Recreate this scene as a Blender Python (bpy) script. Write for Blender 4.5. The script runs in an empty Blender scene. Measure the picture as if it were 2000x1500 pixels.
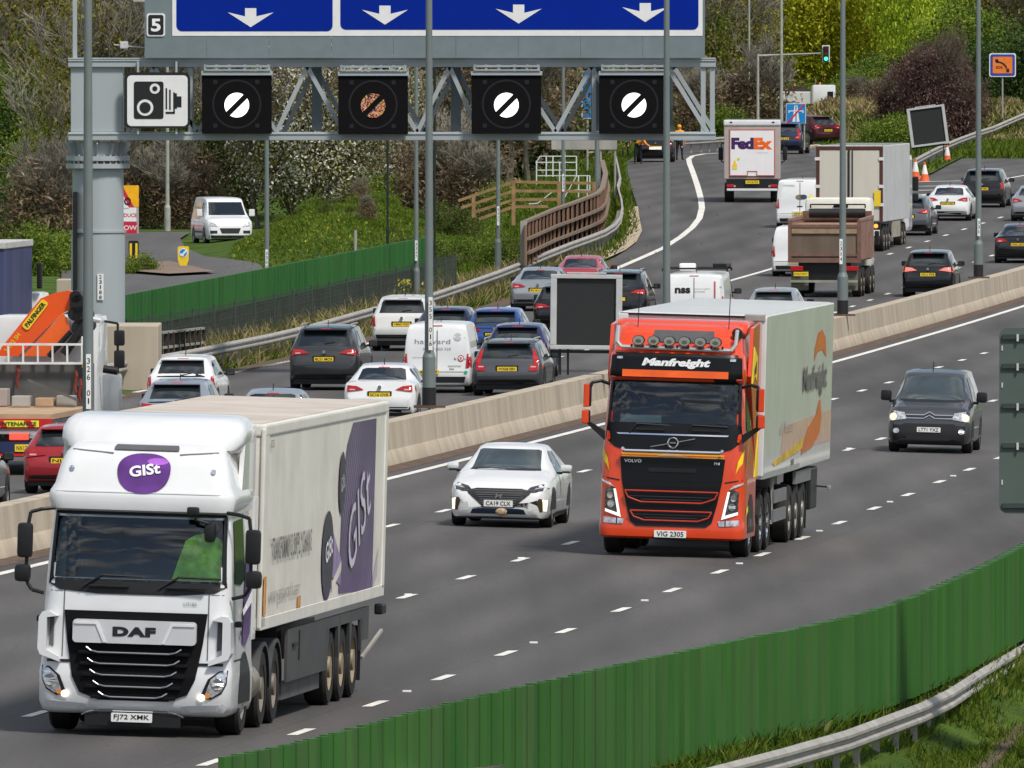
import bpy, bmesh, math, random
from math import sin, cos, pi, radians, sqrt, atan2
from mathutils import Vector, Matrix
from mathutils.bvhtree import BVHTree
from mathutils.geometry import tessellate_polygon
random.seed(7)
S = bpy.context.scene
# ---------------- camera, world, sun, exposure ----------------
F, CH, YH = 33500.0, 9.4, 20.0            # focal length in photo pixels, camera height, horizon row
cam = bpy.data.cameras.new('Camera'); cam.sensor_width = 36; cam.lens = F/2000*36
cam.clip_start = 1; cam.clip_end = 9000
co = bpy.data.objects.new('Camera', cam); S.collection.objects.link(co)
co.location = (0, 0, CH); co.rotation_euler = (radians(90)-math.atan((750-YH)/F), 0, 0); S.camera = co
S.render.resolution_x = 1024; S.render.resolution_y = 768
SUN_EL, SUN_AZ = 55, 145                  # azimuth clockwise from +Y (view direction)
w = bpy.data.worlds.new("World"); S.world = w; w.use_nodes = True
nt = w.node_tree; nt.nodes.clear()
sky = nt.nodes.new('ShaderNodeTexSky'); sky.sky_type = 'NISHITA'; sky.sun_disc = False
sky.sun_elevation = radians(SUN_EL); sky.sun_rotation = radians(SUN_AZ)
tc = nt.nodes.new('ShaderNodeTexCoord'); mp = nt.nodes.new('ShaderNodeMapping'); mp.inputs['Scale'].default_value = (2.2, 2.2, 7)
nz = nt.nodes.new('ShaderNodeTexNoise'); nz.inputs['Scale'].default_value = 2.6; nz.inputs['Detail'].default_value = 7; nz.inputs['Roughness'].default_value = .58
rp = nt.nodes.new('ShaderNodeValToRGB'); rp.color_ramp.elements[0].position = .44; rp.color_ramp.elements[1].position = .56
mx = nt.nodes.new('ShaderNodeMix'); mx.data_type = 'RGBA'; mx.inputs[7].default_value = (8.2, 8.4, 8.8, 1)
bg = nt.nodes.new('ShaderNodeBackground'); bg.inputs[1].default_value = .095; wo = nt.nodes.new('ShaderNodeOutputWorld')
L_ = nt.links.new
L_(tc.outputs['Generated'], mp.inputs[0]); L_(mp.outputs[0], nz.inputs[0]); L_(nz.outputs[0], rp.inputs[0]); L_(rp.outputs[0], mx.inputs[0])
nz2 = nt.nodes.new('ShaderNodeTexNoise'); nz2.inputs['Scale'].default_value = 3.4; nz2.inputs['Detail'].default_value = 5; L_(mp.outputs[0], nz2.inputs[0])
rp2 = nt.nodes.new('ShaderNodeValToRGB'); rp2.color_ramp.elements[0].position = .38; rp2.color_ramp.elements[0].color = (2.2, 2.4, 2.8, 1); rp2.color_ramp.elements[1].position = .62; rp2.color_ramp.elements[1].color = (10.5, 10.6, 10.8, 1); L_(nz2.outputs[0], rp2.inputs[0]); L_(rp2.outputs[0], mx.inputs[7])
L_(sky.outputs[0], mx.inputs[6]); L_(mx.outputs[2], bg.inputs[0]); L_(bg.outputs[0], wo.inputs[0])
sl = bpy.data.lights.new('Sun', 'SUN'); sl.energy = 3.1; sl.angle = radians(9); sl.color = (1, .95, .87)
so = bpy.data.objects.new('Sun', sl); S.collection.objects.link(so)
_a = radians(SUN_AZ); _e = radians(SUN_EL)
so.rotation_euler = Vector((sin(_a)*cos(_e), cos(_a)*cos(_e), sin(_e))).to_track_quat('Z', 'Y').to_euler()
so.location = (0, 0, 80)
S.view_settings.view_transform = 'Standard'; S.view_settings.look = 'None'; S.view_settings.exposure = .26; S.view_settings.gamma = 1
S.render.engine = 'CYCLES'
S.cycles.max_bounces = 6; S.cycles.transparent_max_bounces = 8

# ---------------- materials ----------------
_M = {}
def mat(key, col, rough=.6, metal=0, coat=0, var=.12, vs=3.0, emit=0, bump=0, bs=30, spec=.35, streak=False, dirt=0, alpha=1):
    if key in _M: return _M[key]
    m = bpy.data.materials.new(key); m.use_nodes = True; n = m.node_tree.nodes; l = m.node_tree.links.new
    b = n['Principled BSDF']; c = (*col, 1)
    b.inputs['Base Color'].default_value = c; b.inputs['Roughness'].default_value = rough; b.inputs['Metallic'].default_value = metal
    b.inputs['Specular IOR Level'].default_value = spec
    if coat: b.inputs['Coat Weight'].default_value = coat; b.inputs['Coat Roughness'].default_value = .04
    if emit: b.inputs['Emission Color'].default_value = c; b.inputs['Emission Strength'].default_value = emit
    t = n.new('ShaderNodeTexCoord')
    if var:
        mp = n.new('ShaderNodeMapping'); l(t.outputs['Object'], mp.inputs[0])
        if streak: mp.inputs['Scale'].default_value = (1, 1, .12)
        z = n.new('ShaderNodeTexNoise'); z.inputs['Scale'].default_value = vs; z.inputs['Detail'].default_value = 6; l(mp.outputs[0], z.inputs[0])
        mr = n.new('ShaderNodeMapRange'); mr.inputs[1].default_value = .3; mr.inputs[2].default_value = .7
        mr.inputs[3].default_value = 1-var; mr.inputs[4].default_value = 1+var; l(z.outputs[0], mr.inputs[0])
        v = n.new('ShaderNodeVectorMath'); v.operation = 'SCALE'; v.inputs[0].default_value = col; l(mr.outputs[0], v.inputs['Scale'])
        out = v.outputs[0]
        if dirt:   # brown road grime in soft patches
            z2 = n.new('ShaderNodeTexNoise'); z2.inputs['Scale'].default_value = 1.3; z2.inputs['Detail'].default_value = 8; l(mp.outputs[0], z2.inputs[0])
            r2 = n.new('ShaderNodeMapRange'); r2.inputs[1].default_value = .4; r2.inputs[2].default_value = .75; r2.inputs[4].default_value = dirt; l(z2.outputs[0], r2.inputs[0])
            x = n.new('ShaderNodeMix'); x.data_type = 'RGBA'; x.inputs[7].default_value = (.18, .145, .11, 1); l(r2.outputs[0], x.inputs[0]); l(out, x.inputs[6]); out = x.outputs[2]
        l(out, b.inputs['Base Color'])
    if bump:
        z3 = n.new('ShaderNodeTexNoise'); z3.inputs['Scale'].default_value = bs; z3.inputs['Detail'].default_value = 5; l(t.outputs['Object'], z3.inputs[0])
        bp = n.new('ShaderNodeBump'); bp.inputs['Strength'].default_value = bump; bp.inputs['Distance'].default_value = .02; l(z3.outputs[0], bp.inputs['Height']); l(bp.outputs[0], b.inputs['Normal'])
    _M[key] = m; return m
def paint(key, col, metal=0, dirt=.12, rough=.32): return mat('paint_'+key, col, rough, metal, .7, .05, 1.2, dirt=dirt)
GLASS = mat('car_glass', (.012, .017, .02), .04, 0, 0, 0, spec=.9)
def glass_clear():
    m = bpy.data.materials.new('windscreen_glass'); m.use_nodes = True; n = m.node_tree.nodes; l = m.node_tree.links.new
    n.clear(); o = n.new('ShaderNodeOutputMaterial'); g = n.new('ShaderNodeBsdfGlossy'); g.inputs['Roughness'].default_value = .02; g.inputs[0].default_value = (.95, .98, 1, 1)
    t = n.new('ShaderNodeBsdfTransparent'); t.inputs[0].default_value = (.80, .88, .86, 1); fr = n.new('ShaderNodeFresnel'); fr.inputs[0].default_value = 1.7
    x = n.new('ShaderNodeMixShader'); l(fr.outputs[0], x.inputs[0]); l(t.outputs[0], x.inputs[1]); l(g.outputs[0], x.inputs[2]); l(x.outputs[0], o.inputs[0]); return m
CLEAR = glass_clear()
BLACK = mat('black_plastic', (.012, .012, .013), .45, var=.2); TYRE = mat('tyre_rubber', (.013, .013, .013), .85, var=.3, dirt=.15)
RIM = mat('alloy_rim', (.42, .42, .43), .35, .8, dirt=.3); DRIM = mat('dirty_rim', (.22, .2, .17), .6, .4, dirt=.5); CHROME = mat('chrome', (.75, .76, .78), .12, 1, var=0)
REDL = mat('tail_lamp_red', (.42, .012, .015), .15, 0, .6, .15, 14); REDLIT = mat('lit_red_lamp', (.9, .05, .03), .2, emit=1.6, var=0)
WHL = mat('clear_lamp', (.55, .56, .58), .12, .5, .8, .5, 18); AMB = mat('amber_lamp', (.75, .25, .03), .2, coat=.5, var=.1)
YPL = mat('yellow_plate', (.82, .58, .03), .45, var=.04); WPL = mat('white_plate', (.78, .78, .76), .45, var=.04)
INK = mat('black_lettering', (.015, .015, .016), .5, var=0); WHT = mat('white_lettering', (.82, .82, .83), .5, var=.03)
GALV = mat('galvanised_steel', (.36, .345, .32), .65, .15, var=.22, vs=2, dirt=.3, streak=True)
CONC = mat('concrete', (.44, .375, .29), .9, var=.12, vs=1.6, bump=.5, bs=12, streak=True, dirt=.4)
POST = mat('grey_green_post', (.17, .2, .195), .5, .2, var=.1, vs=1)

# ---------------- mesh helpers ----------------
def tagobj(o, label=None, cat=None, group=None, kind=None):
    if label: o['label'] = label
    if cat: o['category'] = cat
    if group: o['group'] = group
    if kind: o['kind'] = kind
    return o
def empty(name, loc, rz=0, ry=0, rx=0, label=None, cat=None, group=None):
    o = bpy.data.objects.new(name, None); S.collection.objects.link(o); o.empty_display_size = .3
    o.location = loc; o.rotation_mode = 'XYZ'; o.rotation_euler = (rx, ry, rz); return tagobj(o, label, cat, group)
class MB:
    def __init__(s): s.v = []; s.f = []
    def add(s, vs, fs):
        k = len(s.v); s.v += [tuple(p) for p in vs]; s.f += [tuple(i+k for i in f) for f in fs]; return s
    def box(s, x0, x1, y0, y1, z0, z1, bev=0):
        if bev:
            bm = bmesh.new(); bmesh.ops.create_cube(bm, size=1)
            for v in bm.verts: v.co = Vector(((x0+x1)/2+v.co.x*(x1-x0), (y0+y1)/2+v.co.y*(y1-y0), (z0+z1)/2+v.co.z*(z1-z0)))
            bmesh.ops.bevel(bm, geom=bm.edges[:], offset=bev, segments=2, affect='EDGES', profile=.6)
            return s.bm(bm)
        v = [(x, y, z) for z in (z0, z1) for y in (y0, y1) for x in (x0, x1)]
        return s.add(v, [(0, 2, 3, 1), (4, 5, 7, 6), (0, 1, 5, 4), (2, 6, 7, 3), (0, 4, 6, 2), (1, 3, 7, 5)])
    def bm(s, bm):
        bm.verts.ensure_lookup_table(); bm.verts.index_update()
        s.add([v.co[:] for v in bm.verts], [[v.index for v in f.verts] for f in bm.faces]); bm.free(); return s
    def cyl(s, p0, p1, r0, r1=None, n=12, cap=True):
        r1 = r0 if r1 is None else r1; p0 = Vector(p0); p1 = Vector(p1); d = (p1-p0).normalized()
        a = d.orthogonal().normalized(); b = d.cross(a)
        vs = [p0+(a*cos(2*pi*i/n)+b*sin(2*pi*i/n))*r0 for i in range(n)]+[p1+(a*cos(2*pi*i/n)+b*sin(2*pi*i/n))*r1 for i in range(n)]
        fs = [(i, (i+1) % n, n+(i+1) % n, n+i) for i in range(n)]
        if cap: fs += [tuple(range(n-1, -1, -1)), tuple(range(n, 2*n))]
        return s.add(vs, fs)
    def tube(s, pts, r, n=8):
        pts = [Vector(p) for p in pts]
        for a, b in zip(pts, pts[1:]): s.cyl(a, b, r, r, n)
        return s
    def beam(s, p0, p1, w, h):     # rectangular bar
        p0 = Vector(p0); p1 = Vector(p1); d = (p1-p0).normalized(); up = Vector((0, 0, 1)) if abs(d.z) < .95 else Vector((0, 1, 0))
        a = d.cross(up).normalized(); b = a.cross(d)
        vs = [p+a*(i*w/2)+b*(j*h/2) for p in (p0, p1) for i, j in ((-1, -1), (1, -1), (1, 1), (-1, 1))]
        return s.add(vs, [(0, 1, 2, 3), (7, 6, 5, 4), (0, 4, 5, 1), (1, 5, 6, 2), (2, 6, 7, 3), (3, 7, 4, 0)])
    def prism(s, poly, a0, a1, ax='y'):   # poly in the other two axes, extruded
        n = len(poly)
        def P(p, a): return (p[0], a, p[1]) if ax == 'y' else ((a, p[0], p[1]) if ax == 'x' else (p[0], p[1], a))
        vs = [P(p, a0) for p in poly]+[P(p, a1) for p in poly]
        fs = [(i, (i+1) % n, n+(i+1) % n, n+i) for i in range(n)]
        tri = tessellate_polygon([[Vector((p[0], p[1], 0)) for p in poly]])
        fs += [tuple(t) for t in tri]+[tuple(n+i for i in reversed(t)) for t in tri]
        return s.add(vs, fs)
    def build(s, name, m, parent=None, smooth=False, loc=None, **kw):
        me = bpy.data.meshes.new(name); me.from_pydata(s.v, [], s.f); me.update()
        bm = bmesh.new(); bm.from_mesh(me); bmesh.ops.recalc_face_normals(bm, faces=bm.faces[:]); bm.to_mesh(me); bm.free()
        me.materials.append(m); o = bpy.data.objects.new(name, me); S.collection.objects.link(o)
        if smooth: smooth_mesh(me, 40 if smooth is True else smooth)
        if parent: o.parent = parent
        if loc: o.location = loc
        return tagobj(o, **kw)
def smooth_mesh(me, ang=40):
    me.polygons.foreach_set('use_smooth', [True]*len(me.polygons)); me.set_sharp_from_angle(angle=radians(ang))
def ell(cx, cy, rx, ry, n=20, a0=0, a1=360): return [(cx+rx*cos(radians(a0+(a1-a0)*i/n)), cy+ry*sin(radians(a0+(a1-a0)*i/n))) for i in range(n if a1-a0 == 360 else n+1)]
def rrect(x0, x1, z0, z1, r, k=4):
    p = []
    for cx, cz, a in ((x1-r, z1-r, 0), (x0+r, z1-r, 90), (x0+r, z0+r, 180), (x1-r, z0+r, 270)):
        p += [(cx+r*cos(radians(a+90*i/k)), cz+r*sin(radians(a+90*i/k))) for i in range(k+1)]
    return p
def mir(poly): return [(-a, b) for a, b in poly][::-1]
# text as flat polygons
_tc = {}
def text2d(s, bold=0, shear=0, sp=1.0):
    k = (s, bold, shear, sp)
    if k in _tc: return _tc[k]
    c = bpy.data.curves.new('t', 'FONT'); c.body = s; c.align_x = 'CENTER'; c.align_y = 'CENTER'; c.offset = bold; c.shear = shear; c.space_character = sp; c.resolution_u = 3
    o = bpy.data.objects.new('t', c); S.collection.objects.link(o); dg = bpy.context.evaluated_depsgraph_get(); dg.update()
    me = o.evaluated_get(dg).to_mesh(); v = [(p.co.x, p.co.y) for p in me.vertices]; f = [tuple(p.vertices) for p in me.polygons]
    xs = [p[0] for p in v] or [0]; ys = [p[1] for p in v] or [0]; cx = (min(xs)+max(xs))/2; cy = (min(ys)+max(ys))/2
    W = max(xs)-min(xs) or 1; H = max(ys)-min(ys) or 1
    v = [((a-cx)/W, (b-cy)/H) for a, b in v]
    S.collection.objects.unlink(o); bpy.data.objects.remove(o); bpy.data.curves.remove(c)
    _tc[k] = (v, f); return _tc[k]
def text_flat(s, cx, cz, w, h, y, m, parent, name='lettering', bold=0, shear=0, sp=1.0, rot=0, axis='y', flip=1):
    """flat lettering in the XZ plane facing -Y (axis y) or in the YZ plane facing +X (axis x)"""
    if s == '1': w *= .4
    v, f = text2d(s, bold, shear, sp); c_, s_ = cos(rot), sin(rot); b = MB(); out = []
    for a, q in v:
        a *= w; q *= h; a, q = a*c_-q*s_, a*s_+q*c_
        out.append((cx+a, y, cz+q) if axis == 'y' else (y, cx+a*flip, cz+q))
    b.add(out, f); return b.build(name, m, parent)
def _project(vs, bvh, view, off):
    out = []
    for a, c in vs:
        if view == 'near': o, d, n = Vector((a, -8, c)), Vector((0, 1, 0)), Vector((0, -1, 0))
        elif view == 'right': o, d, n = Vector((8, a, c)), Vector((-1, 0, 0)), Vector((1, 0, 0))
        elif view == 'left': o, d, n = Vector((-8, a, c)), Vector((1, 0, 0)), Vector((-1, 0, 0))
        else: o, d, n = Vector((a, c, 9)), Vector((0, 0, -1)), Vector((0, 0, 1))
        h = bvh.ray_cast(o, d)[0]
        if h is None:
            q = Vector((a, .3, c)) if view == 'near' else (Vector((1.2 if view == 'right' else -1.2, a, c)) if view != 'top' else Vector((a, c, 2)))
            r = bvh.find_nearest(q); h = r[0]
        out.append(h+n*off)
    return out
def decal(bvh, poly, view, name, m, parent, off=.008, step=.12, tri=None, smooth=True, **kw):
    """a thin panel that follows the skin of a body: poly is seen from near (x,z), right/left (y,z) or top (x,y)"""
    bm = bmesh.new()
    if tri is None:
        vs = [bm.verts.new((p[0], p[1], 0)) for p in poly]
        for t in tessellate_polygon([[Vector((p[0], p[1], 0)) for p in poly]]):
            try: bm.faces.new([vs[i] for i in t])
            except ValueError: pass
    else:
        vs = [bm.verts.new((p[0], p[1], 0)) for p in poly]
        for t in tri:
            try: bm.faces.new([vs[i] for i in t])
            except ValueError: pass
    xs = [p[0] for p in poly]; ys = [p[1] for p in poly]
    for ax, lo, hi in ((0, min(xs), max(xs)), (1, min(ys), max(ys))):
        k = int((hi-lo)/step)
        for i in range(1, k+1):
            c = lo+(hi-lo)*i/(k+1); nrm = (1, 0, 0) if ax == 0 else (0, 1, 0)
            bmesh.ops.bisect_plane(bm, geom=bm.verts[:]+bm.edges[:]+bm.faces[:], plane_co=(c, c, 0), plane_no=nrm)
    bm.verts.index_update(); pts = _project([(v.co.x, v.co.y) for v in bm.verts], bvh, view, off)
    me = bpy.data.meshes.new(name); me.from_pydata([p[:] for p in pts], [], [[v.index for v in f.verts] for f in bm.faces]); bm.free(); me.update()
    b2 = bmesh.new(); b2.from_mesh(me); bmesh.ops.recalc_face_normals(b2, faces=b2.faces[:])
    if b2.faces:
        nn = sum((f.normal*f.calc_area() for f in b2.faces), Vector()); want = {'near': Vector((0, -1, 0)), 'right': Vector((1, 0, 0)), 'left': Vector((-1, 0, 0)), 'top': Vector((0, 0, 1))}[view]
        if nn.dot(want) < 0: bmesh.ops.reverse_faces(b2, faces=b2.faces[:])
    b2.to_mesh(me); b2.free()
    me.materials.append(m); o = bpy.data.objects.new(name, me); S.collection.objects.link(o); o.parent = parent
    if smooth: me.polygons.foreach_set('use_smooth', [True]*len(me.polygons))
    return tagobj(o, **kw)
def text_decal(bvh, s, cx, cz, w, h, view, m, parent, name='lettering', off=.014, bold=0, shear=0, sp=1.0, rot=0, flip=1):
    v, f = text2d(s, bold, shear, sp); c_, s_ = cos(rot), sin(rot)
    pts = [(cx+flip*(a*w*c_-q*h*s_), cz+a*w*s_+q*h*c_) for a, q in v]
    return decal(bvh, pts, view, name, m, parent, off=off, step=9, tri=f, smooth=False)

# ---------------- ground shape ----------------
def interp(T, y):
    if y <= T[0][0]: return T[0][1]
    for (a, p), (b, q) in zip(T, T[1:]):
        if y <= b: return p+(q-p)*(y-a)/(b-a)
    return T[-1][1]
ZP = [(200, -.7), (300, -.75), (450, -.85), (520, -.82), (590, -.5), (640, -.03), (690, .6), (740, 1.3), (800, 1.8), (880, 2.15), (1000, 2.9), (1200, 4.2), (3000, 12)]
def zl(Y): return sum(interp(ZP, Y+d) for d in (-18, -9, 0, 9, 18))/5
def xd(Y):
    y = min(Y, 1000); v = -4.44853905e-05*y*y+.131543218*y-41.2690866
    if y > 560: v += 1.4e-4*(y-560)**2
    if Y > 1000: v += (Y-1000)*.16
    return v
def hd(Y): return (xd(Y+2)-xd(Y-2))/4
def sst(a, b, x):
    t = max(0, min(1, (x-a)/(b-a))); return t*t*(3-2*t)
LEDGE = [(150, -52.6), (250, -31.9), (350, -20.4), (450, -10.8), (500, -6.9), (576, -.9), (629, 3.0), (655, 4.3), (672, 4.75), (688, 5.15), (710, 5.25), (728, 5.3), (760, 5.3), (800, 5.4), (835, 5.6), (870, 6.5), (900, 6.5)]
def xleft(Y): return interp(LEDGE, Y)
def gz(X, Y):
    u = X-xd(Y)
    if u > -1.25 and Y < 700:
        if u < 15.9+interp([(190, -1.7), (222, -.9), (250, 0)], Y): return .27-.025*u
        z0 = .27-.025*15.9; u -= interp([(190, -1.7), (222, -.9), (250, 0)], Y)
        u = max(u, 15.9)
        return z0-.25*sst(15.9, 17.4, u)-.75*sst(17.5, 18.5, u)-.5*sst(18.8, 21.3, u)
    z = zl(Y)
    d = xleft(Y)-X
    if d > 0:                                    # left verge and beyond
        z += .12*sst(0, 2, d)
        flat = -.45+2.3*sst(770, 960, Y)+6*sst(960, 1300, Y)
        k = sst(3.2, 9, d); z = z*(1-k)+flat*k
        bx, by = (X+6.3)/4.0, (Y-705)/60.0       # grassy bank inside the roundabout
        z += 1.75*math.exp(-(bx*bx+by*by)**1.3)
    if Y > 900:
        z += 1.9*math.exp(-((Y-929)/9)**2)*sst(14.5, 17, X)*(1-sst(27, 31, X))
    return z
def ray(px, py, dz=0, y0=200, y1=1500):
    """ground (plus dz) point seen at photo pixel px,py"""
    def g(Y):
        X = (px-1000)*Y/F; return CH-(py-YH)*Y/F-(gz(X, Y)+dz)
    Y = y0; st = 2.0; p = g(Y)
    while Y < y1:
        q = g(Y+st)
        if q <= 0: break
        Y += st; p = q
    a, b = Y, Y+st
    for _ in range(25):
        m = (a+b)/2
        if g(m) > 0: a = m
        else: b = m
    X = (px-1000)*a/F; return Vector((X, a, gz(X, a)+dz))
def rayL(px, py, dz=0): return ray(px, py, dz, 330)
def at(px, Y, z=None):
    X = (px-1000)*Y/F; return Vector((X, Y, gz(X, Y) if z is None else z))
def zat(py, Y): return CH-(py-YH)*Y/F
def off(Y, u, dz=0): X = xd(Y)+u; return Vector((X, Y, gz(X, Y)+dz))
# ---------------- ground, roads, markings ----------------
def ground_mat():
    m = bpy.data.materials.new('grass_ground'); m.use_nodes = True; n = m.node_tree.nodes; l = m.node_tree.links.new; b = n['Principled BSDF']; b.inputs['Roughness'].default_value = .95; b.inputs['Specular IOR Level'].default_value = .1
    t = n.new('ShaderNodeTexCoord'); z = n.new('ShaderNodeTexNoise'); z.inputs['Scale'].default_value = .35; z.inputs['Detail'].default_value = 9; z.inputs['Roughness'].default_value = .7; l(t.outputs['Object'], z.inputs[0])
    r = n.new('ShaderNodeValToRGB'); e = r.color_ramp.elements; e[0].position = .3; e[0].color = (.035, .05, .014, 1); e[1].position = .72; e[1].color = (.13, .11, .05, 1)
    k = e.new(.45); k.color = (.055, .10, .016, 1); k = e.new(.58); k.color = (.09, .15, .022, 1)
    l(z.outputs[0], r.inputs[0]); l(r.outputs[0], b.inputs['Base Color'])
    z2 = n.new('ShaderNodeTexNoise'); z2.inputs['Scale'].default_value = 6; z2.inputs['Detail'].default_value = 6; l(t.outputs['Object'], z2.inputs[0])
    bp = n.new('ShaderNodeBump'); bp.inputs['Distance'].default_value = .25; bp.inputs['Strength'].default_value = 1; l(z2.outputs[0], bp.inputs['Height']); l(bp.outputs[0], b.inputs['Normal']); return m
GRASSG = ground_mat()
def asphalt_mat(key, base, wear=.32):
    m = bpy.data.materials.new(key); m.use_nodes = True; n = m.node_tree.nodes; l = m.node_tree.links.new; b = n['Principled BSDF']; b.inputs['Roughness'].default_value = .8; b.inputs['Specular IOR Level'].default_value = .35
    t = n.new('ShaderNodeTexCoord'); mp = n.new('ShaderNodeMapping'); mp.inputs['Rotation'].default_value = (0, 0, radians(5.6)); mp.inputs['Scale'].default_value = (.55, .02, 1); l(t.outputs['Object'], mp.inputs[0])
    z = n.new('ShaderNodeTexNoise'); z.inputs['Scale'].default_value = 1; z.inputs['Detail'].default_value = 4; l(mp.outputs[0], z.inputs[0])     # long wheel-track streaks
    f = n.new('ShaderNodeTexNoise'); f.inputs['Scale'].default_value = 14; f.inputs['Detail'].default_value = 4; f.inputs['Roughness'].default_value = .8; l(t.outputs['Object'], f.inputs[0])
    g = n.new('ShaderNodeTexNoise'); g.inputs['Scale'].default_value = .12; g.inputs['Detail'].default_value = 5; l(t.outputs['Object'], g.inputs[0])
    def mr(s, a, c, lo, hi):
        q = n.new('ShaderNodeMapRange'); q.inputs[1].default_value = a; q.inputs[2].default_value = c; q.inputs[3].default_value = lo; q.inputs[4].default_value = hi; l(s, q.inputs[0]); return q.outputs[0]
    def mul(a, c):
        q = n.new('ShaderNodeMath'); q.operation = 'MULTIPLY'; l(a, q.inputs[0]); l(c, q.inputs[1]); return q.outputs[0]
    k = mul(mul(mr(z.outputs[0], .3, .7, 1-wear, 1+wear), mr(f.outputs[0], .25, .75, .62, 1.38)), mr(g.outputs[0], .3, .7, .94, 1.06))
    at_ = n.new('ShaderNodeAttribute'); at_.attribute_name = 'lateral'; sg = n.new('ShaderNodeMath'); sg.operation = 'SINE'; ml = n.new('ShaderNodeMath'); ml.operation = 'MULTIPLY_ADD'; ml.inputs[1].default_value = 2*pi/1.87; ml.inputs[2].default_value = .9; l(at_.outputs['Fac'], ml.inputs[0]); l(ml.outputs[0], sg.inputs[0])
    k = mul(k, mr(sg.outputs[0], -1, 1, .90, 1.12))
    fr2 = n.new('ShaderNodeMath'); fr2.operation = 'FRACT'; dv_ = n.new('ShaderNodeMath'); dv_.operation = 'DIVIDE'; dv_.inputs[1].default_value = 3.74; ad_ = n.new('ShaderNodeMath'); ad_.inputs[1].default_value = 30.06; l(at_.outputs['Fac'], dv_.inputs[0]); l(dv_.outputs[0], ad_.inputs[0]); l(ad_.outputs[0], fr2.inputs[0])
    k = mul(k, mr(fr2.outputs[0], 0, .012, .72, 1.0))     # sealed joint beside each lane line
    v = n.new('ShaderNodeVectorMath'); v.operation = 'SCALE'; v.inputs[0].default_value = base; l(k, v.inputs['Scale']); l(v.outputs[0], b.inputs['Base Color'])
    bp = n.new('ShaderNodeBump'); bp.inputs['Distance'].default_value = .008; bp.inputs['Strength'].default_value = .8; l(f.outputs[0], bp.inputs['Height']); l(bp.outputs[0], b.inputs['Normal']); return m
ASPH = asphalt_mat('asphalt', (.076, .071, .068)); ASPH2 = asphalt_mat('older_asphalt', (.085, .08, .078), .2)
MARK = mat('road_paint', (.76, .74, .68), .6, var=.16, vs=5, dirt=.32)
DIRT = mat('verge_dirt', (.11, .075, .055), .95, var=.4, vs=4, bump=1, bs=20)
def xright(Y): return 1e9
def inroad(X, Y):
    u = X-xd(Y)
    if -1.2 <= u <= 16.0 and Y < 640: return True
    if u < -1.2 and X > xleft(Y)+.6 and Y < 905: return True
    return False
ys = []; y = -60.0
while y < 3200:
    ys.append(y); y += 4 if 190 < y < 1000 else (14 if y < 1400 else 120)
xs = []; x = -1200.0
while x < 1200:
    xs.append(x); x += 1.1 if -48 <= x < 44 else (8 if abs(x) < 110 else 70)
g = MB(); vs = [(X, Y, gz(X, Y)-(.22 if inroad(X, Y) else .01)) for Y in ys for X in xs]; nx = len(xs)
g.add(vs, [(j*nx+i, j*nx+i+1, (j+1)*nx+i+1, (j+1)*nx+i) for j in range(len(ys)-1) for i in range(nx-1)])
tagobj(g.build('ground', GRASSG, smooth=180), kind='structure')
def strip(name, m, fl, fr, y0, y1, dz=.03, step=4, nl=6, parent=None, skirt=.25, z=gz, **kw):
    b = MB(); n = max(1, int((y1-y0)/step)); rows = []
    for j in range(n+1):
        Y = y0+(y1-y0)*j/n; a, c = fl(Y), fr(Y); r = [(a+(c-a)*i/nl, Y) for i in range(nl+1)]
        row = [(X, Y, z(X, Y)+dz) for X, Y in r]
        if skirt: row = [(row[0][0]-.02, Y, row[0][2]-skirt)]+row+[(row[-1][0]+.02, Y, row[-1][2]-skirt)]
        rows.append(row)
    k = len(rows[0]); b.add([p for r in rows for p in r], [(j*k+i, j*k+i+1, (j+1)*k+i+1, (j+1)*k+i) for j in range(n) for i in range(k-1)])
    o = b.build(name, m, parent, smooth=30, **kw); at = o.data.attributes.new('lateral', 'FLOAT', 'POINT'); at.data.foreach_set('value', [p[0]-xd(p[1]) for p in b.v]); return o
def gzn(X, Y): return .27-.025*min(X-xd(Y), 16.3)
strip('road', ASPH, lambda Y: xd(Y)-.95, lambda Y: xd(Y)+interp([(170, 13.4), (195, 14.1), (225, 15.3), (250, 16.2)], Y), 170, 640, nl=8, z=gzn, kind='structure')
strip('road', ASPH, lambda Y: xleft(Y), lambda Y: xd(Y)-1.62, 250, 905, nl=10, z=lambda X, Y: zl(Y), kind='structure')
# markings: each painted line of a kind is one sheet of paint on its road
def line(bm_, U, w, y0, y1, z, dz=.036, side=xd):
    n = max(1, int((y1-y0)/3)); r = []
    for j in range(n+1):
        Y = y0+(y1-y0)*j/n; X = side(Y)+U; r += [(X-w/2, Y, z(X, Y)+dz), (X+w/2, Y, z(X, Y)+dz)]
    bm_.add(r, [(2*j, 2*j+1, 2*j+3, 2*j+2) for j in range(n)])
def zleft(X, Y): return zl(Y)
mk = MB()
line(mk, 0, .2, 175, 640, gzn); line(mk, 15.0, .2, 248, 640, gzn); line(mk, 0, .2, 175, 248, gzn, side=lambda Y: xd(Y)+interp([(175, 13.1), (215, 14.2), (248, 15)], Y))
def uA(Y): return interp([(223, 11.42), (250, 11.08), (285, 10.76), (320, 10.34), (348, 10.08), (400, 9.9), (700, 9.9)], Y)
y = 222.9-9.02*5
while y < 600:
    for fr_, ph in ((1, 0), (.655, 3.4), (.295, 1.2)):
        yy = y+ph; a = [uA(q)*fr_+(0 if fr_ == 1 else 0) for q in (yy-1, yy+1)]
        line(mk, uA(yy)*fr_+({1: 0, .655: .05, .295: .0}[fr_]), .15, yy-1.0, yy+1.0, gzn)
    y += 9.02
mk.build('road_marking', MARK, label='white lane lines of the near carriageway', kind='structure')
mk = MB()
line(mk, -2.6, .2, 250, 820, zleft)
line(mk, -19.75, .2, 250, 600, zleft)
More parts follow.
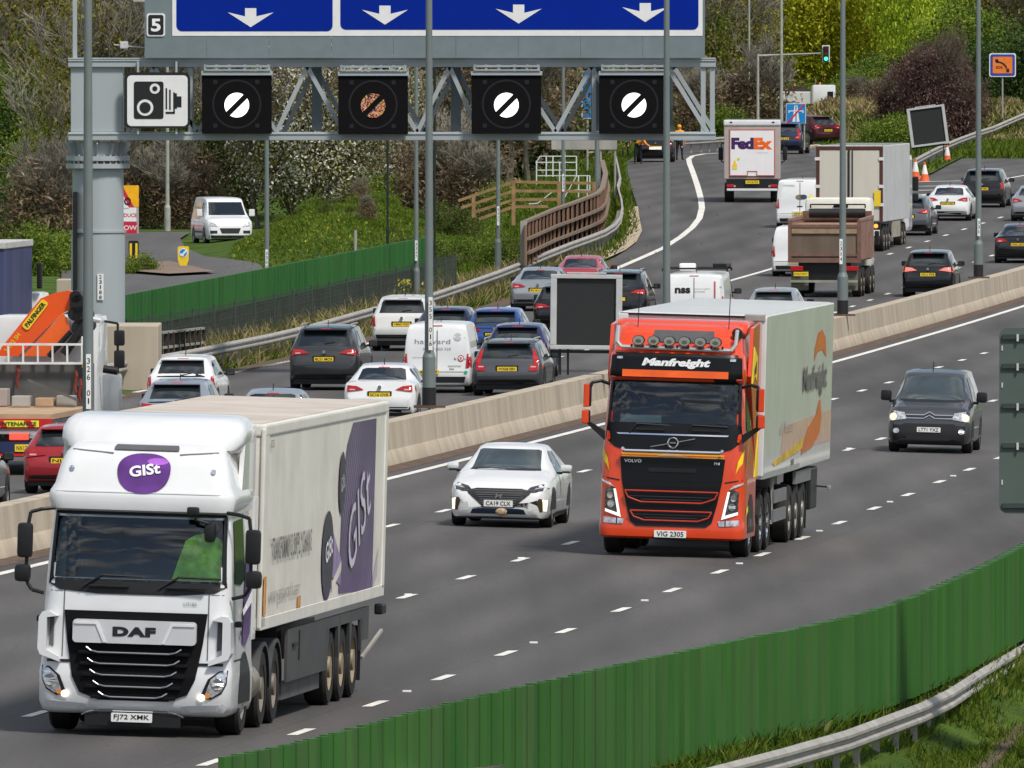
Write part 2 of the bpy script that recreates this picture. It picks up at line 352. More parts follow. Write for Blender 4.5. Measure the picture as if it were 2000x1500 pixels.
for U, ph in ((-8.3, 0.5), (-12.35, 3.0), (-16.15, 5.5)):
    y = 262+ph
    while y < 830:
        if not (U < -16 and y > 600): line(mk, U+(.0), .15, y-1, y+1, zleft)
        y += 9.2
def pxline(b, pts, w, dz=.036, sub=6):
    P = [rayL(a, c) for a, c in pts]; Q = []
    for a, c in zip(P, P[1:]):
        for i in range(sub): Q.append(a.lerp(c, i/sub))
    Q.append(P[-1]); r = []
    for i, p in enumerate(Q):
        d = (Q[min(i+1, len(Q)-1)]-Q[max(i-1, 0)]); d.z = 0; d.normalize(); nrm = Vector((d.y, -d.x, 0))
        for s_ in (-1, 1):
            q = p+nrm*(s_*w/2); r.append((q.x, q.y, zl(q.y)+dz))
    b.add(r, [(2*j, 2*j+1, 2*j+3, 2*j+2) for j in range(len(Q)-1)])
pxline(mk, [(1046, 580), (1120, 555), (1200, 528), (1296, 486), (1330, 464), (1352, 446), (1366, 428), (1371, 408), (1369, 390), (1362, 364), (1356, 346), (1347, 322), (1345, 312), (1353, 306), (1375, 302), (1412, 300)], .26, dz=.041)
pxline(mk, [(1400, 558), (1427, 550), (1507, 527), (1560, 508)], .2, dz=.041)
for yy in (357, 366, 374, 382, 390):
    pxline(mk, [(1788, yy), (1882-(yy-357)*1.5, yy-2)], .5, dz=.047, sub=2)
pxline(mk, [(1882, 356), (1890, 386)], .2, dz=.05, sub=2)
line(mk, -19.0, .2, 735, 900, zleft, side=xd)
mk.build('road_marking', MARK, label='white lines of the far carriageway and slip road', kind='structure')
# reflecting studs near lane lines
st = MB(); y = 236.0
while y < 420:
    for k_ in (1, .655):
        X = xd(y)+uA(y)*k_+.0; z = gzn(X, y); st.box(X-.06, X+.06, y-.08, y+.08, z+.02, z+.05)
    X = xd(y)+14.8; z = gzn(X, y); st.box(X-.06, X+.06, y-.08, y+.08, z+.02, z+.05); y += 18.04
st.build('road_studs', WHT, label='small white reflecting studs along the near lane lines', cat='road studs', kind='stuff')
# dirty margin beside the median barrier
strip('road_margin', DIRT, lambda Y: xd(Y)-.93, lambda Y: xd(Y)-.42, 172, 640, dz=.035, nl=1, skirt=0, z=gzn, kind='structure')
strip('road_margin', DIRT, lambda Y: xleft(Y)-.1, lambda Y: xleft(Y)+.55, 250, 640, dz=.036, nl=1, skirt=0, z=zleft, kind='structure')
# roundabout road beyond the green fence
RB = [(120, 560), (240, 590), (420, 560), (520, 535), (505, 520), (400, 505), (362, 488), (352, 470), (372, 457), (240, 457), (120, 452)]
def patch(name, m, pts, dz, **kw):
    P = [rayL(a, c) for a, c in pts]; bm = bmesh.new(); vs = [bm.verts.new((p.x, p.y, 0)) for p in P]
    for t in tessellate_polygon([[Vector((p.x, p.y, 0)) for p in P]]): bm.faces.new([vs[i] for i in t])
    for ax in (0, 1):
        lo = min(p[ax] for p in P); hi = max(p[ax] for p in P); st_ = 2 if ax == 0 else 5; k = int((hi-lo)/st_)
        for i in range(1, k+1):
            c = lo+(hi-lo)*i/(k+1); bmesh.ops.bisect_plane(bm, geom=bm.verts[:]+bm.edges[:]+bm.faces[:], plane_co=(c, c, 0), plane_no=(1, 0, 0) if ax == 0 else (0, 1, 0))
    for v in bm.verts: v.co.z = gz(v.co.x, v.co.y)+dz
    b = MB().bm(bm); return b.build(name, m, smooth=30, **kw)
patch('roundabout_road', ASPH2, RB, .10, kind='structure')
patch('traffic_island', mat('island_paving', (.2, .14, .105), .9, var=.25, vs=1.5), [(243, 527), (330, 519), (420, 540), (330, 545), (243, 538)], .2, kind='structure')
# grass wedge between slip road and main line, with kerb
patch('grass_island', GRASSG, [(1796, 352), (1740, 322), (1660, 300), (1592, 287), (1600, 276), (1690, 270), (1800, 262), (1905, 252), (2000, 236), (2060, 225), (2060, 232), (2000, 258), (1900, 300), (1825, 340)], .12, kind='structure')
kb = MB()
def kerbpx(b, pts, w=.14, h=.12, f=rayL):
    P = [f(a, c) for a, c in pts]
    for a, c in zip(P, P[1:]): b.beam(a+Vector((0, 0, h/2+.02)), c+Vector((0, 0, h/2+.02)), w, h)
kerbpx(kb, [(1592, 288), (1575, 291), (1562, 292)], .5)
kerbpx(kb, [(1592, 287), (1660, 300), (1740, 322), (1796, 352)], .3)
kb.build('kerb', mat('pale_kerb', (.42, .34, .25), .9, var=.2), kind='structure')
# curved concrete apron by the slip road
ap = MB(); P = [((1228, 407), (1246, 407)), ((1229, 425), (1249, 430)), ((1231, 445), (1254, 455)), ((1222, 463), (1243, 476)), ((1206, 478), (1222, 492)), ((1185, 494), (1196, 504)), ((1160, 510), (1170, 516)), ((1120, 527), (1128, 532)), ((1060, 552), (1066, 558))]
r = []
for a, c in P:
    for q in (a, c):
        p = rayL(*q); r.append((p.x, p.y, gz(p.x, p.y)+.09))
ap.add(r, [(2*j, 2*j+1, 2*j+3, 2*j+2) for j in range(len(P)-1)])
ap.build('kerb_apron', mat('worn_apron', (.42, .34, .24), .9, var=.3, vs=3), kind='structure')
# kerb and slip road at the bottom right
b = MB(); r = []
for a in [(1860, 1560), (1930, 1500), (1968, 1458), (2010, 1420), (2080, 1372)]:
    p = ray(*a); r += [(p.x-.12, p.y, p.z-.1), (p.x-.10, p.y, p.z+.1), (p.x+.12, p.y, p.z+.1), (p.x+.14, p.y, p.z-.1)]
b.add(r, [(4*j+i, 4*j+i+1, 4*j+i+5, 4*j+i+4) for j in range(4) for i in range(3)])
b.build('kerb', DIRT, kind='structure')
strip('slip_road', ASPH, lambda Y: interp([(200, xd(200)+20.2), (214, ray(1930, 1500).x+.15), (228, ray(2010, 1420).x+.15), (260, ray(2080, 1372).x+3)], Y), lambda Y: xd(Y)+32, 196, 262, dz=.04, skirt=0, kind='structure')
# ---------------- median barrier ----------------
prof = [(-.90, -.2), (-.90, .06), (-.98, .30), (-1.01, .34), (-1.06, .88), (-1.44, .88), (-1.52, .2), (-1.60, .0), (-1.60, -1.3)]
# cast in 6 m lengths: each a thing would be hundreds of identical blocks of one wall -> one continuous wall with joints
b = MB(); n = 0; Y = 178.0; rows = []
while Y <= 640:
    for dy, sh in ((0, 0), (5.9, 0), (5.93, .012), (5.99, .012)):
        yy = Y+dy; base = .27
        rows.append([(xd(yy)+U+(sh if U > -1.2 else -sh), yy, base+z-(sh if z > .5 else 0)) for U, z in prof])
    Y += 6.0
k = len(prof); b.add([p for r_ in rows for p in r_], [(j*k+i, j*k+i+1, (j+1)*k+i+1, (j+1)*k+i) for j in range(len(rows)-1) for i in range(k-1)])
b.build('median_barrier', CONC, smooth=20, label='stepped concrete barrier running between the two carriageways', cat='barrier')
# ---------------- steel guard rails ----------------
def wrail(bm_, P, face=1, h=.31, flat=False):
    """W section along points P (top edge); face +1 bulges to +X"""
    pr = [(0, 0), (.03, -.02), (.08, -.06), (.08, -.10), (.02, -.14), (.02, -.17), (.08, -.21), (.08, -.25), (.03, -.29), (0, -.31), (-.01, -.31), (-.01, 0)]
    r = []
    for i, p in enumerate(P):
        d = P[min(i+1, len(P)-1)]-P[max(i-1, 0)]; d.z = 0; d.normalize(); nrm = Vector((d.y, -d.x, 0))*face
        r += [(p+nrm*a+Vector((0, 0, c*h/.31))) for a, c in pr]
    k = len(pr); bm_.add(r, [(j*k+i, j*k+(i+1) % k, (j+1)*k+(i+1) % k, (j+1)*k+i) for j in range(len(P)-1) for i in range(k)]+[tuple(range(k)), tuple(range((len(P)-1)*k, len(P)*k))])
def guardrail(P, face, label, every=2.4, mtl=GALV, group=None):
    r = empty('guard_rail', P[0], label=label, cat='guard rail', group=group); o = P[0]
    b = MB(); wrail(b, [p-o for p in P], face); b.build('rail', mtl, r, smooth=35)
    acc = 0; me = None; cnt = 0
    for a, c in zip(P, P[1:]):
        L = (c-a).length; d = (c-a)/L
        t = every-acc
        while t < L and cnt < 98:
            p = a+d*t-o
            if me is None:
                q = MB(); q.box(-.17, -.07, -.06, .06, -.98, -.06); q.box(-.068, -.012, -.05, .05, -.26, -.05); x = q.build('post', mtl, r); me = x.data; x.location = p
            else:
                x = bpy.data.objects.new('post', me); S.collection.objects.link(x); x.parent = r; x.location = p
            x.rotation_euler.z = 0 if face > 0 else pi
            cnt += 1; t += every
        acc = (L-(t-every)) if t-every > 0 else acc+L
    return r
def resample(P, step):
    out = [P[0]]; acc = 0
    for a, c in zip(P, P[1:]):
        L = (c-a).length; k = max(1, int(L/step))
        out += [a.lerp(c, i/k) for i in range(1, k+1)]
    return out
P = [rayL(a, c, .78) for a, c in [(180, 715), (312, 693), (380, 681), (450, 667), (525, 652), (600, 635), (665, 617), (727, 600), (790, 586), (850, 570), (910, 550), (970, 529), (1025, 508), (1070, 490), (1116, 472), (1150, 460), (1181, 448), (1200, 436), (1210, 423), (1214, 405), (1212, 387), (1205, 362), (1210, 346), (1205, 320), (1199, 296)]]
guardrail(P, 1, 'long wavy steel guard rail along the left verge up to the slip road')
P = [rayL(a, c, .75) for a, c in [(1788, 309), (1820, 292), (1846, 280), (1875, 268), (1908, 256), (1940, 246), (1970, 233), (2000, 220), (2050, 200)]]
guardrail(P, 1, 'steel guard rail climbing behind the traffic cones at the far right')
P = [rayL(a, c, .75) for a, c in [(1334, 272), (1370, 270), (1412, 267), (1450, 264)]]
guardrail(P, 1, 'short guard rail beyond the slip road behind the parcel lorry')
def offn(Y, u, z): return Vector((xd(Y)+u, Y, z))
NR = [(1240, 1536), (1320, 1515), (1400, 1496), (1530, 1462), (1653, 1427), (1800, 1373), (1855, 1346), (1900, 1317), (1950, 1287), (2000, 1258), (2080, 1205)]
UF = []
for a, c in NR:                       # rail 0.9 m camera-side of the fence
    Y = 236.0
    for _ in range(30):
        z = -.32+.0; Y = F*(CH-(z))/(c-YH)
    UF.append(Vector(((a-1000)*Y/F, Y, z)))
guardrail(UF, 1, 'weathered steel guard rail in front of the near green noise fence', every=2.4)
# ---------------- near green noise fence ----------------
GREEN = mat('green_fence_paint', (.021, .098, .010), .6, var=.22, vs=2.2, streak=True, dirt=.16)
FT = [(430, 1480), (540, 1458), (612, 1444), (717, 1417), (800, 1389), (900, 1367), (1100, 1322), (1240, 1291), (1400, 1257), (1587, 1220), (1710, 1190), (1800, 1158), (1883, 1121), (1950, 1089), (2000, 1062), (2070, 1020)]
def fence_u(px):
    return interp([(430, 1610), (1240, 1518), (1400, 1478), (1607, 1421), (1777, 1371), (1873, 1329), (2000, 1262), (2070, 1222)], px)
ft = []
for a, c in FT:
    q = fence_u(a); Y = F*(CH+.42)/(q-YH); ft.append(Vector(((a-1000)*Y/F, Y, zat(c, Y))))
ft = resample(ft, .5)
for _ in range(12): ft = [ft[0]]+[(a+c*2+d)/4 for a, c, d in zip(ft, ft[1:], ft[2:])]+[ft[-1]]
fr = empty('noise_fence', ft[len(ft)//2]-Vector((0, 0, 1.5)), label='curved bright green noise fence of overlapping vertical boards at the bottom right', cat='fence'); o = fr.location
bd = MB(); pos = 0; L = [0]
for a, c in zip(ft, ft[1:]): L.append(L[-1]+(c-a).length)
def along(s_):
    for i in range(len(L)-1):
        if L[i+1] >= s_: t = (s_-L[i])/(L[i+1]-L[i]); return ft[i].lerp(ft[i+1], t), (ft[i+1]-ft[i]).normalized()
    return ft[-1], (ft[-1]-ft[-2]).normalized()
s_ = 0; i = 0; nfeet = 0; fm_ = None
while s_ < L[-1]-.3:
    p, d = along(s_+.14); nrm = Vector((d.y, -d.x, 0)).normalized(); w_ = .195; t_ = .06; h0 = -1.42
    p = p-o+nrm*(.03 if i % 2 else 0)
    tp = [(-w_/2, -t_), (-w_/2, t_*.3), (-w_/4, t_*1.3), (w_/4, t_*1.3), (w_/2, t_*.3), (w_/2, -t_)]
    dd = Vector((d.x, d.y, 0)).normalized(); tw = radians(9); dd = Vector((dd.x*cos(tw)-dd.y*sin(tw), dd.x*sin(tw)+dd.y*cos(tw), 0)); n2 = Vector((dd.y, -dd.x, 0))
    jit = random.uniform(-.008, .008)
    vs = [p+dd*a+n2*c+Vector((0, 0, zz+jit)) for zz in (h0, 0) for a, c in tp]
    k = len(tp); bd.add(vs, [(j, (j+1) % k, k+(j+1) % k, k+j) for j in range(k)]+[tuple(range(k))[::-1], tuple(range(k, 2*k))])
    if i % 3 == 0 and nfeet < 99:
        nfeet += 1; q_ = bpy.data.objects.new('foot', fm_) if fm_ else MB().box(-.025, .025, -.025, .025, -.3, .06).build('foot', BLACK, fr); fm_ = q_.data
        if q_.parent is None: S.collection.objects.link(q_); q_.parent = fr
        q_.location = p+Vector((0, 0, -1.42))
    s_ += .2; i += 1
bd.build('board_panel', GREEN, fr); pass
b = MB()
for a, c in zip(ft, ft[1:]):
    for h in (-.35, -1.15): b.beam(a-o+Vector((.0, .1, h)), c-o+Vector((.0, .1, h)), .05, .08)
b.build('cross_rail', GREEN, fr)
# ---------------- far green fence with mesh fence in front ----------------
P = [off(Y, -24.0) for Y in range(462, 592, 6)]; P.append(off(592, -24.0))
G2 = mat('faded_green_boards', (.02, .12, .022), .6, var=.2, vs=1.5, streak=True, dirt=.1)
r = empty('noise_fence', P[len(P)//2], label='green noise fence on the left verge below the roundabout', cat='fence'); o = r.location; b = MB(); tz = [interp([(462, 1.05), (495, 1.22), (592, 1.6)], p.y) for p in P]
for (a, z0), (c, z1) in zip(zip(P, tz), zip(P[1:], tz[1:])):
    k = 12
    for i in range(k):
        q0 = a.lerp(c, i/k)-o; q1 = a.lerp(c, (i+.97)/k)-o; zt = z0+(z1-z0)*i/k-o.z; t = .03 if i % 2 else 0
        b.box(min(q0.x, q1.x)+t, max(q0.x, q1.x)+t+.05, q0.y, q1.y, zt-1.0, zt)
b.build('upper_board', G2, r); b = MB()
for (a, z0), (c, z1) in zip(zip(P, tz), zip(P[1:], tz[1:])):
    for i in range(8):
        q0 = a.lerp(c, i/8)-o; q1 = a.lerp(c, (i+.96)/8)-o; zt = z0+(z1-z0)*i/8-o.z
        b.box(min(q0.x, q1.x), max(q0.x, q1.x)+.04, q0.y, q1.y, q0.z-.2, zt-1.0)
b.build('lower_board', mat('dull_lower_boards', (.03, .042, .03), .8, var=.4, vs=2, streak=True), r)
WIRE = mat('dark_wire', (.05, .06, .055), .7, var=.2); r2 = empty('mesh_fence', P[0], label='thin grey wire mesh fence in front of the left green noise fence', cat='fence'); o = P[0]; b = MB(); ps = MB()
for i, p in enumerate(P):
    q = p-o+Vector((.9, 0, 0)); MB().cyl((0, 0, -.1), (0, 0, 1.35), .035, n=6).build('post', WIRE, r2, loc=q)
for a, c in zip(P, P[1:]):
    a = a-o+Vector((.9, 0, 0)); c = c-o+Vector((.9, 0, 0))
    for h in (.1, .35, .6, .85, 1.1, 1.3): b.beam(a+Vector((0, 0, h)), c+Vector((0, 0, h)), .012, .012)
    for i in range(24): q = a.lerp(c, i/24); b.beam(q+Vector((0, 0, .05)), q+Vector((0, 0, 1.3)), .012, .012)
b.build('mesh_panel', WIRE, r2)
# ---------------- brown noise barrier ----------------
BR = mat('brown_timber', (.21, .125, .085), .9, var=.3, vs=2, streak=True)
BP = [(1024, 436), (1052, 424), (1080, 412), (1115, 400), (1152, 386), (1168, 379), (1177, 369), (1183, 342), (1176, 316)]
BY = [606, 618, 630, 643, 656, 664, 676, 700, 730]
P = [Vector(((a-1000)*Y/F, Y, zat(c, Y))) for (a, c), Y in zip(BP, BY)]
P = resample(P, 1.45); r = empty('noise_barrier', P[0]-Vector((0, 0, 1.6)), label='brown slatted timber noise barrier curving beside the slip road', cat='fence'); o = r.location; b = MB(); c_ = MB(); bk = MB()
for i, p in enumerate(P):
    if i % 2 == 0: MB().beam(p-o+Vector((.05, 0, -1.5)), p-o+Vector((.05, 0, -.05)), .09, 1.3).build('slat', BR, r)
for a, c in zip(P, P[1:]):
    a = a-o; c = c-o
    bk.add([a+Vector((-.03, 0, -1.55)), c+Vector((-.03, 0, -1.55)), c, a, a+Vector((-.09, 0, -1.55)), c+Vector((-.09, 0, -1.55)), c+Vector((-.06, 0, 0)), a+Vector((-.06, 0, 0))], [(0, 1, 2, 3), (7, 6, 5, 4), (3, 2, 6, 7)])
    for h in (-.55, -1.05): c_.beam(a+Vector((.14, 0, h)), c+Vector((.14, 0, h)), .1, .1)
    c_.beam(a+Vector((0, 0, .04)), c+Vector((0, 0, .04)), .2, .09)
c_.build('rail', mat('weathered_rail', (.2, .15, .11), .9, var=.3), r); bk.build('backing', mat('dark_backing', (.03, .018, .012), .95, var=.3), r)
q = MB(); q.box(-.14, .1, -.12, .12, -.3, 1.68); q.build('end_post', GALV, r)
# ---------------- gantry over the far carriageway ----------------
GY = 480.0; GS = F/GY
def gx(px): return (px-1000)/GS
def gzz(py): return CH-(py-YH)/GS
GM = mat('gantry_steel', (.36, .40, .42), .55, .05, var=.08, vs=.8, streak=True, dirt=.06); GMD = mat('gantry_panel_back', (.16, .2, .215), .6, var=.06)
gr = empty('gantry', (gx(190), GY, gz(gx(190), GY)), label='grey steel cantilever gantry with lattice truss reaching over the far carriageway', cat='gantry'); GO = gr.location
def gl(px, py, dy=0): return Vector((gx(px), GY+dy, gzz(py)))-GO
zf = -.1
b = MB(); b.cyl(Vector((0, .9, zf)), Vector((0, .9, gzz(452)-GO.z)), .76, n=28); b.cyl(Vector((0, .9, gzz(451)-GO.z)), Vector((0, .9, gzz(318)-GO.z)), .72, n=28)
b.cyl(Vector((0, .9, gzz(455)-GO.z)), Vector((0, .9, gzz(451)-GO.z)), .79, n=28); b.build('column', GM, gr, smooth=True)
b = MB()
for py in (320, 305): b.cyl(Vector((0, .9, gzz(py+9)-GO.z)), Vector((0, .9, gzz(py)-GO.z)), .9, n=28)
for i in range(28):
    a = 2*pi*i/28; b.cyl(Vector((.83*cos(a), .9+.83*sin(a), gzz(330)-GO.z)), Vector((.83*cos(a), .9+.83*sin(a), gzz(302)-GO.z)), .03, n=6)
b.cyl(Vector((0, .9, gzz(305)-GO.z)), Vector((0, .9, gzz(278)-GO.z)), .66, .72, n=28)
for i in range(12):
    a = 2*pi*i/12; b.beam(Vector((.66*cos(a), .9+.66*sin(a), gzz(305)-GO.z)), Vector((.84*cos(a), .9+.84*sin(a), gzz(278)-GO.z)), .03, .2)
b.build('flange', GM, gr)
b = MB(); p0 = gl(138, 258); p1 = gl(240, 130); b.box(p0.x, p1.x, .1, 1.7, p0.z, p1.z, .02); b.build('box_section', GM, gr)
b = MB()
for py0, py1 in ((113, 131), (258, 274)):
    for dy in (0, 1.5):
        p0 = gl(133 if dy == 0 else 140, py1); p1 = gl(1398, py0); b.box(p0.x, p1.x, dy, dy+.26, p0.z, p1.z, .015)
b.build('chord', GM, gr)
b = MB()
for py in (115, 119, 262): # thin lip plates on the chords
    p0 = gl(133, py); p1 = gl(1398, py-2); b.box(p0.x, p1.x, -.03, 0, p0.z, p1.z)
b.build('lip_plate', mat('gantry_lip', (.42, .46, .48), .5), gr)
nodes = [240, 385, 450, 600, 735, 865, 1000, 1115, 1240, 1310, 1388]
b = MB()
for i, (a, c) in enumerate(zip([385, 468, 600, 735, 865, 995, 1110, 1235, 1300], [468, 600, 735, 865, 995, 1110, 1235, 1300, 1388])):
    pass
for dy in (.13, 1.6):
    seg = [(540, 258), (600, 130), (670, 258), (735, 130), (815, 258), (878, 130), (935, 258), (1000, 130), (1085, 258), (1155, 130), (1230, 258), (1303, 130), (1382, 258)]
    for (a, p), (c, q) in zip(seg, seg[1:]): b.beam(gl(a+(14 if dy > 1 else 0), p, dy), gl(c+(14 if dy > 1 else 0), q, dy), .14, .12)
    b.beam(gl(250, 258, dy), gl(300, 130, dy), .12, .1); b.beam(gl(300, 130, dy), gl(385, 258, dy), .12, .1); b.beam(gl(385, 258, dy), gl(465, 130, dy), .12, .1); b.beam(gl(465, 130, dy), gl(540, 258, dy), .12, .1)
    for a in (372, 1160, 1374, 1392): b.beam(gl(a, 258, dy), gl(a, 130, dy), .12, .12)
for a in (540, 670, 815, 1085, 1230, 1382): b.beam(gl(a, 264, .1), gl(a, 264, 1.6), .1, .1)
for a in (600, 735, 878, 1155, 1303): b.beam(gl(a, 122, .1), gl(a, 122, 1.6), .1, .1)
b.build('brace', GM, gr)
for a in (618, 890, 1165, 1305): p0 = gl(a-10, 256); p1 = gl(a+10, 130); MB().box(p0.x, p1.x, 1.0, 1.2, p0.z, p1.z).build('cable_panel', GMD, gr)
b = MB(); b.box(gx(142)-GO.x, gx(150)-GO.x, .1, .6, zf, gzz(375)-GO.z); b.build('conduit', BLACK, gr)
b = MB(); b.beam(gl(146, 120, .3), gl(146, -40, .3), .12, .12); b.build('sign_post', GM, gr)
b = MB(); q = gl(239, 88, .3); b.beam(gl(222, 87, .3), gl(282, 93, .3), .03, .03); b.box(q.x-.07, q.x+.16, q.y-.08, q.y+.08, q.z-.1, q.z+.1, .03); b.build('sensor', mat('pale_sensor', (.5, .5, .5), .5), gr)
p = gl(0, 0, 0); b = MB(); a0 = gl(190, 586); a1 = gl(202, 535); b.box(a0.x, a1.x, .9-.80, .9-.78, a0.z, a1.z); pl = b.build('number_plate', WPL, gr)
for i, ch in enumerate('23188'): text_flat(ch, gl(196, 0).x, gl(0, 540.5+i*10).z, .075, .1, .09, INK, pl)
# big blue direction sign on the gantry
def gsign(name, x0, x1, y0, y1, dy, m, label=None, cat=None, r=None, thick=.06):
    o = empty(name, (gx((x0+x1)/2), GY+dy, gzz((y0+y1)/2)), label=label, cat=cat) if r is None else r
    return o
BLUE = mat('sign_blue', (.0, .018, .26), .7, var=.05, vs=.6, spec=.1); SW = mat('sign_white', (.74, .74, .74), .6, var=.04, spec=.2)
ds = empty('direction_sign', (gx(830), GY-.25, gzz(100)), label='very wide blue motorway direction sign with four white down arrows above the gantry', cat='road sign'); DO = ds.location
def dl(px, py): return (gx(px)-DO.x, gzz(py)-DO.z)
def poly_px(pts): return [dl(a, c) for a, c in pts]
def rbox_px(x0, x1, y0, y1, d0, d1, r_, name, m, par):
    a = dl(x0, y1); c = dl(x1, y0); return MB().prism(rrect(a[0], c[0], a[1], c[1], r_, 6), d0, d1).build(name, m, par)
a = dl(283, 113); c = dl(1377, -260); b = MB()
k = 9
for i in range(k): x0 = a[0]+(c[0]-a[0])*i/k; b.box(x0, x0+(c[0]-a[0])/k-.008, 0, .08, a[1], c[1])
b.build('backing_board', GMD, ds)
rbox_px(337, 1372, -230, 70, -.012, -.002, .02, 'white_border', SW, ds)
rbox_px(345, 650, -222, 61, -.02, -.013, .16, 'blue_panel', BLUE, ds); rbox_px(665, 1364, -222, 58, -.02, -.013, .16, 'blue_panel', BLUE, ds)
def darrow(px, py):
    P = [(-45, -29), (-11, -21), (-11, -37), (11, -37), (11, -21), (45, -29), (0, 0)]
    MB().prism(poly_px([(px+a, py+c) for a, c in P]), -.032, -.022).build('arrow', SW, ds)
darrow(490, 53); darrow(752, 48); darrow(1013, 46); darrow(1260, 43)
p5 = rbox_px(287, 323, 26, 71, -.03, -.002, .07, 'number_panel', SW, ds); q5 = rbox_px(290, 320, 29, 68, -.04, -.031, .06, 'black_face', INK, p5)
x_, z_ = dl(305, 49); text_flat('5', x_, z_, .27, .36, -.048, WHT, p5, bold=.03)
# camera sign
cs = empty('camera_sign', (gx(308), GY-.3, gzz(196)), label='square white speed camera sign with black camera symbol on the gantry left end', cat='road sign'); DO = cs.location
rbox_px(244, 372, 141, 250, 0, .06, .18, 'black_border', INK, cs); rbox_px(249, 367, 147, 246, -.01, 0, .12, 'white_face', SW, cs)
bb = rbox_px(262, 320, 159, 232, -.02, -.011, .07, 'symbol', INK, cs)
def disc(px, py, r_, d0, d1, m, par, name='lens', n=24):
    x, z = dl(px, py); return MB().prism(ell(x, z, r_/GS, r_/GS, n), d0, d1).build(name, m, par)
disc(303, 173, 10, -.028, -.021, SW, bb); disc(303, 173, 5, -.036, -.029, INK, bb); disc(284, 210, 16, -.028, -.021, SW, bb); disc(284, 210, 11, -.036, -.029, INK, bb)
b = MB()
for x0, x1, y0, y1 in ((324, 327, 172, 213), (331, 334, 175, 214), (339, 342, 180, 222), (324, 342, 218, 222), (342, 346, 182, 212), (346, 355, 188, 209)):
    a = dl(x0, y1); c = dl(x1, y0); b.box(a[0], c[0], -.02, -.011, a[1], c[1])
b.build('bellows_symbol', INK, cs)
b = MB()
for px in (270, 345): a = dl(px-2, 262); c = dl(px+2, 120); b.box(a[0], c[0], .06, .28, a[1], c[1])
b.build('bracket', GM, cs)
# matrix signals
LEDW = mat('lit_white_leds', (1, .95, .93), .5, emit=1.1, var=0); SIGB = mat('signal_housing', (.004, .004, .005), .8, var=.1, spec=.12); SIGR = mat('dark_signal_marks', (.010, .009, .012), .5, var=0)
def ledmix():
    m = mat('patchy_leds', (.5, .2, .12), .5, var=0); n = m.node_tree.nodes; l = m.node_tree.links.new; b = n['Principled BSDF']; t = n.new('ShaderNodeTexCoord'); v = n.new('ShaderNodeTexVoronoi'); v.inputs['Scale'].default_value = 34
    l(t.outputs['Object'], v.inputs[0]); r = n.new('ShaderNodeValToRGB'); r.color_ramp.interpolation = 'CONSTANT'; e = r.color_ramp.elements; e[0].position = 0; e[0].color = (.45, .12, .09, 1); e[1].position = .3; e[1].color = (.6, .36, .1, 1)
    k = e.new(.55); k.color = (.6, .25, .3, 1); k = e.new(.62); k.color = (.02, .012, .012, 1)
    s = n.new('ShaderNodeSeparateColor'); l(v.outputs['Color'], s.inputs[0]); l(s.outputs[0], r.inputs[0]); l(r.outputs[0], b.inputs['Base Color']); l(r.outputs[0], b.inputs['Emission Color']); b.inputs['Emission Strength'].default_value = .1; return m
LEDM = ledmix()
def signal(px, label, lm, yo=0):
    global DO
    o = empty('lane_signal', (gx(px), GY-.45, gzz(203+yo)), label=label, cat='lane signal', group='matrix signals hung on the gantry'); DO = o.location
    rbox_px(px-68, px+68, 147+yo, 261+yo, 0, .35, .02, 'housing', SIGB, o)
    a = dl(px-69, 147+yo); c = dl(px+70, 139+yo); MB().box(a[0], c[0], -.06, .4, a[1], c[1], .01).build('hood', GM, o)
    b = MB()
    for k in (-62, -40, -15, 15, 40, 62): p = dl(px+k-2, 140+yo); q = dl(px+k+3, 126+yo); b.box(p[0], q[0], -.08, .3, p[1], q[1])
    p = dl(px-60, 131+yo); q = dl(px+62, 127+yo); b.box(p[0], q[0], -.1, .2, p[1], q[1]); p = dl(px-64, 138+yo); q = dl(px+66, 135+yo); b.box(p[0], q[0], -.1, .2, p[1], q[1])
    b.build('hanger', mat('hanger_steel', (.36, .39, .4), .5, .3), o)
    # faint unlit lens ring and corner lenses
    x, z = dl(px, 203+yo); R = 48/GS; rv = []
    for i in range(32): t = 2*pi*i/32; rv += [(x+R*cos(t), -.004, z+R*sin(t)), (x+(R-.05)*cos(t), -.004, z+(R-.05)*sin(t))]
    b = MB().add(rv, [(2*i, 2*i+1, (2*i+3) % 64, (2*i+2) % 64) for i in range(32)])
    for sx in (-42, 40):
        for sz in (-43, 42): p = dl(px+sx-4, 203+yo+sz+4); q = dl(px+sx+4, 203+yo+sz-4); b.box(p[0], q[0], -.006, 0, p[1], q[1])
    b.build('unlit_lamps', SIGR, o)
    r_ = 24/GS; cx, cz = dl(px, 205+yo)
    for sgn in (1, -1):
        pts = []; a0 = math.asin(.22)
        for i in range(19):
            t = a0+(pi-2*a0)*i/18; a, c = r_*cos(t), r_*sin(t)*1; a, c = a, c
            th = radians(45); pts.append((cx+(a*cos(th)-c*sgn*sin(th)), cz+(a*sin(th)+c*sgn*cos(th))))
        MB().prism(pts, -.02, -.006).build('lit_symbol', lm, o)
signal(463, 'black lane signal with lit white end-of-limit disc next to the camera sign', LEDW)
signal(729, 'black lane signal showing a dim patchy orange and pink striped disc', LEDM, 1)
signal(989, 'black lane signal with lit white striped disc, between the dim signal and the rightmost one', LEDW)
signal(1238, 'black lane signal with lit white striped disc at the gantry right end', LEDW)

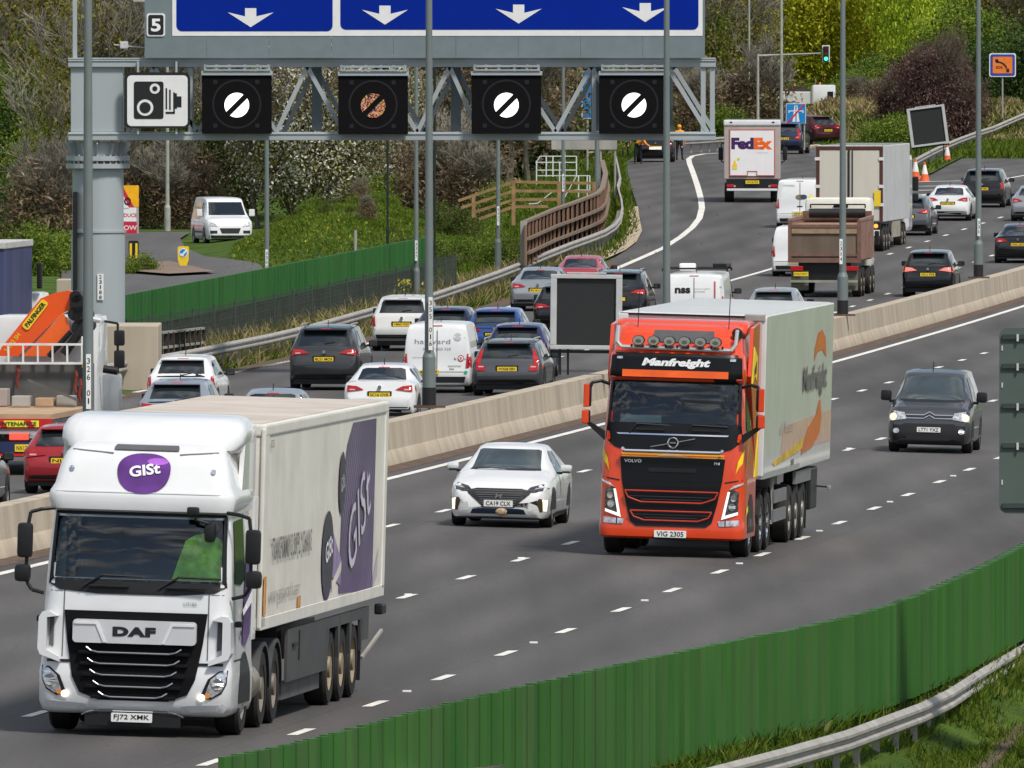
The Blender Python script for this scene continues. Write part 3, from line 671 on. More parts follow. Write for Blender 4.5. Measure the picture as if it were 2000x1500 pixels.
# ---------------- lamp posts ----------------
def lamppost(px, Y, zb, label, name='lamp_post', r0=.135, h=12, zd=1.05, plate=None, pz=1.6, m=POST, foot=True, group='lamp posts on the median barrier', rt=.055, door=True):
    X = (px-1000)*Y/F; o = empty(name, (X, Y, zb), label=label, cat='lamp post', group=group)
    b = MB(); b.cyl((0, 0, .0), (0, 0, zd), r0, r0, 14); b.cyl((0, 0, zd), (0, 0, zd+.12), r0, r0*.72, 14); b.build('base_section', m, o, smooth=50)
    b = MB(); b.cyl((0, 0, zd+.1), (0, 0, h), r0*.66, rt, 14); b.build('pole', m, o, smooth=50)
    b = MB()
    for s in (-1, 1): b.tube([(0, 0, h-.05), (s*.8, 0, h+.25)], .035, 6)
    b.build('bracket', m, o)
    for s in (-1, 1): b = MB(); b.box(s*1.15-.38, s*1.15+.38, -.13, .13, h+.2, h+.33, .04); b.build('lantern', GALV, o)
    if foot:
        b = MB(); b.cyl((0, 0, .02), (0, 0, .42), r0+.006, n=14); b.build('tar_band', INK, o)
        b = MB(); b.box(-.32, .34, -.2, .2, 0, .05); b.build('base_plate', mat('rusty_base', (.10, .06, .04), .9, var=.3), o)
    if plate:
        s, side = plate; w_ = .085; x0 = side*(r0*.66); L = .14*len(s)+.12; b = MB(); b.box(x0-w_/2, x0+w_/2, -r0-.015, -r0-.005, pz, pz+L); pl = b.build('number_plate', WPL, o)
        for i, ch in enumerate(s):
            if ch != ' ': text_flat(ch, x0, pz+L-.12-.14*i, .055, .10, -r0-.02, INK, pl)
    return o
Zb = .27+.88
lamppost(172, 300, Zb, 'thick lamp post on the barrier in front of the gantry column', r0=.15, plate=('326 01', .1), pz=1.28)
lamppost(838, 356, Zb, 'grey green lamp post on the barrier beside the white saloon', r0=.14, plate=('355 016', .35), pz=1.2)
lamppost(1302, 408, Zb, 'grey green lamp post on the barrier behind the orange lorry', r0=.14)
lamppost(1646, 463, Zb, 'grey green lamp post on the barrier in front of the rusty tipper lorry', r0=.145, plate=('2314', -.5), pz=1.4)
lamppost(1911, 528, Zb, 'grey green lamp post on the barrier at the far right, past the black hatchback', r0=.145, plate=('331', .1), pz=1.3)
Y = 540; lamppost(521, Y, gz(gx(521), Y)-.2, 'slim lamp post on the left verge nearest the parked-up white van', r0=.12, plate=('3304', 0), pz=2.0, foot=False, h=11, zd=1.45, group='slim lamp posts on the left verge')
Y = 575; lamppost(813, Y, gz(-3.2, Y)-.3, 'slim lamp post on the left verge by the yellow flowers', r0=.12, plate=('3317', 0), pz=1.75, foot=False, h=11, zd=1.4, group='slim lamp posts on the left verge')
Y = 612; lamppost(973, Y, gz(-.5, Y)-.2, 'slim lamp post on the left verge just left of the brown barrier', r0=.12, plate=('3327', 0), pz=2.1, foot=False, h=11, zd=1.5, group='slim lamp posts on the left verge')
lamppost(1100, 668, gz(2, 668)-.3, 'slim lamp post rising behind the brown noise barrier', r0=.11, plate=('3334', 0), pz=2.2, foot=False, h=11, zd=.6, group='slim lamp posts on the left verge')
PALE = mat('pale_post', (.34, .35, .31), .7, var=.2, dirt=.2)
lamppost(327, 765, gz(-15, 765), 'pale grey lamp post beyond the roundabout, left of the parked van', r0=.14, foot=False, h=10, m=PALE, group='pale lamp posts among the trees')
lamppost(1463, 930, gz(13, 930), 'thin pale lamp post in the trees above the parcel lorry', r0=.08, foot=False, h=11, m=PALE, group='pale lamp posts among the trees')
lamppost(1526, 900, gz(14, 900), 'tall pale lamp post beside the motorway end sign', r0=.15, foot=False, h=12, m=PALE, group='pale lamp posts among the trees')
lamppost(1166, 690, gz(3.2, 690), 'thick grey post with plates behind the brown barrier', r0=.16, foot=False, h=9, plate=('3336', .2), pz=4.8, group='slim lamp posts on the left verge')
DK = mat('dark_green_post', (.012, .02, .016), .6)
lamppost(757, 640, gz(-4.6, 640)+.2, 'thin black pole standing behind the green noise fence', r0=.06, foot=False, h=8, m=DK, group='dark poles behind the fence')
lamppost(849, 610, gz(-2.7, 610)-.3, 'thin black pole directly behind the lamp post on the barrier', r0=.06, foot=False, h=9, m=DK, group='dark poles behind the fence')
def pole(px, Y, h, r, label, m=GALV, name='marker_pole', z0=None):
    X = (px-1000)*Y/F; z = gz(X, Y) if z0 is None else z0
    return MB().cyl((0, 0, -.1), (0, 0, h), r, n=8).build(name, m, None, smooth=True, loc=(X, Y, z), label=label, cat='pole')
pole(694, 568, 2.6, .05, 'short plain grey pole in front of the green noise fence')
pole(640, 560, 1.3, .02, 'very thin stake in the verge below the green noise fence')
# ---------------- portable message boards ----------------
def vms(cx, cy, wpx, hpx, Y, roll, label, zb, yaw=0, m=SW):
    s = F/Y; X = (cx-1000)/s; o = empty('message_board', (X, Y, zb), label=label, cat='message board', group='blank portable message boards'); w_ = wpx/s/2; h_ = hpx/s/2; zc = zat(cy, Y)-zb
    R = Matrix.Rotation(roll, 4, 'Y')
    def bx(name, x0, x1, y0, y1, z0, z1, mm, bev=.01):
        b = MB().box(x0, x1, y0, y1, z0, z1, bev); b.v = [tuple(R @ Vector(v)+Vector((0, 0, zc))) for v in b.v]; return b.build(name, mm, o)
    fm = mat('board_frame', (.5, .51, .51), .5, .2, var=.08)
    b = MB()
    for x0, x1, z0, z1 in ((-w_, w_, h_-.09, h_), (-w_, w_, -h_, -h_+.09), (-w_, -w_+.14, -h_+.093, h_-.093), (w_-.14, w_, -h_+.093, h_-.093)): b.box(x0, x1, -.12, .12, z0, z1, .01)
    b.v = [tuple(R @ Vector(v)+Vector((0, 0, zc))) for v in b.v]; b.build('frame', fm, o)
    bx('screen', -w_+.16, w_-.16, -.05, .05, -h_+.1, h_-.1, mat('blank_led_screen', (.02, .021, .022), .55, var=.15, vs=20))
    bx('inner_panel', -w_+.1, w_-.1, -.03, .06, -h_+.05, h_-.05, mat('panel_edge', (.12, .115, .09), .6))
    for x in (-w_*.72, w_*.72, -w_*.5): MB().beam(R @ Vector((x, .05, -h_+.05))+Vector((0, 0, zc)), Vector((x+sin(roll)*-h_, .05, 0)), .05, .05).build('leg', BLACK, o)
    bx('lower_bar', -w_, w_, -.05, .08, -h_-.09, -h_-.02, BLACK, 0)
    bx('top_bar', -w_*.55, w_*.55, -.03, .03, h_+.02, h_+.05, fm, 0)
    
vms(1145, 609, 140, 146, 388, radians(.6), 'blank dark message board on the barrier beside the orange lorry', Zb)
p = rayL(1842, 325); vms(1812, 246, 74, 76, p.y, radians(-7.5), 'leaning blank message board behind the traffic cones', p.z)
# ---------------- sign seen from behind at the right edge ----------------
Y = 240.0; s = F/Y; X0 = 952/s; X1 = 1330/s; z0 = zat(1003, Y); z1 = zat(640, Y); bs_ = mat('sign_back_green_grey', (.075, .10, .09), .6, var=.1, vs=1)
o = empty('sign_back', (X0+1.3, Y, gz(X0+1.3, Y)), label='large grey green traffic sign seen from behind at the right edge', cat='road sign'); oz = o.location
MB().prism(rrect(-1.3, X1-X0-1.3, z0-oz.z, z1-oz.z, .12, 5), 0, .04).build('panel', bs_, o)
b = MB()
for py in (658, 715, 793, 870, 988): z = zat(py, Y)-oz.z; b.box(-1.26, X1-X0-1.35, -.04, 0, z-.03, z+.035)
b.build('stiffening_rail', mat('sign_rail', (.05, .065, .06), .5, .3), o)
b = MB()
for py in (658, 715, 793, 870): z = zat(py, Y)-oz.z; b.box(-1.06, -1.03, -.06, -.03, z-.06, z+.04)
for py in (678, 750, 940): z = zat(py, Y)-oz.z; b.box(-1.27, -1.25, -.01, 0, z-.05, z+.02)
b.build('clip', mat('bright_clip', (.7, .7, .68), .3, .5), o)
b = MB(); b.cyl((.6, -.1, -1.2), (.6, -.1, z1-oz.z-.1), .08, n=10); b.cyl((1.35, -.1, -1.2), (1.35, -.1, z1-oz.z-.1), .08, n=10); b.build('post', GALV, o)
# ---------------- small signs and roadside furniture ----------------
def at_s(px, py, Y): s = F/Y; return Vector(((px-1000)/s, Y, zat(py, Y)))
def signboard(name, label, x0, x1, y0, y1, Y, face, border=None, base=None, thick=.05, r=.04, bw=.04, posts=(0.5,), pr=.04, pm=GALV, cat='road sign', roll=0):
    s = F/Y; cx = (x0+x1)/2; p = at_s(cx, 0, Y); g_ = gz(p.x, Y) if base is None else base; o = empty(name, (p.x, Y, g_), label=label, cat=cat)
    za, zb_ = zat(y1, Y)-g_, zat(y0, Y)-g_; w_ = (x1-x0)/s
    MB().prism(rrect(-w_/2, w_/2, za, zb_, r), 0, thick).build('back_board', border or GALV, o)
    if border: MB().prism(rrect(-w_/2+bw, w_/2-bw, za+bw, zb_-bw, r), -.012, -.002).build('face', face, o)
    b = MB()
    for t in posts: b.cyl((-w_/2+w_*t, thick+.04, -.2), (-w_/2+w_*t, thick+.04, zb_-.05), pr, n=8)
    b.build('post', pm, o); return o, w_, za, zb_
# emergency phone sign
Y = 830; o, w_, za, zb_ = signboard('phone_sign', 'orange and blue emergency telephone sign marked SOS on a thin post', 1932, 1984, 104, 150, Y, mat('sos_blue', (.03, .06, .32), .4), SW, base=zat(222, Y), r=.1, bw=.05)
h_ = zb_-za; OR = mat('sos_orange', (.78, .2, .03), .4); MB().prism(rrect(-w_/2+.17, w_/2-.17, za+.17, zb_-.17, .03), -.022, -.013).build('orange_panel', OR, o)
ph = []; cx, cz = -.02, za+h_*.40
for i in range(11): t = radians(100-80*i/10); ph.append((cx-.22+.5*cos(t)*1.0, cz-.2+.5*sin(t)))
for i in range(10, -1, -1): t = radians(100-80*i/10); ph.append((cx-.22+.42*cos(t), cz-.2+.42*sin(t)))
b = MB().prism(ph, -.03, -.023); b.prism(rrect(-.36, -.2, za+h_*.63, za+h_*.75, .03), -.03, -.023); b.prism(rrect(.18, .32, za+.22, za+.40, .03), -.03, -.023); b.build('handset_symbol', INK, o)
text_flat('SOS', -.16, za+h_*.4, .32, .13, -.031, INK, o, bold=.02)
# end of motorway sign
Y = 868; o, w_, za, zb_ = signboard('motorway_end_sign', 'blue end of motorway sign with red diagonal stripe', 1535, 1574, 202, 241, Y, mat('sky_sign_blue', (.01, .22, .55), .4), SW, base=zat(285, Y), r=.03, bw=.025, posts=(.92,), pm=PALE)
h_ = zb_-za; zc = (za+zb_)/2
b = MB()
for sx in (-1, 1):
    b.prism([(sx*.03, za+.08), (sx*.18, za+.08), (sx*.07, zb_-.08), (sx*.03, zb_-.08)] if sx > 0 else [(-.18, za+.08), (-.03, za+.08), (-.03, zb_-.08), (-.07, zb_-.08)], -.022, -.013)
b.box(-.38, .38, -.026, -.014, zc+.1, zc+.15); b.box(-.38, -.33, -.026, -.014, zc+.02, zc+.1); b.box(.33, .38, -.026, -.014, zc+.02, zc+.1); b.build('motorway_symbol', SW, o)
MB().prism([(-w_/2+.02, za+.02), (-w_/2+.12, za+.02), (w_/2-.02, zb_-.02), (w_/2-.12, zb_-.02)], -.036, -.028).build('red_bar', mat('sign_red', (.55, .02, .05), .4), o)
# traffic signal on a mast arm
Y = 905; s = F/Y; o = empty('traffic_signal', at_s(1480, 262, Y), label='green traffic light hanging at the end of a pale mast arm', cat='traffic light'); oz = o.location
b = MB(); b.cyl((0, 0, 0), (0, 0, zat(105, Y)-oz.z), .09, .07, 10); b.cyl((0, 0, zat(109, Y)-oz.z), ((1605-1480)/s, 0, zat(104, Y)-oz.z), .06, .04, 8); b.build('mast', PALE, o, smooth=True)
a = at_s(1613, 105, Y)-oz; MB().box(a.x-.2, a.x+.2, -.1, .0, a.z-.44, a.z+.44, .02).build('backing_board', SW, o); hb = MB().box(a.x-.15, a.x+.15, -.3, -.1, a.z-.4, a.z+.4, .03).build('lamp_housing', BLACK, o)
for k, mm in ((.26, mat('unlit_red', (.05, .008, .008), .3)), (0, mat('unlit_amber', (.05, .03, .006), .3)), (-.26, mat('lit_green', (.05, 1, .45), .3, emit=1.6, var=0))):
    MB().cyl((a.x, -.33, a.z+k), (a.x, -.29, a.z+k), .1, n=16).build('lamp', mm, hb)
# grey sign seen from behind by the slip road
Y = 740; signboard('sign_back', 'wide pale grey sign seen from behind under the gantry', 1077, 1205, 268, 292, Y, GALV, None, posts=(.2, .75, .97), pr=.05)
# blue sign between the trees behind the truss
Y = 790; o, w_, za, zb_ = signboard('tall_sign', 'narrow tall blue sign glimpsed behind the gantry truss', 1136, 1158, 128, 232, Y, mat('sky_sign_blue', (.01, .22, .55), .4), SW, r=.03, bw=.05, posts=(.5,), pr=.06)
# countdown style number boards
# roundabout bollards
def keep(px0, px1, y0, y1, label, kind):
    Y = rayL((px0+px1)/2, y1).y; s = F/Y; p = at_s((px0+px1)/2, y1, Y); o = empty('bollard', p, label=label, cat='bollard'); w_ = (px1-px0)/s/2; h_ = (y1-y0)/s
    YEL = mat('bollard_yellow', (.8, .55, .02), .4, var=.1)
    body = [(-.03, 0), (.03, 0), (w_*.55, h_*.2), (w_*.95, h_*.45), (w_, h_*.95), (w_*.8, h_), (-w_*.8, h_), (-w_, h_*.95), (-w_*.95, h_*.45), (-w_*.55, h_*.2)]
    MB().prism(body, -.09, .09).build('body', BLACK if kind == 'stripe' else YEL, o, smooth=30)
    if kind == 'stripe':
        b = MB()
        for sx in (-1, 1): b.box(sx*w_*.55-w_*.22, sx*w_*.55+w_*.22, -.1, -.092, h_*.3, h_*.9)
        b.build('yellow_stripe', YEL, o)
    else:
        MB().prism(ell(0, h_*.74, w_*.8, w_*.8), -.1, -.092).build('blue_disc', SW, o); MB().prism(ell(0, h_*.74, w_*.66, w_*.66), -.108, -.1).build('blue_face', mat('sky_sign_blue', (.01, .22, .55)), o)
        MB().prism([(-.1, -.13+h_*.74), (-.13, h_*.74), (-.06, h_*.74-.05), (.1, h_*.74+.12), (.14, h_*.74+.06), (0, h_*.74-.09), (.04, h_*.74-.13)], -.116, -.108).build('white_arrow', SW, o)
        MB().prism([(-.03, -.01), (.03, -.01), (w_*.5, h_*.18), (-w_*.5, h_*.18)], -.1, .1).build('foot', BLACK, o)
    MB().cyl((0, 0, -.1), (0, 0, .1), .06, n=8).build('stub', BLACK, o)
keep(251, 271, 470, 520, 'black bollard with yellow stripes on the roundabout island', 'stripe')
keep(347, 369, 481, 529, 'yellow keep-left bollard with a round blue arrow disc', 'disc')
# warning sign beside the gantry column
Y = 735; o, w_, za, zb_ = signboard('warning_sign', 'yellow backed roundabout warning sign with red and white plates, half hidden by the gantry column', 200, 271, 362, 456, Y, SW, None, r=.02)
YB = mat('amber_board', (.85, .42, .01), .4); s = F/Y; h_ = zb_-za
MB().box(-w_/2, w_/2, -.012, -.002, zb_-h_*.45, zb_).build('amber_board', YB, o)
def tri(r, cz): return [(-r, cz+r*.55), (r, cz+r*.55), (0, cz-r*1.1)]
MB().prism([(-w_/2, zb_-.05), (.1, zb_-.05), (w_/2-.2, zb_-h_*.45), (-w_/2, zb_-h_*.45)], -.022, -.013).build('red_triangle', mat('sign_red', (.55, .02, .05), .4), o)
MB().prism([(-w_/2, zb_-.1), (-.02, zb_-.1), (w_/2-.42, zb_-h_*.47), (-w_/2, zb_-h_*.47)], -.032, -.023).build('white_triangle', SW, o)
MB().box(-w_/2, w_/2-.1, -.014, -.004, za+h_*.25, zb_-h_*.46).build('white_plate', SW, o)
MB().box(-w_/2, w_/2-.08, -.02, -.004, za, za+h_*.24).build('red_plate', mat('sign_red', (.55, .02, .05), .4), o)
text_flat('O', .3, zb_-h_*.33, .3, .34, -.04, INK, o, bold=.03); text_flat('REDUCE', .3, za+h_*.38, .8, .16, -.02, mat('sign_red', (.55, .02, .05)), o, bold=.02); text_flat('NOW', .3, za+h_*.12, .8, .2, -.03, SW, o, bold=.02)
# yellow marker boards and round sign in the bushes on the left
Y = 735; o, w_, za, zb_ = signboard('route_sign', 'small yellow sign in the bushes left of the gantry column', 98, 116, 443, 468, Y, mat('bollard_yellow', (.8, .55, .02)), INK, bw=.03); text_flat('N', 0, (za+zb_)/2, w_*.5, .35, -.02, INK, o, bold=.03)
Y = 720; s = F/Y; p = at_s(140, 463, Y); o = empty('round_sign', p, label='round red and white sign half hidden behind the dark conduit', cat='road sign'); b = MB().prism(ell(0, 0, .3, .3), 0, .03).build('red_ring', mat('sign_red', (.55, .02, .05)), o); MB().prism(ell(0, 0, .22, .22), -.01, -.001).build('white_face', SW, o); MB().cyl((0, .06, -1.8), (0, .06, .3), .04, n=8).build('post', GALV, o)
# concrete blocks
def cblock(x0, x1, y0, y1, Y, d, label, zb=None):
    a = at_s(x0, y1, Y); c = at_s(x1, y0, Y); z = gz((a.x+c.x)/2, Y)-.1; b = MB().box(-(c.x-a.x)/2, (c.x-a.x)/2, 0, d, z-z, c.z-z, .03)
    return b.build('concrete_block', mat('pale_concrete', (.42, .36, .28), .9, var=.14, vs=1, streak=True), None, loc=((a.x+c.x)/2, Y, z), label=label, cat='concrete block')
cblock(150, 309, 636, 755, 462, 4.5, 'pale concrete plinth beside the white lorry cab'); cblock(110, 138, 546, 600, 560, 2, 'small pale concrete block behind the orange crane')
# low parapet fence beside the plinth
P0, P1 = at_s(314, 650, 476), at_s(398, 641, 498); zb = gz(P0.x, 480); o = empty('parapet', (P0.x, P0.y, zb), label='short dark slatted parapet next to the concrete plinth', cat='fence'); b = MB(); q = P1-P0; zt = P0.z-zb; st_ = MB()
for k in (0, -.42, -.82): b.beam(Vector((0, 0, zt+k)), Vector((q.x, q.y, zt+q.z+k)), .08, .07)
for i in range(9): a = i/8; MB().beam(Vector((q.x*a, q.y*a, 0)), Vector((q.x*a, q.y*a, zt+q.z*a)), .14 if i % 8 else .1, .12).build('post', mat('dark_post', (.03, .025, .02), .8), o)
b.build('rail', GALV, o)
# ---------------- cones ----------------
CO = mat('cone_orange', (.75, .12, .03), .5, var=.15, dirt=.2); CW = mat('cone_white', (.75, .72, .68), .5, var=.1, dirt=.2)
def cone(px, y0, y1, label, roll=0):
    p = rayL(px, y1); s = F/p.y; h = (y1-y0)/s; o = empty('traffic_cone', p, ry=roll, label=label, cat='traffic cone', group='orange traffic cones at the gore'); k = .24*h
    MB().box(-.27*h, .27*h, -.27*h, .27*h, 0, .06*h, .01).build('foot', CO, o)
    MB().cyl((0, 0, .05*h), (0, 0, .4*h), k, k*.68, 16).build('lower_cone', CO, o, smooth=True); MB().cyl((0, 0, .4*h), (0, 0, .85*h), k*.68, k*.28, 16).build('white_sleeve', CW, o, smooth=True); MB().cyl((0, 0, .85*h), (0, 0, h), k*.28, k*.18, 16).build('tip', CO, o, smooth=True)
cone(1806, 316, 356, 'orange and white traffic cone standing alone on the asphalt'); cone(1788, 310, 352, 'traffic cone half hidden behind the white trailer'); cone(1850, 282, 318, 'faded traffic cone on the grass under the leaning message board')
# verge marker post
p = rayL(741, 603); o = empty('marker_post', p, label='small white marker post with red reflector by the left guard rail', cat='marker post'); MB().box(-.06, .06, -.04, .04, 0, .45, .01).build('body', WPL, o); MB().box(-.04, .04, -.05, -.041, .15, .3).build('reflector', REDL, o); MB().box(-.065, .065, -.045, .045, .36, .46).build('cap', INK, o)
# ---------------- wooden stair rails and white handrails ----------------
WD = mat('old_timber', (.29, .175, .085), .85, var=.25)
def railset(name, label, runs, Y, posts, m, w_=.06, cat='handrail', Y2=None):
    o = None; b = MB(); q = MB()
    p0 = at_s(*runs[0][0], Y); o = empty(name, p0, label=label, cat=cat)
    for rn in runs:
        P = [at_s(a, c, Y)-p0 for a, c in rn]
        for a, c in zip(P, P[1:]): b.beam(a, c, w_, w_)
    for a, y0, y1 in posts: q.beam(at_s(a, y0, Y)-p0, at_s(a, y1, Y)-p0, w_*1.3, w_*1.3)
    b.build('rail', m, o); q.build('post', m, o)
railset('wooden_fence', 'weathered wooden post and rail fence climbing behind the brown barrier', [[(895, 392), (1003, 355), (1163, 358)], [(900, 406), (1003, 373), (1108, 373), (1163, 375)], [(922, 416), (1003, 390), (1092, 389)], [(935, 428), (1003, 404), (1070, 403)]], 672, [(1003, 352, 440), (1092, 356, 420), (925, 380, 425), (1160, 356, 400)], WD, .11, 'fence')
WR = mat('white_handrail', (.6, .62, .6), .5)
railset('handrail', 'white tubular handrails around steps behind the brown barrier', [[(1048, 316), (1055, 305), (1126, 305)], [(1046, 317), (1126, 317)], [(1050, 332), (1126, 332)], [(1050, 343), (1152, 343)], [(1122, 371), (1150, 371)], [(1033, 398), (1050, 397), (1078, 375)], [(1103, 385), (1125, 345)]], 700, [(1048, 314, 360), (1067, 305, 345), (1080, 305, 345), (1093, 317, 390), (1126, 305, 345), (1130, 343, 385), (1147, 343, 385), (1152, 343, 372)], WR, .04)
# ---------------- cars and vans ----------------
_wm = {}
def wheel(parent, x, y, r, w_, rim=RIM, side=1, name='wheel', hub=None):
    """tyre + rim; side=+1 shows its face to +X"""
    k = ('t', r, w_); 
    t0 = (r, w_)
    def tyre():
        n = 28; pr = [(r*.62, -w_/2), (r*.93, -w_/2), (r, -w_/2+.04), (r, w_/2-.04), (r*.93, w_/2), (r*.62, w_/2)]; vs = []
        for i in range(n):
            a = 2*pi*i/n; vs += [(p[1], p[0]*cos(a), p[0]*sin(a)) for p in pr]
        m_ = len(pr); return MB().add(vs, [(i*m_+j, i*m_+j+1, ((i+1) % n)*m_+j+1, ((i+1) % n)*m_+j) for i in range(n) for j in range(m_-1)])
    def place(key, mk, nm, m, par, loc):
        if key in _wm: o = bpy.data.objects.new(nm, _wm[key]); S.collection.objects.link(o); o.parent = par; o.location = loc
        else: o = mk().build(nm, m, par, smooth=40, loc=loc); _wm[key] = o.data
        return o
    t = place(('t', r, w_), tyre, name, TYRE, parent, (x, y, r))
    def rimf():
        b = MB(); d = w_/2-.015; n = 24
        vs = [(d*side, r*.64*cos(2*pi*i/n), r*.64*sin(2*pi*i/n)) for i in range(n)]+[((d-.06)*side, r*.52*cos(2*pi*i/n), r*.52*sin(2*pi*i/n)) for i in range(n)]+[((d-.12)*side, 0, 0)]
        b.add(vs, [(i, (i+1) % n, n+(i+1) % n, n+i) for i in range(n)]+[(n+i, n+(i+1) % n, 2*n) for i in range(n)])
        for q in range(5):
            a = 2*pi*q/5; b.beam((( d-.05)*side, 0, 0), ((d-.03)*side, r*.58*cos(a), r*.58*sin(a)), .07, .05)
        return b
    def hubf():
        d = w_/2-.01; b = MB(); n = 24; vs = []
        pr = [(r*.64, d), (r*.5, d-.1), (r*.3, d-.1), (r*.28, d+.02), (.01, d+.03)]
        for i in range(n):
            a = 2*pi*i/n; vs += [(p[1]*side, p[0]*cos(a), p[0]*sin(a)) for p in pr]
        m_ = len(pr); b.add(vs, [(i*m_+j, i*m_+j+1, ((i+1) % n)*m_+j+1, ((i+1) % n)*m_+j) for i in range(n) for j in range(m_-1)])
        return b
    place((hub or 'r', r, w_, side, rim.name), hubf if hub else rimf, 'rim', rim, t, (0, 0, 0))
    return t
def loft(stn, W, name, m, parent, crown=.035, step=.09, wb=.965, sill=.26):
    """stn: (y, ztop, wtop, zbelt, plan, zsill)"""
    rows = []
    ss = []
    for a, c in zip(stn, stn[1:]):
        k = max(1, int((c[0]-a[0])/step))
        for i in range(k): t = i/k; ss.append([p+(q-p)*t for p, q in zip(a, c)])
    ss.append(list(stn[-1]))
    for y, zt, wt, zb, pl, zs in ss:
        hw = W/2*pl; zb = min(zb, zt-.02); wt = min(wt*W/2, hw*wb-.015); hb = hw*wb
        h = [(0, zt+crown), (.35*wt, zt+crown*.92), (.65*wt, zt+crown*.7), (.88*wt, zt+crown*.3), (wt, zt-.015*(zt-zb > .1)), (wt+(hb-wt)*.5+.012, (zt+zb)/2), (hb, zb), (hw, max(zs+.2, zb-.16)), (hw*1.0, (zs+zb)/2), (hw*.99, zs+.08), (hw*.94, zs)]
        r = [(x, y, z) for x, z in h]; rows.append([(-x, y_, z) for x, y_, z in r[:0:-1]]+r)
    k = len(rows[0]); b = MB(); b.add([p for r in rows for p in r], [(j*k+i, j*k+i+1, (j+1)*k+i+1, (j+1)*k+i) for j in range(len(rows)-1) for i in range(k-1)]+[tuple(range(k)), tuple(range((len(rows)-1)*k, len(rows)*k))[::-1]]+[(j*k, (j+1)*k, (j+1)*k+k-1, j*k+k-1) for j in range(len(rows)-1)])
    o = b.build(name, m, parent, smooth=38); bv = BVHTree.FromPolygons([Vector(v) for v in b.v], b.f); return o, bv
# rear-view profiles: station list from the tail forward for a 1.8 m wide car, (y, ztop/H, wtop, zbelt/H, plan, zsill)
STY = {
 'hatch': ([(0, .43, .86, .40, .84, .38), (.04, .47, .88, .45, .90, .30), (.09, .63, .86, .60, .94, .27), (.16, .685, .84, .655, .97, .25), (.24, .72, .83, .66, .985, .25), (.62, .925, .69, .665, 1, .24), (.72, .965, .68, .665, 1, .24), (1.3, .99, .70, .66, 1, .24), (2.0, 1.0, .70, .65, 1, .24), (2.5, .97, .69, .64, 1, .24), (3.2, .70, .78, .62, 1, .24), (3.9, .58, .80, .55, .96, .25), (4.15, .45, .70, .4, .84, .3)], .50, 4.15),
 'suv': ([(0, .40, .88, .38, .86, .42), (.04, .44, .90, .42, .92, .36), (.10, .60, .88, .56, .95, .32), (.16, .655, .86, .62, .975, .3), (.22, .69, .85, .63, .99, .3), (.50, .91, .74, .64, 1, .3), (.60, .955, .73, .64, 1, .3), (1.2, .985, .75, .64, 1, .3), (2.2, 1.0, .75, .63, 1, .3), (2.8, .97, .73, .63, 1, .3), (3.4, .72, .8, .62, 1, .3), (4.2, .62, .82, .57, .96, .3), (4.5, .45, .72, .42, .86, .34)], .50, 4.5),
 'saloon': ([(0, .42, .84, .40, .82, .36), (.04, .46, .87, .44, .89, .30), (.09, .62, .84, .59, .93, .26), (.13, .70, .82, .66, .96, .25), (.5, .725, .80, .68, .985, .24), (.62, .73, .78, .69, .99, .24), (1.25, .935, .67, .69, 1, .24), (1.4, .965, .66, .69, 1, .24), (2.0, 1, .67, .67, 1, .24), (2.6, .97, .66, .66, 1, .24), (3.35, .70, .75, .64, 1, .24), (4.3, .57, .78, .54, .95, .25), (4.65, .43, .7, .4, .84, .3)], .50, 4.65),
 'smallvan': ([(0, .30, .93, .29, .90, .26), (.03, .33, .94, .32, .94, .22), (.07, .55, .93, .50, .97, .2), (.13, .90, .86, .58, .985, .2), (.2, .955, .82, .58, 1, .2), (.4, .985, .82, .58, 1, .2), (2.2, 1, .82, .56, 1, .2), (2.9, .97, .80, .55, 1, .2), (3.6, .63, .82, .53, 1, .2), (4.2, .55, .8, .5, .95, .2), (4.4, .4, .7, .38, .85, .24)], .58, 4.4),
 'van': ([(0, .28, .94, .27, .92, .26), (.03, .31, .95, .30, .95, .22), (.07, .5, .95, .46, .98, .2), (.12, .93, .88, .52, .99, .2), (.18, .965, .85, .52, 1, .2), (.4, .985, .85, .52, 1, .2), (3.3, 1, .85, .5, 1, .2), (3.9, .96, .82, .5, 1, .2), (4.5, .60, .82, .5, 1, .2), (4.9, .5, .8, .46, .93, .2), (5.0, .36, .7, .34, .85, .24)], .6, 5.0)}
VG = 'vehicles queuing on the far carriageway'
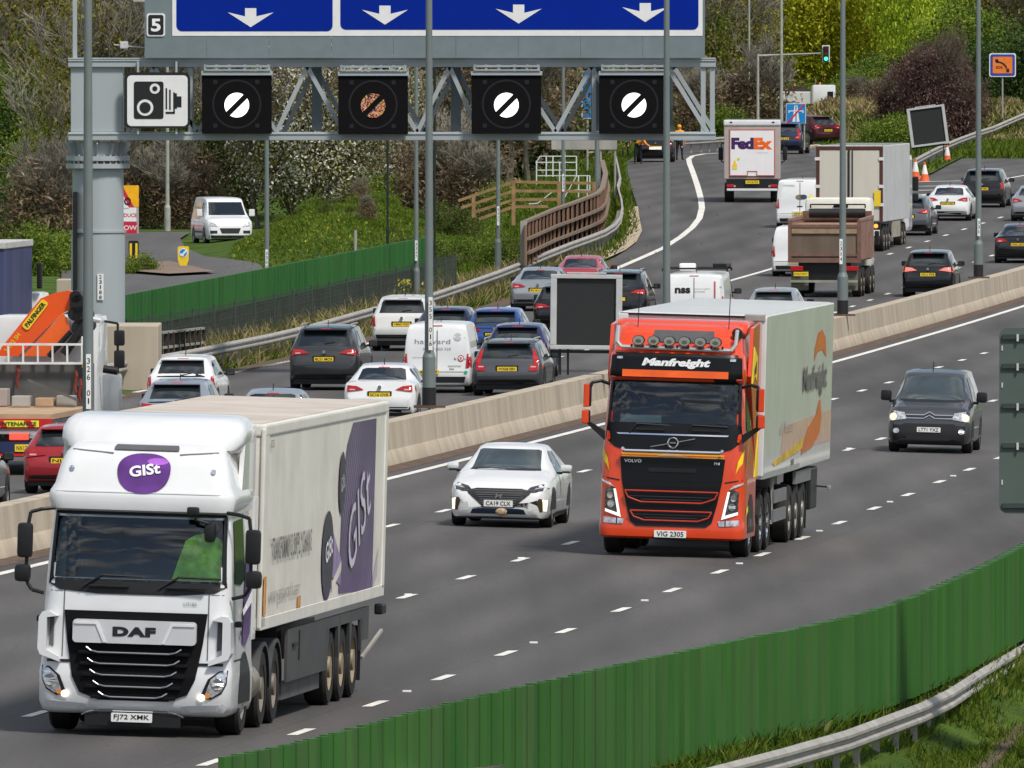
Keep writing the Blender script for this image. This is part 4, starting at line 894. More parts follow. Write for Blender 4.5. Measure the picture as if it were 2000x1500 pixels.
def rearcar(px, py, W, H, style, col, label, cat='car', plate='', rz=None, name=None, **k):
    p = rayL(px, py); rz = math.atan(hd(p.y)) if rz is None else rz; nm = name or {'hatch': 'hatchback', 'suv': 'estate_car', 'saloon': 'saloon_car', 'smallvan': 'panel_van', 'van': 'panel_van'}[style]
    r = empty(nm, p+Vector((0, 0, .03)), rz=-rz, label=label, cat=cat, group=VG); st, wf, L = STY[style]; sc = W/1.8
    hd_ = (CH-zat(py, p.y))
    body, bv = loft([(y, z*H, wt, zb*H, pl, zs) for y, z, wt, zb, pl, zs in st], W, 'body', col, r); w2 = W/2
    bz = k.get('bz', .40 if style != 'suv' else .44)
    van = style in ('smallvan', 'van'); D = lambda pts, nm, m, off=.01, view='near', **q: decal(bv, pts, view, nm, m, r, off=off, **q)
    # lower bumper trim
    if k.get('trim', True): D([(-w2*.8, bz-.16), (w2*.8, bz-.16), (w2*.84, bz), (-w2*.84, bz)], 'bumper_trim', BLACK)
    if not van or k.get('glass'):
        g0, g1 = k.get('gz', (.70, .905) if style != 'saloon' else (.745, .92)); g0 *= H; g1 *= H; a, c = (.70, .61) if style != 'saloon' else (.66, .58)
        if style == 'suv': a, c = .74, .65
        rw = D([(-w2*a, g0), (w2*a, g0), (w2*c, g1), (w2*c*.8, g1+.03), (-w2*c*.8, g1+.03), (-w2*c, g1)], 'rear_window', GLASS, .008)
        if style != 'saloon' and k.get('wiper', True): MB().beam((0, bv.ray_cast(Vector((0, -5, g0+.06)), Vector((0, 1, 0)))[0].y-.03, g0+.05), (.28, bv.ray_cast(Vector((.3, -5, g0+.11)), Vector((0, 1, 0)))[0].y-.03, g0+.09), .025, .02).build('wiper', BLACK, rw)
    # door gaps on vans
    if van:
        D([(-.012, .3*H), (.012, .3*H), (.012, .93*H), (-.012, .93*H)], 'door_seam', BLACK, .005)
        if k.get('seam2', True): D([(-w2*.86, .3*H), (w2*.86, .3*H), (w2*.86, .3*H+.012), (-w2*.86, .3*H+.012)], 'door_seam', BLACK, .005)
        for z in (.48, .78): D([(w2*.80, z*H), (w2*.93, z*H), (w2*.93, z*H+.05), (w2*.80, z*H+.05)], 'hinge', mat('van_hinge', (.5, .5, .5), .5), .012)
    # tail lamps
    lm = k.get('lamp', REDL); tl = k.get('tl', 'wide'); zc = k.get('tz', .60 if not van else .48)*H
    for s in (1, -1):
        if tl == 'wide': P = [(w2*.42, zc-.03), (w2*.97, zc-.09), (w2*1.0, zc+.02), (w2*.97, zc+.09), (w2*.62, zc+.06)]
        elif tl == 'tall': P = [(w2*.84, zc-.18), (w2*1.0, zc-.18), (w2*1.0, zc+.16), (w2*.88, zc+.2)]
        elif tl == 'pillar': P = [(w2*.62, zc-.14), (w2*.99, zc-.12), (w2*1.0, zc), (w2*.86, zc+.18), (w2*.76, zc+.42), (w2*.69, zc+.42), (w2*.76, zc+.04), (w2*.62, zc-.02)]
        else: P = [(w2*.66, zc-.09), (w2*.99, zc-.1), (w2*1.0, zc+.08), (w2*.72, zc+.1)]
        P = [(min(a, w2*.985), c) for a, c in P]
        if s < 0: P = mir(P)
        t = D(P, 'tail_lamp', lm, .022)
        # lamp wraps onto the flank
        decal(bv, [(.06, zc-.08), (.30, zc-.05), (.34, zc+.05), (.06, zc+.09)] if tl != 'tall' else [(.05, zc-.18), (.16, zc-.18), (.16, zc+.16), (.05, zc+.18)], 'right' if s > 0 else 'left', 'tail_lamp_side', lm, r, off=.014)
        if tl != 'tall':
            xa = w2*.74; D([(s*xa-.07, zc-.045), (s*xa+.07, zc-.045), (s*xa+.07, zc-.01), (s*xa-.07, zc-.01)] , 'lamp_strip', mat('lamp_pale', (.65, .35, .33), .3), .028)
    # number plate
    pz = k.get('pz', .49 if not van else .30)*H; pxo = k.get('pxo', 0)
    y0 = bv.ray_cast(Vector((pxo, -5, pz)), Vector((0, 1, 0)))[0]; y0 = (y0.y if y0 else .05)-.03
    MB().box(pxo-.30, pxo+.30, y0+.01, y0+.06, pz-.09, pz+.09).build('plate_recess', BLACK if not van else col, r) if k.get('recess', True) else None
    pl = MB().prism(rrect(pxo-.26, pxo+.26, pz-.056, pz+.056, .012, 2), y0-.004, y0+.008).build('number_plate', YPL, r)
    if plate: text_flat(plate, pxo, pz, .46, .072, y0-.007, INK, pl, bold=.015)
    # badge and high brake light
    if k.get('badge', True) and not van: MB().cyl((0, y0-.0, pz+.19), (0, y0+.10, pz+.19), .045, n=14).build('badge', CHROME, r)
    bz2 = .955*H if style != 'saloon' else .94*H
    D([(-.14, bz2), (.14, bz2), (.14, bz2+.022), (-.14, bz2+.022)], 'brake_light', REDL, .02)
    if k.get('spoiler', style in ('hatch', 'suv')):
        y1 = st[5][0]; b = MB(); b.box(-w2*.62, w2*.62, y1-.18, y1+.12, .935*H, .96*H, .012); b.build('spoiler', k.get('spcol', col), r)
    MB().cyl((0, 1.2, H-.01), (0, 1.28, H+.14), .012, n=6).build('antenna', BLACK, r)
    # side glazing and door line on the visible right flank and hidden left flank
    yw = {'hatch': (.55, 1.35, 1.42, 2.3, 2.4, 2.95), 'suv': (.55, 1.3, 1.38, 2.35, 2.45, 3.1), 'saloon': (1.1, 1.5, 1.58, 2.4, 2.5, 3.1), 'smallvan': (9, 9, 9, 9, 2.3, 3.2), 'van': (9, 9, 9, 9, 3.3, 4.1)}[style]
    for vw in ('right', 'left'):
        for a, c in ((yw[0], yw[1]), (yw[2], yw[3]), (yw[4], yw[5])):
            if a > 8: continue
            zt0 = .93*H if a > .7 or van else .86*H; zb0 = (.685 if not van else .6)*H
            decal(bv, [(a, zb0), (c, zb0), (c-.08 if c < 2.8 else c-.5, .93*H), (a+.06 if a > .9 else a+.35, zt0)], vw, 'side_window', GLASS, r, off=.008)
        for yy in ((1.38, 2.36, 3.2) if not van else (1.9, 3.25)): decal(bv, [(yy, .3*H), (yy+.012, .3*H), (yy+.012, .64*H), (yy, .64*H)], vw, 'door_seam', BLACK, r, off=.004)
        if k.get('rails'): 
            x = w2*.70*(1 if vw == 'right' else -1); MB().tube([(x, .7, H+.0), (x, .85, H+.05), (x, 2.4, H+.055), (x, 2.6, H)], .02, 6).build('roof_rail', GALV, r)
    rr = .325 if style in ('hatch', 'saloon') else .35
    for y in (.75, L-.9):
        for s in (1, -1):
            decal(bv, ell(y, rr, rr+.07, rr+.09, 20, 10, 170)+[(y-rr-.05, .28), (y+rr+.05, .28)][:0], 'right' if s > 0 else 'left', 'wheel_arch', BLACK, r, off=.006)
            wheel(r, s*(w2-.115), y, rr, .23, RIM, s)
    b = MB().box(-w2*.88, w2*.88, .15, L-.2, .17, .42); b.build('underbody', BLACK, r)
    for s in (1, -1): # mirrors
        y = yw[5]-.15; b = MB(); b.box(s*(w2+.09)-.11, s*(w2+.09)+.11, y-.08, y+.08, .655*H, .655*H+.17, .035); b.box(s*w2*.95-.05, s*w2*.95+.05, y-.03, y+.05, .66*H, .66*H+.05); mm = b.build('mirror', k.get('mcol', BLACK), r)
        MB().box(s*(w2+.09)-.08, s*(w2+.09)+.08, y-.088, y-.082, .655*H+.03, .655*H+.14).build('mirror_glass', GLASS, mm)
    return r, bv, body
def T(bv, s, cx, cz, w_, h, par, m=INK, view='near', **q): return text_decal(bv, s, cx, cz, w_, h, view, m, par, **q)
WHITE = paint('white', (.72, .73, .73)); OFFW = paint('offwhite', (.62, .62, .60), dirt=.2); DGREY = paint('dark_grey', (.022, .026, .03), .15); SILV = paint('silver', (.30, .32, .34), .35); MGREY = paint('mid_grey', (.085, .095, .105), .3)
BLK = paint('black', (.003, .0035, .0045), 0, .03, .22); NAVY = paint('navy', (.006, .014, .05), .1); BLU = paint('blue', (.012, .06, .25), .2); PBLU = paint('purple_blue', (.018, .022, .09), .15); RED = paint('red', (.32, .012, .018), .2, .08); PINK = paint('faded_red', (.42, .05, .07), .2, .1); MAR = paint('maroon', (.05, .007, .01), .1)
rearcar(125, 968, 1.8, 1.43, 'hatch', RED, 'shiny red hatchback peeping out left of the white lorry cab', plate='NL17', pxo=-.02)
rearcar(-122, 1012, 1.9, 1.6, 'suv', MGREY, 'grey car at the bottom left edge behind the barrier, just its corner visible')
rearcar(352, 816, 1.74, 1.5, 'hatch', WHITE, 'white hatchback beside the concrete plinth, in front of the grey-silver one', tl='tall', gz=(.66, .92))
rearcar(340, 872, 1.78, 1.5, 'hatch', paint('silver_blue', (.26, .29, .34), .3), 'silver blue hatchback with dark curved rear window just above the white lorry roof', gz=(.66, .93))
rearcar(522, 891, 1.8, 1.46, 'saloon', SILV, 'silver grey car of which only the roof shows above the white lorry')
r, bv, _ = rearcar(632, 765, 1.9, 1.72, 'suv', DGREY, 'dark grey people carrier in the second lane with a chrome round badge', plate='BL21 MOS', rails=True)
rearcar(741, 829, 1.84, 1.43, 'saloon', WHITE, 'white saloon with slim red lamps beside the foot of the central lamp post', plate='SC16 OVR')
T(bv, 'VW', 0, 1.04, .08, .07, r, CHROME, off=.06)
rearcar(784, 688, 1.85, 1.63, 'suv', OFFW, 'white estate car with dark rear glass next to the left guard rail', plate='YM63 WJV', tl='tall', tz=.57, bz=.5)
# signwritten small van
r, bv, _ = rearcar(853, 770, 1.84, 1.87, 'smallvan', WHITE, 'white small van with grey handyman lettering and round red sticker on its doors', 'van', plate='ML69 YVT', tl='tall', tz=.46, pxo=-.2, recess=False, bz=.44)
GL = mat('grey_lettering', (.25, .26, .27), .5, var=0)
T(bv, 'hayward', -.12, 1.36, .95, .16, r, GL); T(bv, '01932 850 320', .0, 1.18, .75, .07, r, GL); T(bv, 'services & repairs', -.35, .95, .6, .05, r, GL); T(bv, 'k', .50, .92, .07, .07, r)
for rad in (.035, .05, .065): decal(bv, ell(.55, 1.5+0*rad, rad*1.6, rad*1.6, 20)[:20]+[], 'near', 'logo_ring', mat('logo_grey', (.55, .56, .57)), r, off=.02-rad*.1)
decal(bv, ell(.64, .93, .085, .085), 'near', 'sticker', mat('sticker_red', (.5, .03, .03)), r, off=.014); decal(bv, ell(.64, .93, .06, .06), 'near', 'sticker_face', WHT, r, off=.02); T(bv, '8', .64, .93, .05, .07, r, off=.026)
T(bv, 'hayward services', .47, .72, .34, .07, r); T(bv, 'www.', .40, .64, .14, .05, r); decal(bv, ell(.78, .56, .045, .045), 'near', 'sticker', mat('teal_sticker', (.02, .35, .25)), r, off=.014)
rearcar(990, 776, 1.88, 1.47, 'suv', paint('estate_grey', (.06, .066, .075), .25), 'grey estate car with tall red corner lamps close to the barrier', plate='WX68 EBV', tl='pillar', tz=.55, rails=True, gz=(.68, .88), badge=False)
rearcar(1007, 742, 1.8, 1.5, 'hatch', PBLU, 'purple blue hatchback directly ahead of the grey estate', gz=(.66, .93), plate='')
rearcar(965, 705, 1.82, 1.48, 'hatch', BLU, 'bright blue hatchback with a cluttered rear window, ahead of the white small van', plate='GY20 BKA', gz=(.62, .93))
rearcar(867, 704, 1.83, 1.5, 'hatch', NAVY, 'dark blue car whose roof shows above the white small van')
rearcar(1050, 610, 1.88, 1.42, 'saloon', SILV, 'silver saloon with red lamps partly behind the message board', plate='RV14 LXA')
rearcar(1100, 652, 1.93, 1.5, 'suv', BLK, 'black sports utility car mostly hidden by the message board', tz=.56)
rearcar(1130, 586, 1.78, 1.45, 'saloon', PINK, 'faded red car in the nearside lane behind the message board')
rearcar(1205, 638, 1.95, 1.74, 'suv', BLK, 'black estate with silver roof edge between the message board and the lettered van', tz=.62, rails=True)
# van with roof bars
r, bv, _ = rearcar(1355, 662, 2.0, 2.0, 'van', WHITE, 'white van lettered nss with a black roof rack, behind the orange lorry', 'van', tl='tall', tz=.55, badge=False)
T(bv, 'nss', -.35, 1.47, .48, .17, r, bold=.04); T(bv, 'network support', .25, 1.52, .5, .05, r, GL); T(bv, 'services', .17, 1.44, .34, .05, r, GL)
b = MB(); b.tube([(-1.0, .5, 2.05), (-1.0, .5, 2.14), (1.0, .5, 2.14), (1.0, .5, 2.05)], .03, 6); b.tube([(-1.0, 2.4, 2.05), (-1.0, 2.4, 2.14), (1.0, 2.4, 2.14), (1.0, 2.4, 2.05)], .03, 6); b.box(.55, .98, .5, 2.6, 2.17, 2.3, .03); b.box(-.98, -.9, .45, 2.6, 2.14, 2.24, .02); b.build('roof_rack', BLACK, r)
MB().box(-.6, -.1, 2.0, 2.4, 2.05, 2.28, .05).build('roof_box', WHT, r)
for s in (.62, -.78): decal(bv, [(s*1.0, .9), (s*1.0+.05, .9), (s*1.0+.05, 1.75), (s*1.0, 1.75)], 'near', 'red_strip', mat('red_strip', (.5, .1, .1), .5), r, off=.012)
rearcar(1509, 660, 1.8, 1.48, 'hatch', SILV, 'grey car with only its roof above the white trailer of the orange lorry')
rearcar(1556, 542, 1.84, 1.82, 'smallvan', WHITE, 'plain white small van half hidden by the rusty tipper', 'van', tl='tall', tz=.5, plate='KP66', pxo=.0)
r, bv, _ = rearcar(1562, 447, 1.96, 1.97, 'van', WHITE, 'white van with a stone picture on its doors, between parcel lorry and tipper', 'van', tl='tall', tz=.5, plate='AE18 TFK', badge=False)
T(bv, 'VAUXHALL', -.45, 1.72, .5, .07, r, GL); decal(bv, ell(.02, 1.25, .2, .1), 'near', 'picture', mat('picture_brown', (.2, .15, .1)), r, off=.014); decal(bv, ell(.15, 1.26, .14, .09), 'near', 'picture_shade', mat('picture_dark', (.04, .05, .07)), r, off=.02); decal(bv, ell(.45, 1.27, .08, .09, 6), 'near', 'yellow_mark', YPL, r, off=.014); decal(bv, [(-.12, .86), (.12, .86), (.1, .9), (-.1, .9)], 'near', 'door_handle', BLACK, r, off=.02)
rearcar(1812, 582, 1.78, 1.58, 'suv', BLK, 'black crossover with pale roof and pink-lit lamps by the right lamp post', plate='YH11 PYB', tz=.60, mcol=BLACK, lamp=mat('lit_pink_lamp', (.75, .18, .14), .3, emit=.35, var=0), gz=(.68, .9))
rearcar(1772, 462, 1.82, 1.55, 'suv', MGREY, 'mid grey car emerging from behind the white semi-trailer', tz=.62)
rearcar(1851, 433, 1.83, 1.43, 'saloon', WHITE, 'white saloon with a dark diffuser near the painted gore', plate='LB20 KEO', tz=.62)
rearcar(1918, 407, 1.85, 1.62, 'suv', BLK, 'dark estate car with grey roof behind the right lamp post', plate='KN15 FRX', tl='tall')
rearcar(2016, 434, 1.81, 1.44, 'saloon', SILV, 'silver saloon cut off by the right edge of the picture')
rearcar(1988, 516, 1.8, 1.43, 'saloon', BLK, 'black saloon with pale rear glass just behind the barrier at the right edge', plate='DF05 GKZ', tz=.60)
rearcar(1531, 302, 1.85, 1.6, 'suv', NAVY, 'dark blue car turning off just right of the parcel lorry', tl='pillar', tz=.55, plate='FG19', rz=.12)
rearcar(1618, 284, 1.8, 1.55, 'hatch', MAR, 'maroon hatchback turning left at the end of the slip road', plate='LR64 ABX', rz=-.65)
r, bv, _ = rearcar(1280, 318, 1.85, 1.5, 'saloon', BLK, 'black car stopped on the slip road verge beside people in bright vests', rz=.02, plate='')
decal(bv, [(-.3, .62), (.3, .62), (.3, .78), (-.3, .78)], 'near', 'white_mark', WPL, r, off=.03)
# ---------------- oncoming cars (near carriageway) ----------------
def roll_at(Y): return .025
NG = 'vehicles coming towards the camera'
# white hatchback
p = ray(972, 1034); h = math.atan(hd(p.y)); c = empty('hatchback', (p.x, p.y, p.z+.03), rz=-h, ry=.025, label='white hatchback with daytime lamps between the two lorries', cat='car', group=NG); W = 1.82; w2 = .91; H = 1.45
st = [(0, .36, .62, .33, .60, .26), (.05, .56, .70, .5, .78, .2), (.12, .66, .76, .62, .87, .18), (.25, .76, .80, .72, .94, .18), (.5, .84, .84, .77, .985, .18), (1.1, .98, .84, .84, 1, .18), (1.28, 1.0, .82, .90, 1, .18), (1.35, 1.03, .80, .92, 1, .18), (2.1, 1.36, .64, .93, 1, .18), (2.35, 1.40, .645, .93, 1, .18), (2.8, 1.42, .65, .93, 1, .18), (3.5, 1.36, .62, .96, 1, .18), (4.3, 1.02, .72, .95, .97, .22), (4.45, .6, .6, .5, .85, .3)]
body, bv = loft(st, W, 'body', WHITE, c, step=.07); D = lambda P, nm, m, off=.01, par=None, view='near', **q: decal(bv, P, view, nm, m, par or c, off=off, **q)
D([(-.62, 1.03), (.62, 1.03), (.60, 1.09), (.555, 1.335), (.5, 1.355), (-.5, 1.355), (-.555, 1.335), (-.60, 1.09)], 'windscreen', mat('car_windscreen', (.05, .065, .07), .05, var=.3, vs=1.5, spec=.9))
D([(-.64, 1.0), (.64, 1.0), (.62, 1.035), (-.62, 1.035)], 'scuttle', BLACK, .012)
gp = D([(-.58, .66), (-.40, .70), (.40, .70), (.58, .66), (.55, .60), (.40, .48), (.28, .37), (-.28, .37), (-.40, .48), (-.55, .60)], 'grille', BLACK, .012)
for i, z in enumerate((.66, .62, .58, .54, .50, .46, .42)): D([(-.46+.03*i, z), (.46-.03*i, z), (.46-.03*i, z+.008), (-.46+.03*i, z+.008)], 'grille_bar', mat('grille_bar', (.2, .2, .21), .3, .6), .02, gp)
for s in (1, -1):
    f_ = (lambda P: P if s > 0 else mir(P))
    hl = D(f_([(.46, .64), (.66, .645), (.87, .69), (.885, .79), (.75, .785), (.56, .735)]), 'headlight', mat('dark_headlight', (.05, .05, .055), .12, coat=.6, var=.7, vs=25), .016)
    D(f_([(.62, .69), (.80, .725), (.82, .745), (.66, .72)]), 'lens', WHL, .022, hl)
    dr = D(f_([(.74, .30), (.86, .30), (.88, .52), (.72, .53), (.68, .47)]), 'fog_recess', mat('amber_dark', (.06, .045, .02), .4), .014)
    D(f_([(.80, .31), (.85, .31), (.86, .50), (.77, .52), (.79, .47)]), 'daytime_lamp', mat('lit_warm_white', (1, .93, .72), .3, emit=1.2, var=0), .02, dr)
D([(-.5, .245), (.5, .245), (.46, .33), (.36, .345), (-.36, .345), (-.46, .33)], 'lower_intake', mat('blue_black', (.008, .015, .035), .3), .014)
D([(-.62, .17), (.62, .17), (.62, .195), (-.62, .195)], 'splitter', BLACK, .012)
y0 = bv.ray_cast(Vector((0, -5, .43)), Vector((0, 1, 0)))[0].y-.03; pl = MB().prism(rrect(-.26, .26, .375, .49, .01, 2), y0, y0+.02).build('number_plate', WPL, c); text_flat('CA19 CLX', 0, .432, .44, .075, y0-.004, INK, pl, bold=.015)
y0 = bv.ray_cast(Vector((0, -5, .565)), Vector((0, 1, 0)))[0].y-.025; b = MB()
for a0, a1 in (((-.055, .525), (-.03, .605)), ((.03, .525), (.055, .605)), ((-.042, .56), (.042, .572))): b.beam((a0[0], y0, a0[1]), (a1[0], y0, a1[1]), .018, .018)
b.build('badge', CHROME, c)
MB().bm((lambda bm: (bmesh.ops.create_icosphere(bm, subdivisions=2, radius=.09), [setattr(v, 'co', Vector((v.co.x*1.2+.06, v.co.y*.5-.03, v.co.z*.75+.285))) for v in bm.verts], bm)[2])(bmesh.new())).build('tow_cover', mat('straw_patch', (.42, .3, .2), .9, var=.4, vs=20), c)
for vw, s in (('right', 1), ('left', -1)):
    decal(bv, [(1.7, .95), (2.5, .97), (2.48, 1.33), (2.28, 1.335), (2.0, 1.2)], vw, 'side_window', GLASS, c, off=.008); decal(bv, [(2.58, .97), (3.5, 1.02), (3.3, 1.26), (2.58, 1.33)], vw, 'side_window', GLASS, c, off=.008)
    for y in (1.35, 2.54, 3.45): decal(bv, [(y, .3), (y+.012, .3), (y+.012, .9), (y, .9)], vw, 'door_seam', BLACK, c, off=.004)
    for y in (2.35, 3.3): decal(bv, [(y-.1, .84), (y+.1, .84), (y+.1, .87), (y-.1, .87)], vw, 'door_handle', CHROME, c, off=.02)
    decal(bv, [(1.2, .19), (3.3, .19), (3.3, .27), (1.2, .27)], vw, 'sill_trim', BLACK, c, off=.008)
    b = MB(); b.box(s*1.02-.105, s*1.02+.105, 1.74, 1.92, .98, 1.10, .05); b.build('mirror', WHITE, c, smooth=True); b = MB(); b.box(s*1.0-.095, s*1.0+.095, 1.75, 1.92, .95, .975, .01); b.box(s*.9-.05, s*.9+.05, 1.76, 1.86, .93, .97); b.build('mirror_base', BLACK, c)
    for y in (.85, 3.55):
        decal(bv, ell(y, .33, .39, .40, 20, 0, 180), vw, 'wheel_arch', BLACK, c, off=.006); wheel(c, s*(w2-.125), y, .32, .22, RIM, s)
MB().box(-.78, .78, .2, 4.2, .15, .35).build('underbody', BLACK, c)
# dark grey people carrier
p = ray(1813, 888); h = math.atan(hd(p.y)); c = empty('people_carrier', (p.x, p.y, p.z+.03), rz=-h+.01, ry=.025, label='dark grey people carrier with lit headlamps behind the orange lorry', cat='car', group=NG); W = 1.85; w2 = .925
st = [(0, .40, .75, .38, .70, .30), (.05, .62, .82, .58, .86, .24), (.10, .78, .84, .74, .92, .22), (.18, .92, .84, .86, .96, .22), (.3, 1.0, .84, .93, .985, .22), (.9, 1.13, .83, 1.0, 1, .22), (1.05, 1.16, .81, 1.06, 1, .22), (1.62, 1.66, .70, 1.08, 1, .22), (1.8, 1.74, .70, 1.08, 1, .22), (2.3, 1.79, .72, 1.08, 1, .22), (3.9, 1.78, .72, 1.08, 1, .22), (4.3, 1.6, .74, 1.05, .98, .24), (4.4, .8, .7, .7, .9, .3)]
body, bv = loft(st, W, 'body', paint('charcoal', (.045, .047, .054), .3), c, step=.07)
ws = D([(-.70, 1.18), (.70, 1.18), (.68, 1.3), (.62, 1.62), (.58, 1.68), (-.58, 1.68), (-.62, 1.62), (-.68, 1.3)], 'windscreen', mat('car_windscreen', (.05, .065, .07), .05)); D([(-.73, 1.13), (.73, 1.13), (.71, 1.185), (-.71, 1.185)], 'scuttle', BLACK, .012)
D([(-.88, .24), (.88, .24), (.90, .62), (.60, .62), (.55, .66), (-.55, .66), (-.60, .62), (-.90, .62)], 'bumper', BLACK, .012); D([(-.5, .30), (.5, .30), (.5, .42), (-.5, .42)], 'lower_intake', INK, .02)
ch = [(-.52, .865), (-.12, .865), (0, .935), (.12, .865), (.52, .865)]
for dz in (0, -.075):
    P = [(a, z+dz) for a, z in ch]; D(P+[(a, z-.022) for a, z in P[::-1]], 'chrome_chevron', CHROME, .025)
D([(-.5, .80), (-.12, .80), (0, .87), (.12, .80), (.5, .80), (.5, .84), (.12, .84), (0, .91), (-.12, .84), (-.5, .84)], 'grille_slot', BLACK, .014)
for s in (1, -1):
    f_ = (lambda P: P if s > 0 else mir(P)); hl = D(f_([(.50, .76), (.88, .70), (.89, .90), (.80, .94), (.55, .90)]), 'headlight', WHL, .018)
    D(f_(ell(.80, .80, .075, .08, 16)), 'lit_lamp', mat('lit_warm_lamp', (1, .72, .38), .3, emit=.9, var=0), .026, hl); fl = D(f_(ell(.72, .49, .07, .06, 12)), 'fog_lamp', WHL, .024)
y0 = bv.ray_cast(Vector((0, -5, .5)), Vector((0, 1, 0)))[0].y-.04; pl = MB().prism(rrect(-.26, .26, .47, .58, .01, 2), y0, y0+.02).build('number_plate', WPL, c); text_flat('LT71 YXZ', 0, .525, .44, .075, y0-.004, INK, pl, bold=.015)
MB().cyl((-.06, 1.95, 1.8), (-.06, 2.1, 2.0), .012, n=6).build('antenna', BLACK, c)
for vw, s in (('right', 1), ('left', -1)):
    decal(bv, [(1.5, 1.12), (2.4, 1.12), (2.4, 1.64), (1.95, 1.66)], vw, 'side_window', GLASS, c, off=.008); decal(bv, [(2.5, 1.12), (3.6, 1.12), (3.6, 1.64), (2.5, 1.66)], vw, 'side_window', GLASS, c, off=.008)
    for y in (1.3, 2.45): decal(bv, [(y, .35), (y+.012, .35), (y+.012, 1.08), (y, 1.08)], vw, 'door_seam', BLACK, c, off=.004)
    b = MB(); b.box(s*1.06-.12, s*1.06+.12, 1.45, 1.62, 1.12, 1.36, .06); b.box(s*.93-.06, s*.93+.06, 1.5, 1.6, 1.08, 1.14); b.build('mirror', BLACK, c, smooth=True)
    for y in (.85, 3.6):
        decal(bv, ell(y, .34, .41, .42, 20, 0, 180), vw, 'wheel_arch', BLACK, c, off=.006); wheel(c, s*(w2-.12), y, .335, .22, RIM, s)
MB().box(-.78, .78, .25, 4.2, .18, .4).build('underbody', BLACK, c)
c.scale = (.955, .955, .94)
# white van waiting on the roundabout, three-quarter view
p = at_s(450, 479, 722); c = empty('panel_van', (p.x, p.y, p.z), rz=radians(9), label='white van on the roundabout road seen from its front corner', cat='van'); W = 2.0; w2 = 1.0
st = [(0, .45, .7, .42, .72, .3), (.06, .75, .8, .7, .86, .26), (.14, .95, .82, .9, .93, .25), (.35, 1.08, .83, 1.0, .98, .25), (.9, 1.2, .83, 1.08, 1, .25), (1.0, 1.24, .82, 1.12, 1, .25), (1.75, 1.82, .76, 1.14, 1, .25), (1.95, 1.92, .76, 1.14, 1, .25), (2.6, 1.97, .78, 1.14, 1, .25), (4.9, 1.97, .78, 1.12, 1, .25), (5.0, 1.9, .74, 1.1, .97, .3)]
body, bv = loft(st, W, 'body', WHITE, c, step=.09)
decal(bv, [(-.78, 1.26), (.78, 1.26), (.70, 1.80), (-.70, 1.80)], 'near', 'windscreen', GLASS, c); gr_ = decal(bv, [(-.45, .72), (.45, .72), (.36, .50), (-.36, .50)], 'near', 'grille', BLACK, c, off=.014); decal(bv, [(-.9, .3), (.9, .3), (.9, .42), (-.9, .42)], 'near', 'bumper_trim', BLACK, c, off=.012)
for s in (1, -1): decal(bv, [(.52, .78), (.86, .80), (.88, 1.0), (.6, .9)] if s > 0 else mir([(.52, .78), (.86, .80), (.88, 1.0), (.6, .9)]), 'near', 'headlight', WHL, c, off=.018); decal(bv, [(.55, .5), (.85, .5), (.85, .62), (.55, .62)] if s > 0 else mir([(.55, .5), (.85, .5), (.85, .62), (.55, .62)]), 'near', 'fog_recess', BLACK, c, off=.014)
for vw, s in (('right', 1), ('left', -1)):
    decal(bv, [(1.45, 1.18), (2.3, 1.18), (2.3, 1.78), (1.95, 1.78)], vw, 'side_window', GLASS, c, off=.01)
    for y in (1.2, 2.4, 3.7): decal(bv, [(y, .35), (y+.014, .35), (y+.014, 1.85), (y, 1.85)] if y > 1.5 else [(y, .35), (y+.014, .35), (y+.014, 1.1), (y, 1.1)], vw, 'door_seam', GL, c, off=.005)
    decal(bv, [(1.5, .5), (4.4, .5), (4.4, .58), (1.5, .58)], vw, 'side_trim', BLACK, c, off=.012)
    MB().box(s*1.12-.12, s*1.12+.12, 1.4, 1.55, 1.2, 1.5, .04).build('mirror', WHITE, c)
    for y in (.95, 4.1): decal(bv, ell(y, .34, .42, .44, 20, 0, 180), vw, 'wheel_arch', BLACK, c, off=.006); wheel(c, s*.89, y, .34, .22, RIM, s)
T(bv, 'Plumbing & Heating', 3.6, 1.55, 1.6, .14, c, GL, view='left', flip=-1)
MB().box(-.85, .85, .3, 4.8, .2, .45).build('underbody', BLACK, c)
# ---------------- lorries ----------------
def cabshell(levels, name, m, parent, back=2.3, opening=None, bow=.06, rc=.20):
    fr_ = [0, .25, .5, .75, .92, 1.0]; rows = []
    for z, hw, yf, *rest in levels:
        yb = rest[0] if rest else back; r = min(rc, hw*.4, (yb-yf)*.3); xs_ = [(hw-r)*t for t in fr_]
        pts = [(x, yf+bow*(x/hw)**2) for x in xs_]; y1 = pts[-1][1]
        pts += [(hw-r+r*sin(radians(a)), y1+r*(1-cos(radians(a)))) for a in (22, 45, 68, 90)]
        y2 = pts[-1][1]; pts += [(hw, y2+(yb-.05-y2)*t) for t in (.2, .4, .6, .8, 1)]; pts += [(hw-.05, yb), (hw*.5, yb), (0, yb)]
        rows.append([(-x, y, z) for x, y in pts[::-1]][:-1]+[(x, y, z) for x, y in pts][:-1])
    k = len(rows[0]); V = [p for r in rows for p in r]; Fc = [(j*k+i, j*k+(i+1) % k, (j+1)*k+(i+1) % k, (j+1)*k+i) for j in range(len(rows)-1) for i in range(k)]
    Fc += [tuple(range(k))[::-1], tuple(range((len(rows)-1)*k, len(rows)*k))]
    bv = BVHTree.FromPolygons([Vector(v) for v in V], Fc); b = MB()
    if opening:
        x1, z0, z1 = opening; out = []
        for f in Fc:
            c = sum((Vector(V[i]) for i in f), Vector())/len(f)
            if len(f) == 4 and abs(c.x) < x1 and z0 < c.z < z1 and c.y < .7: continue
            out.append(f)
        b.add(V, out)
    else: b.add(V, Fc)
    return b.build(name, m, parent, smooth=42), bv
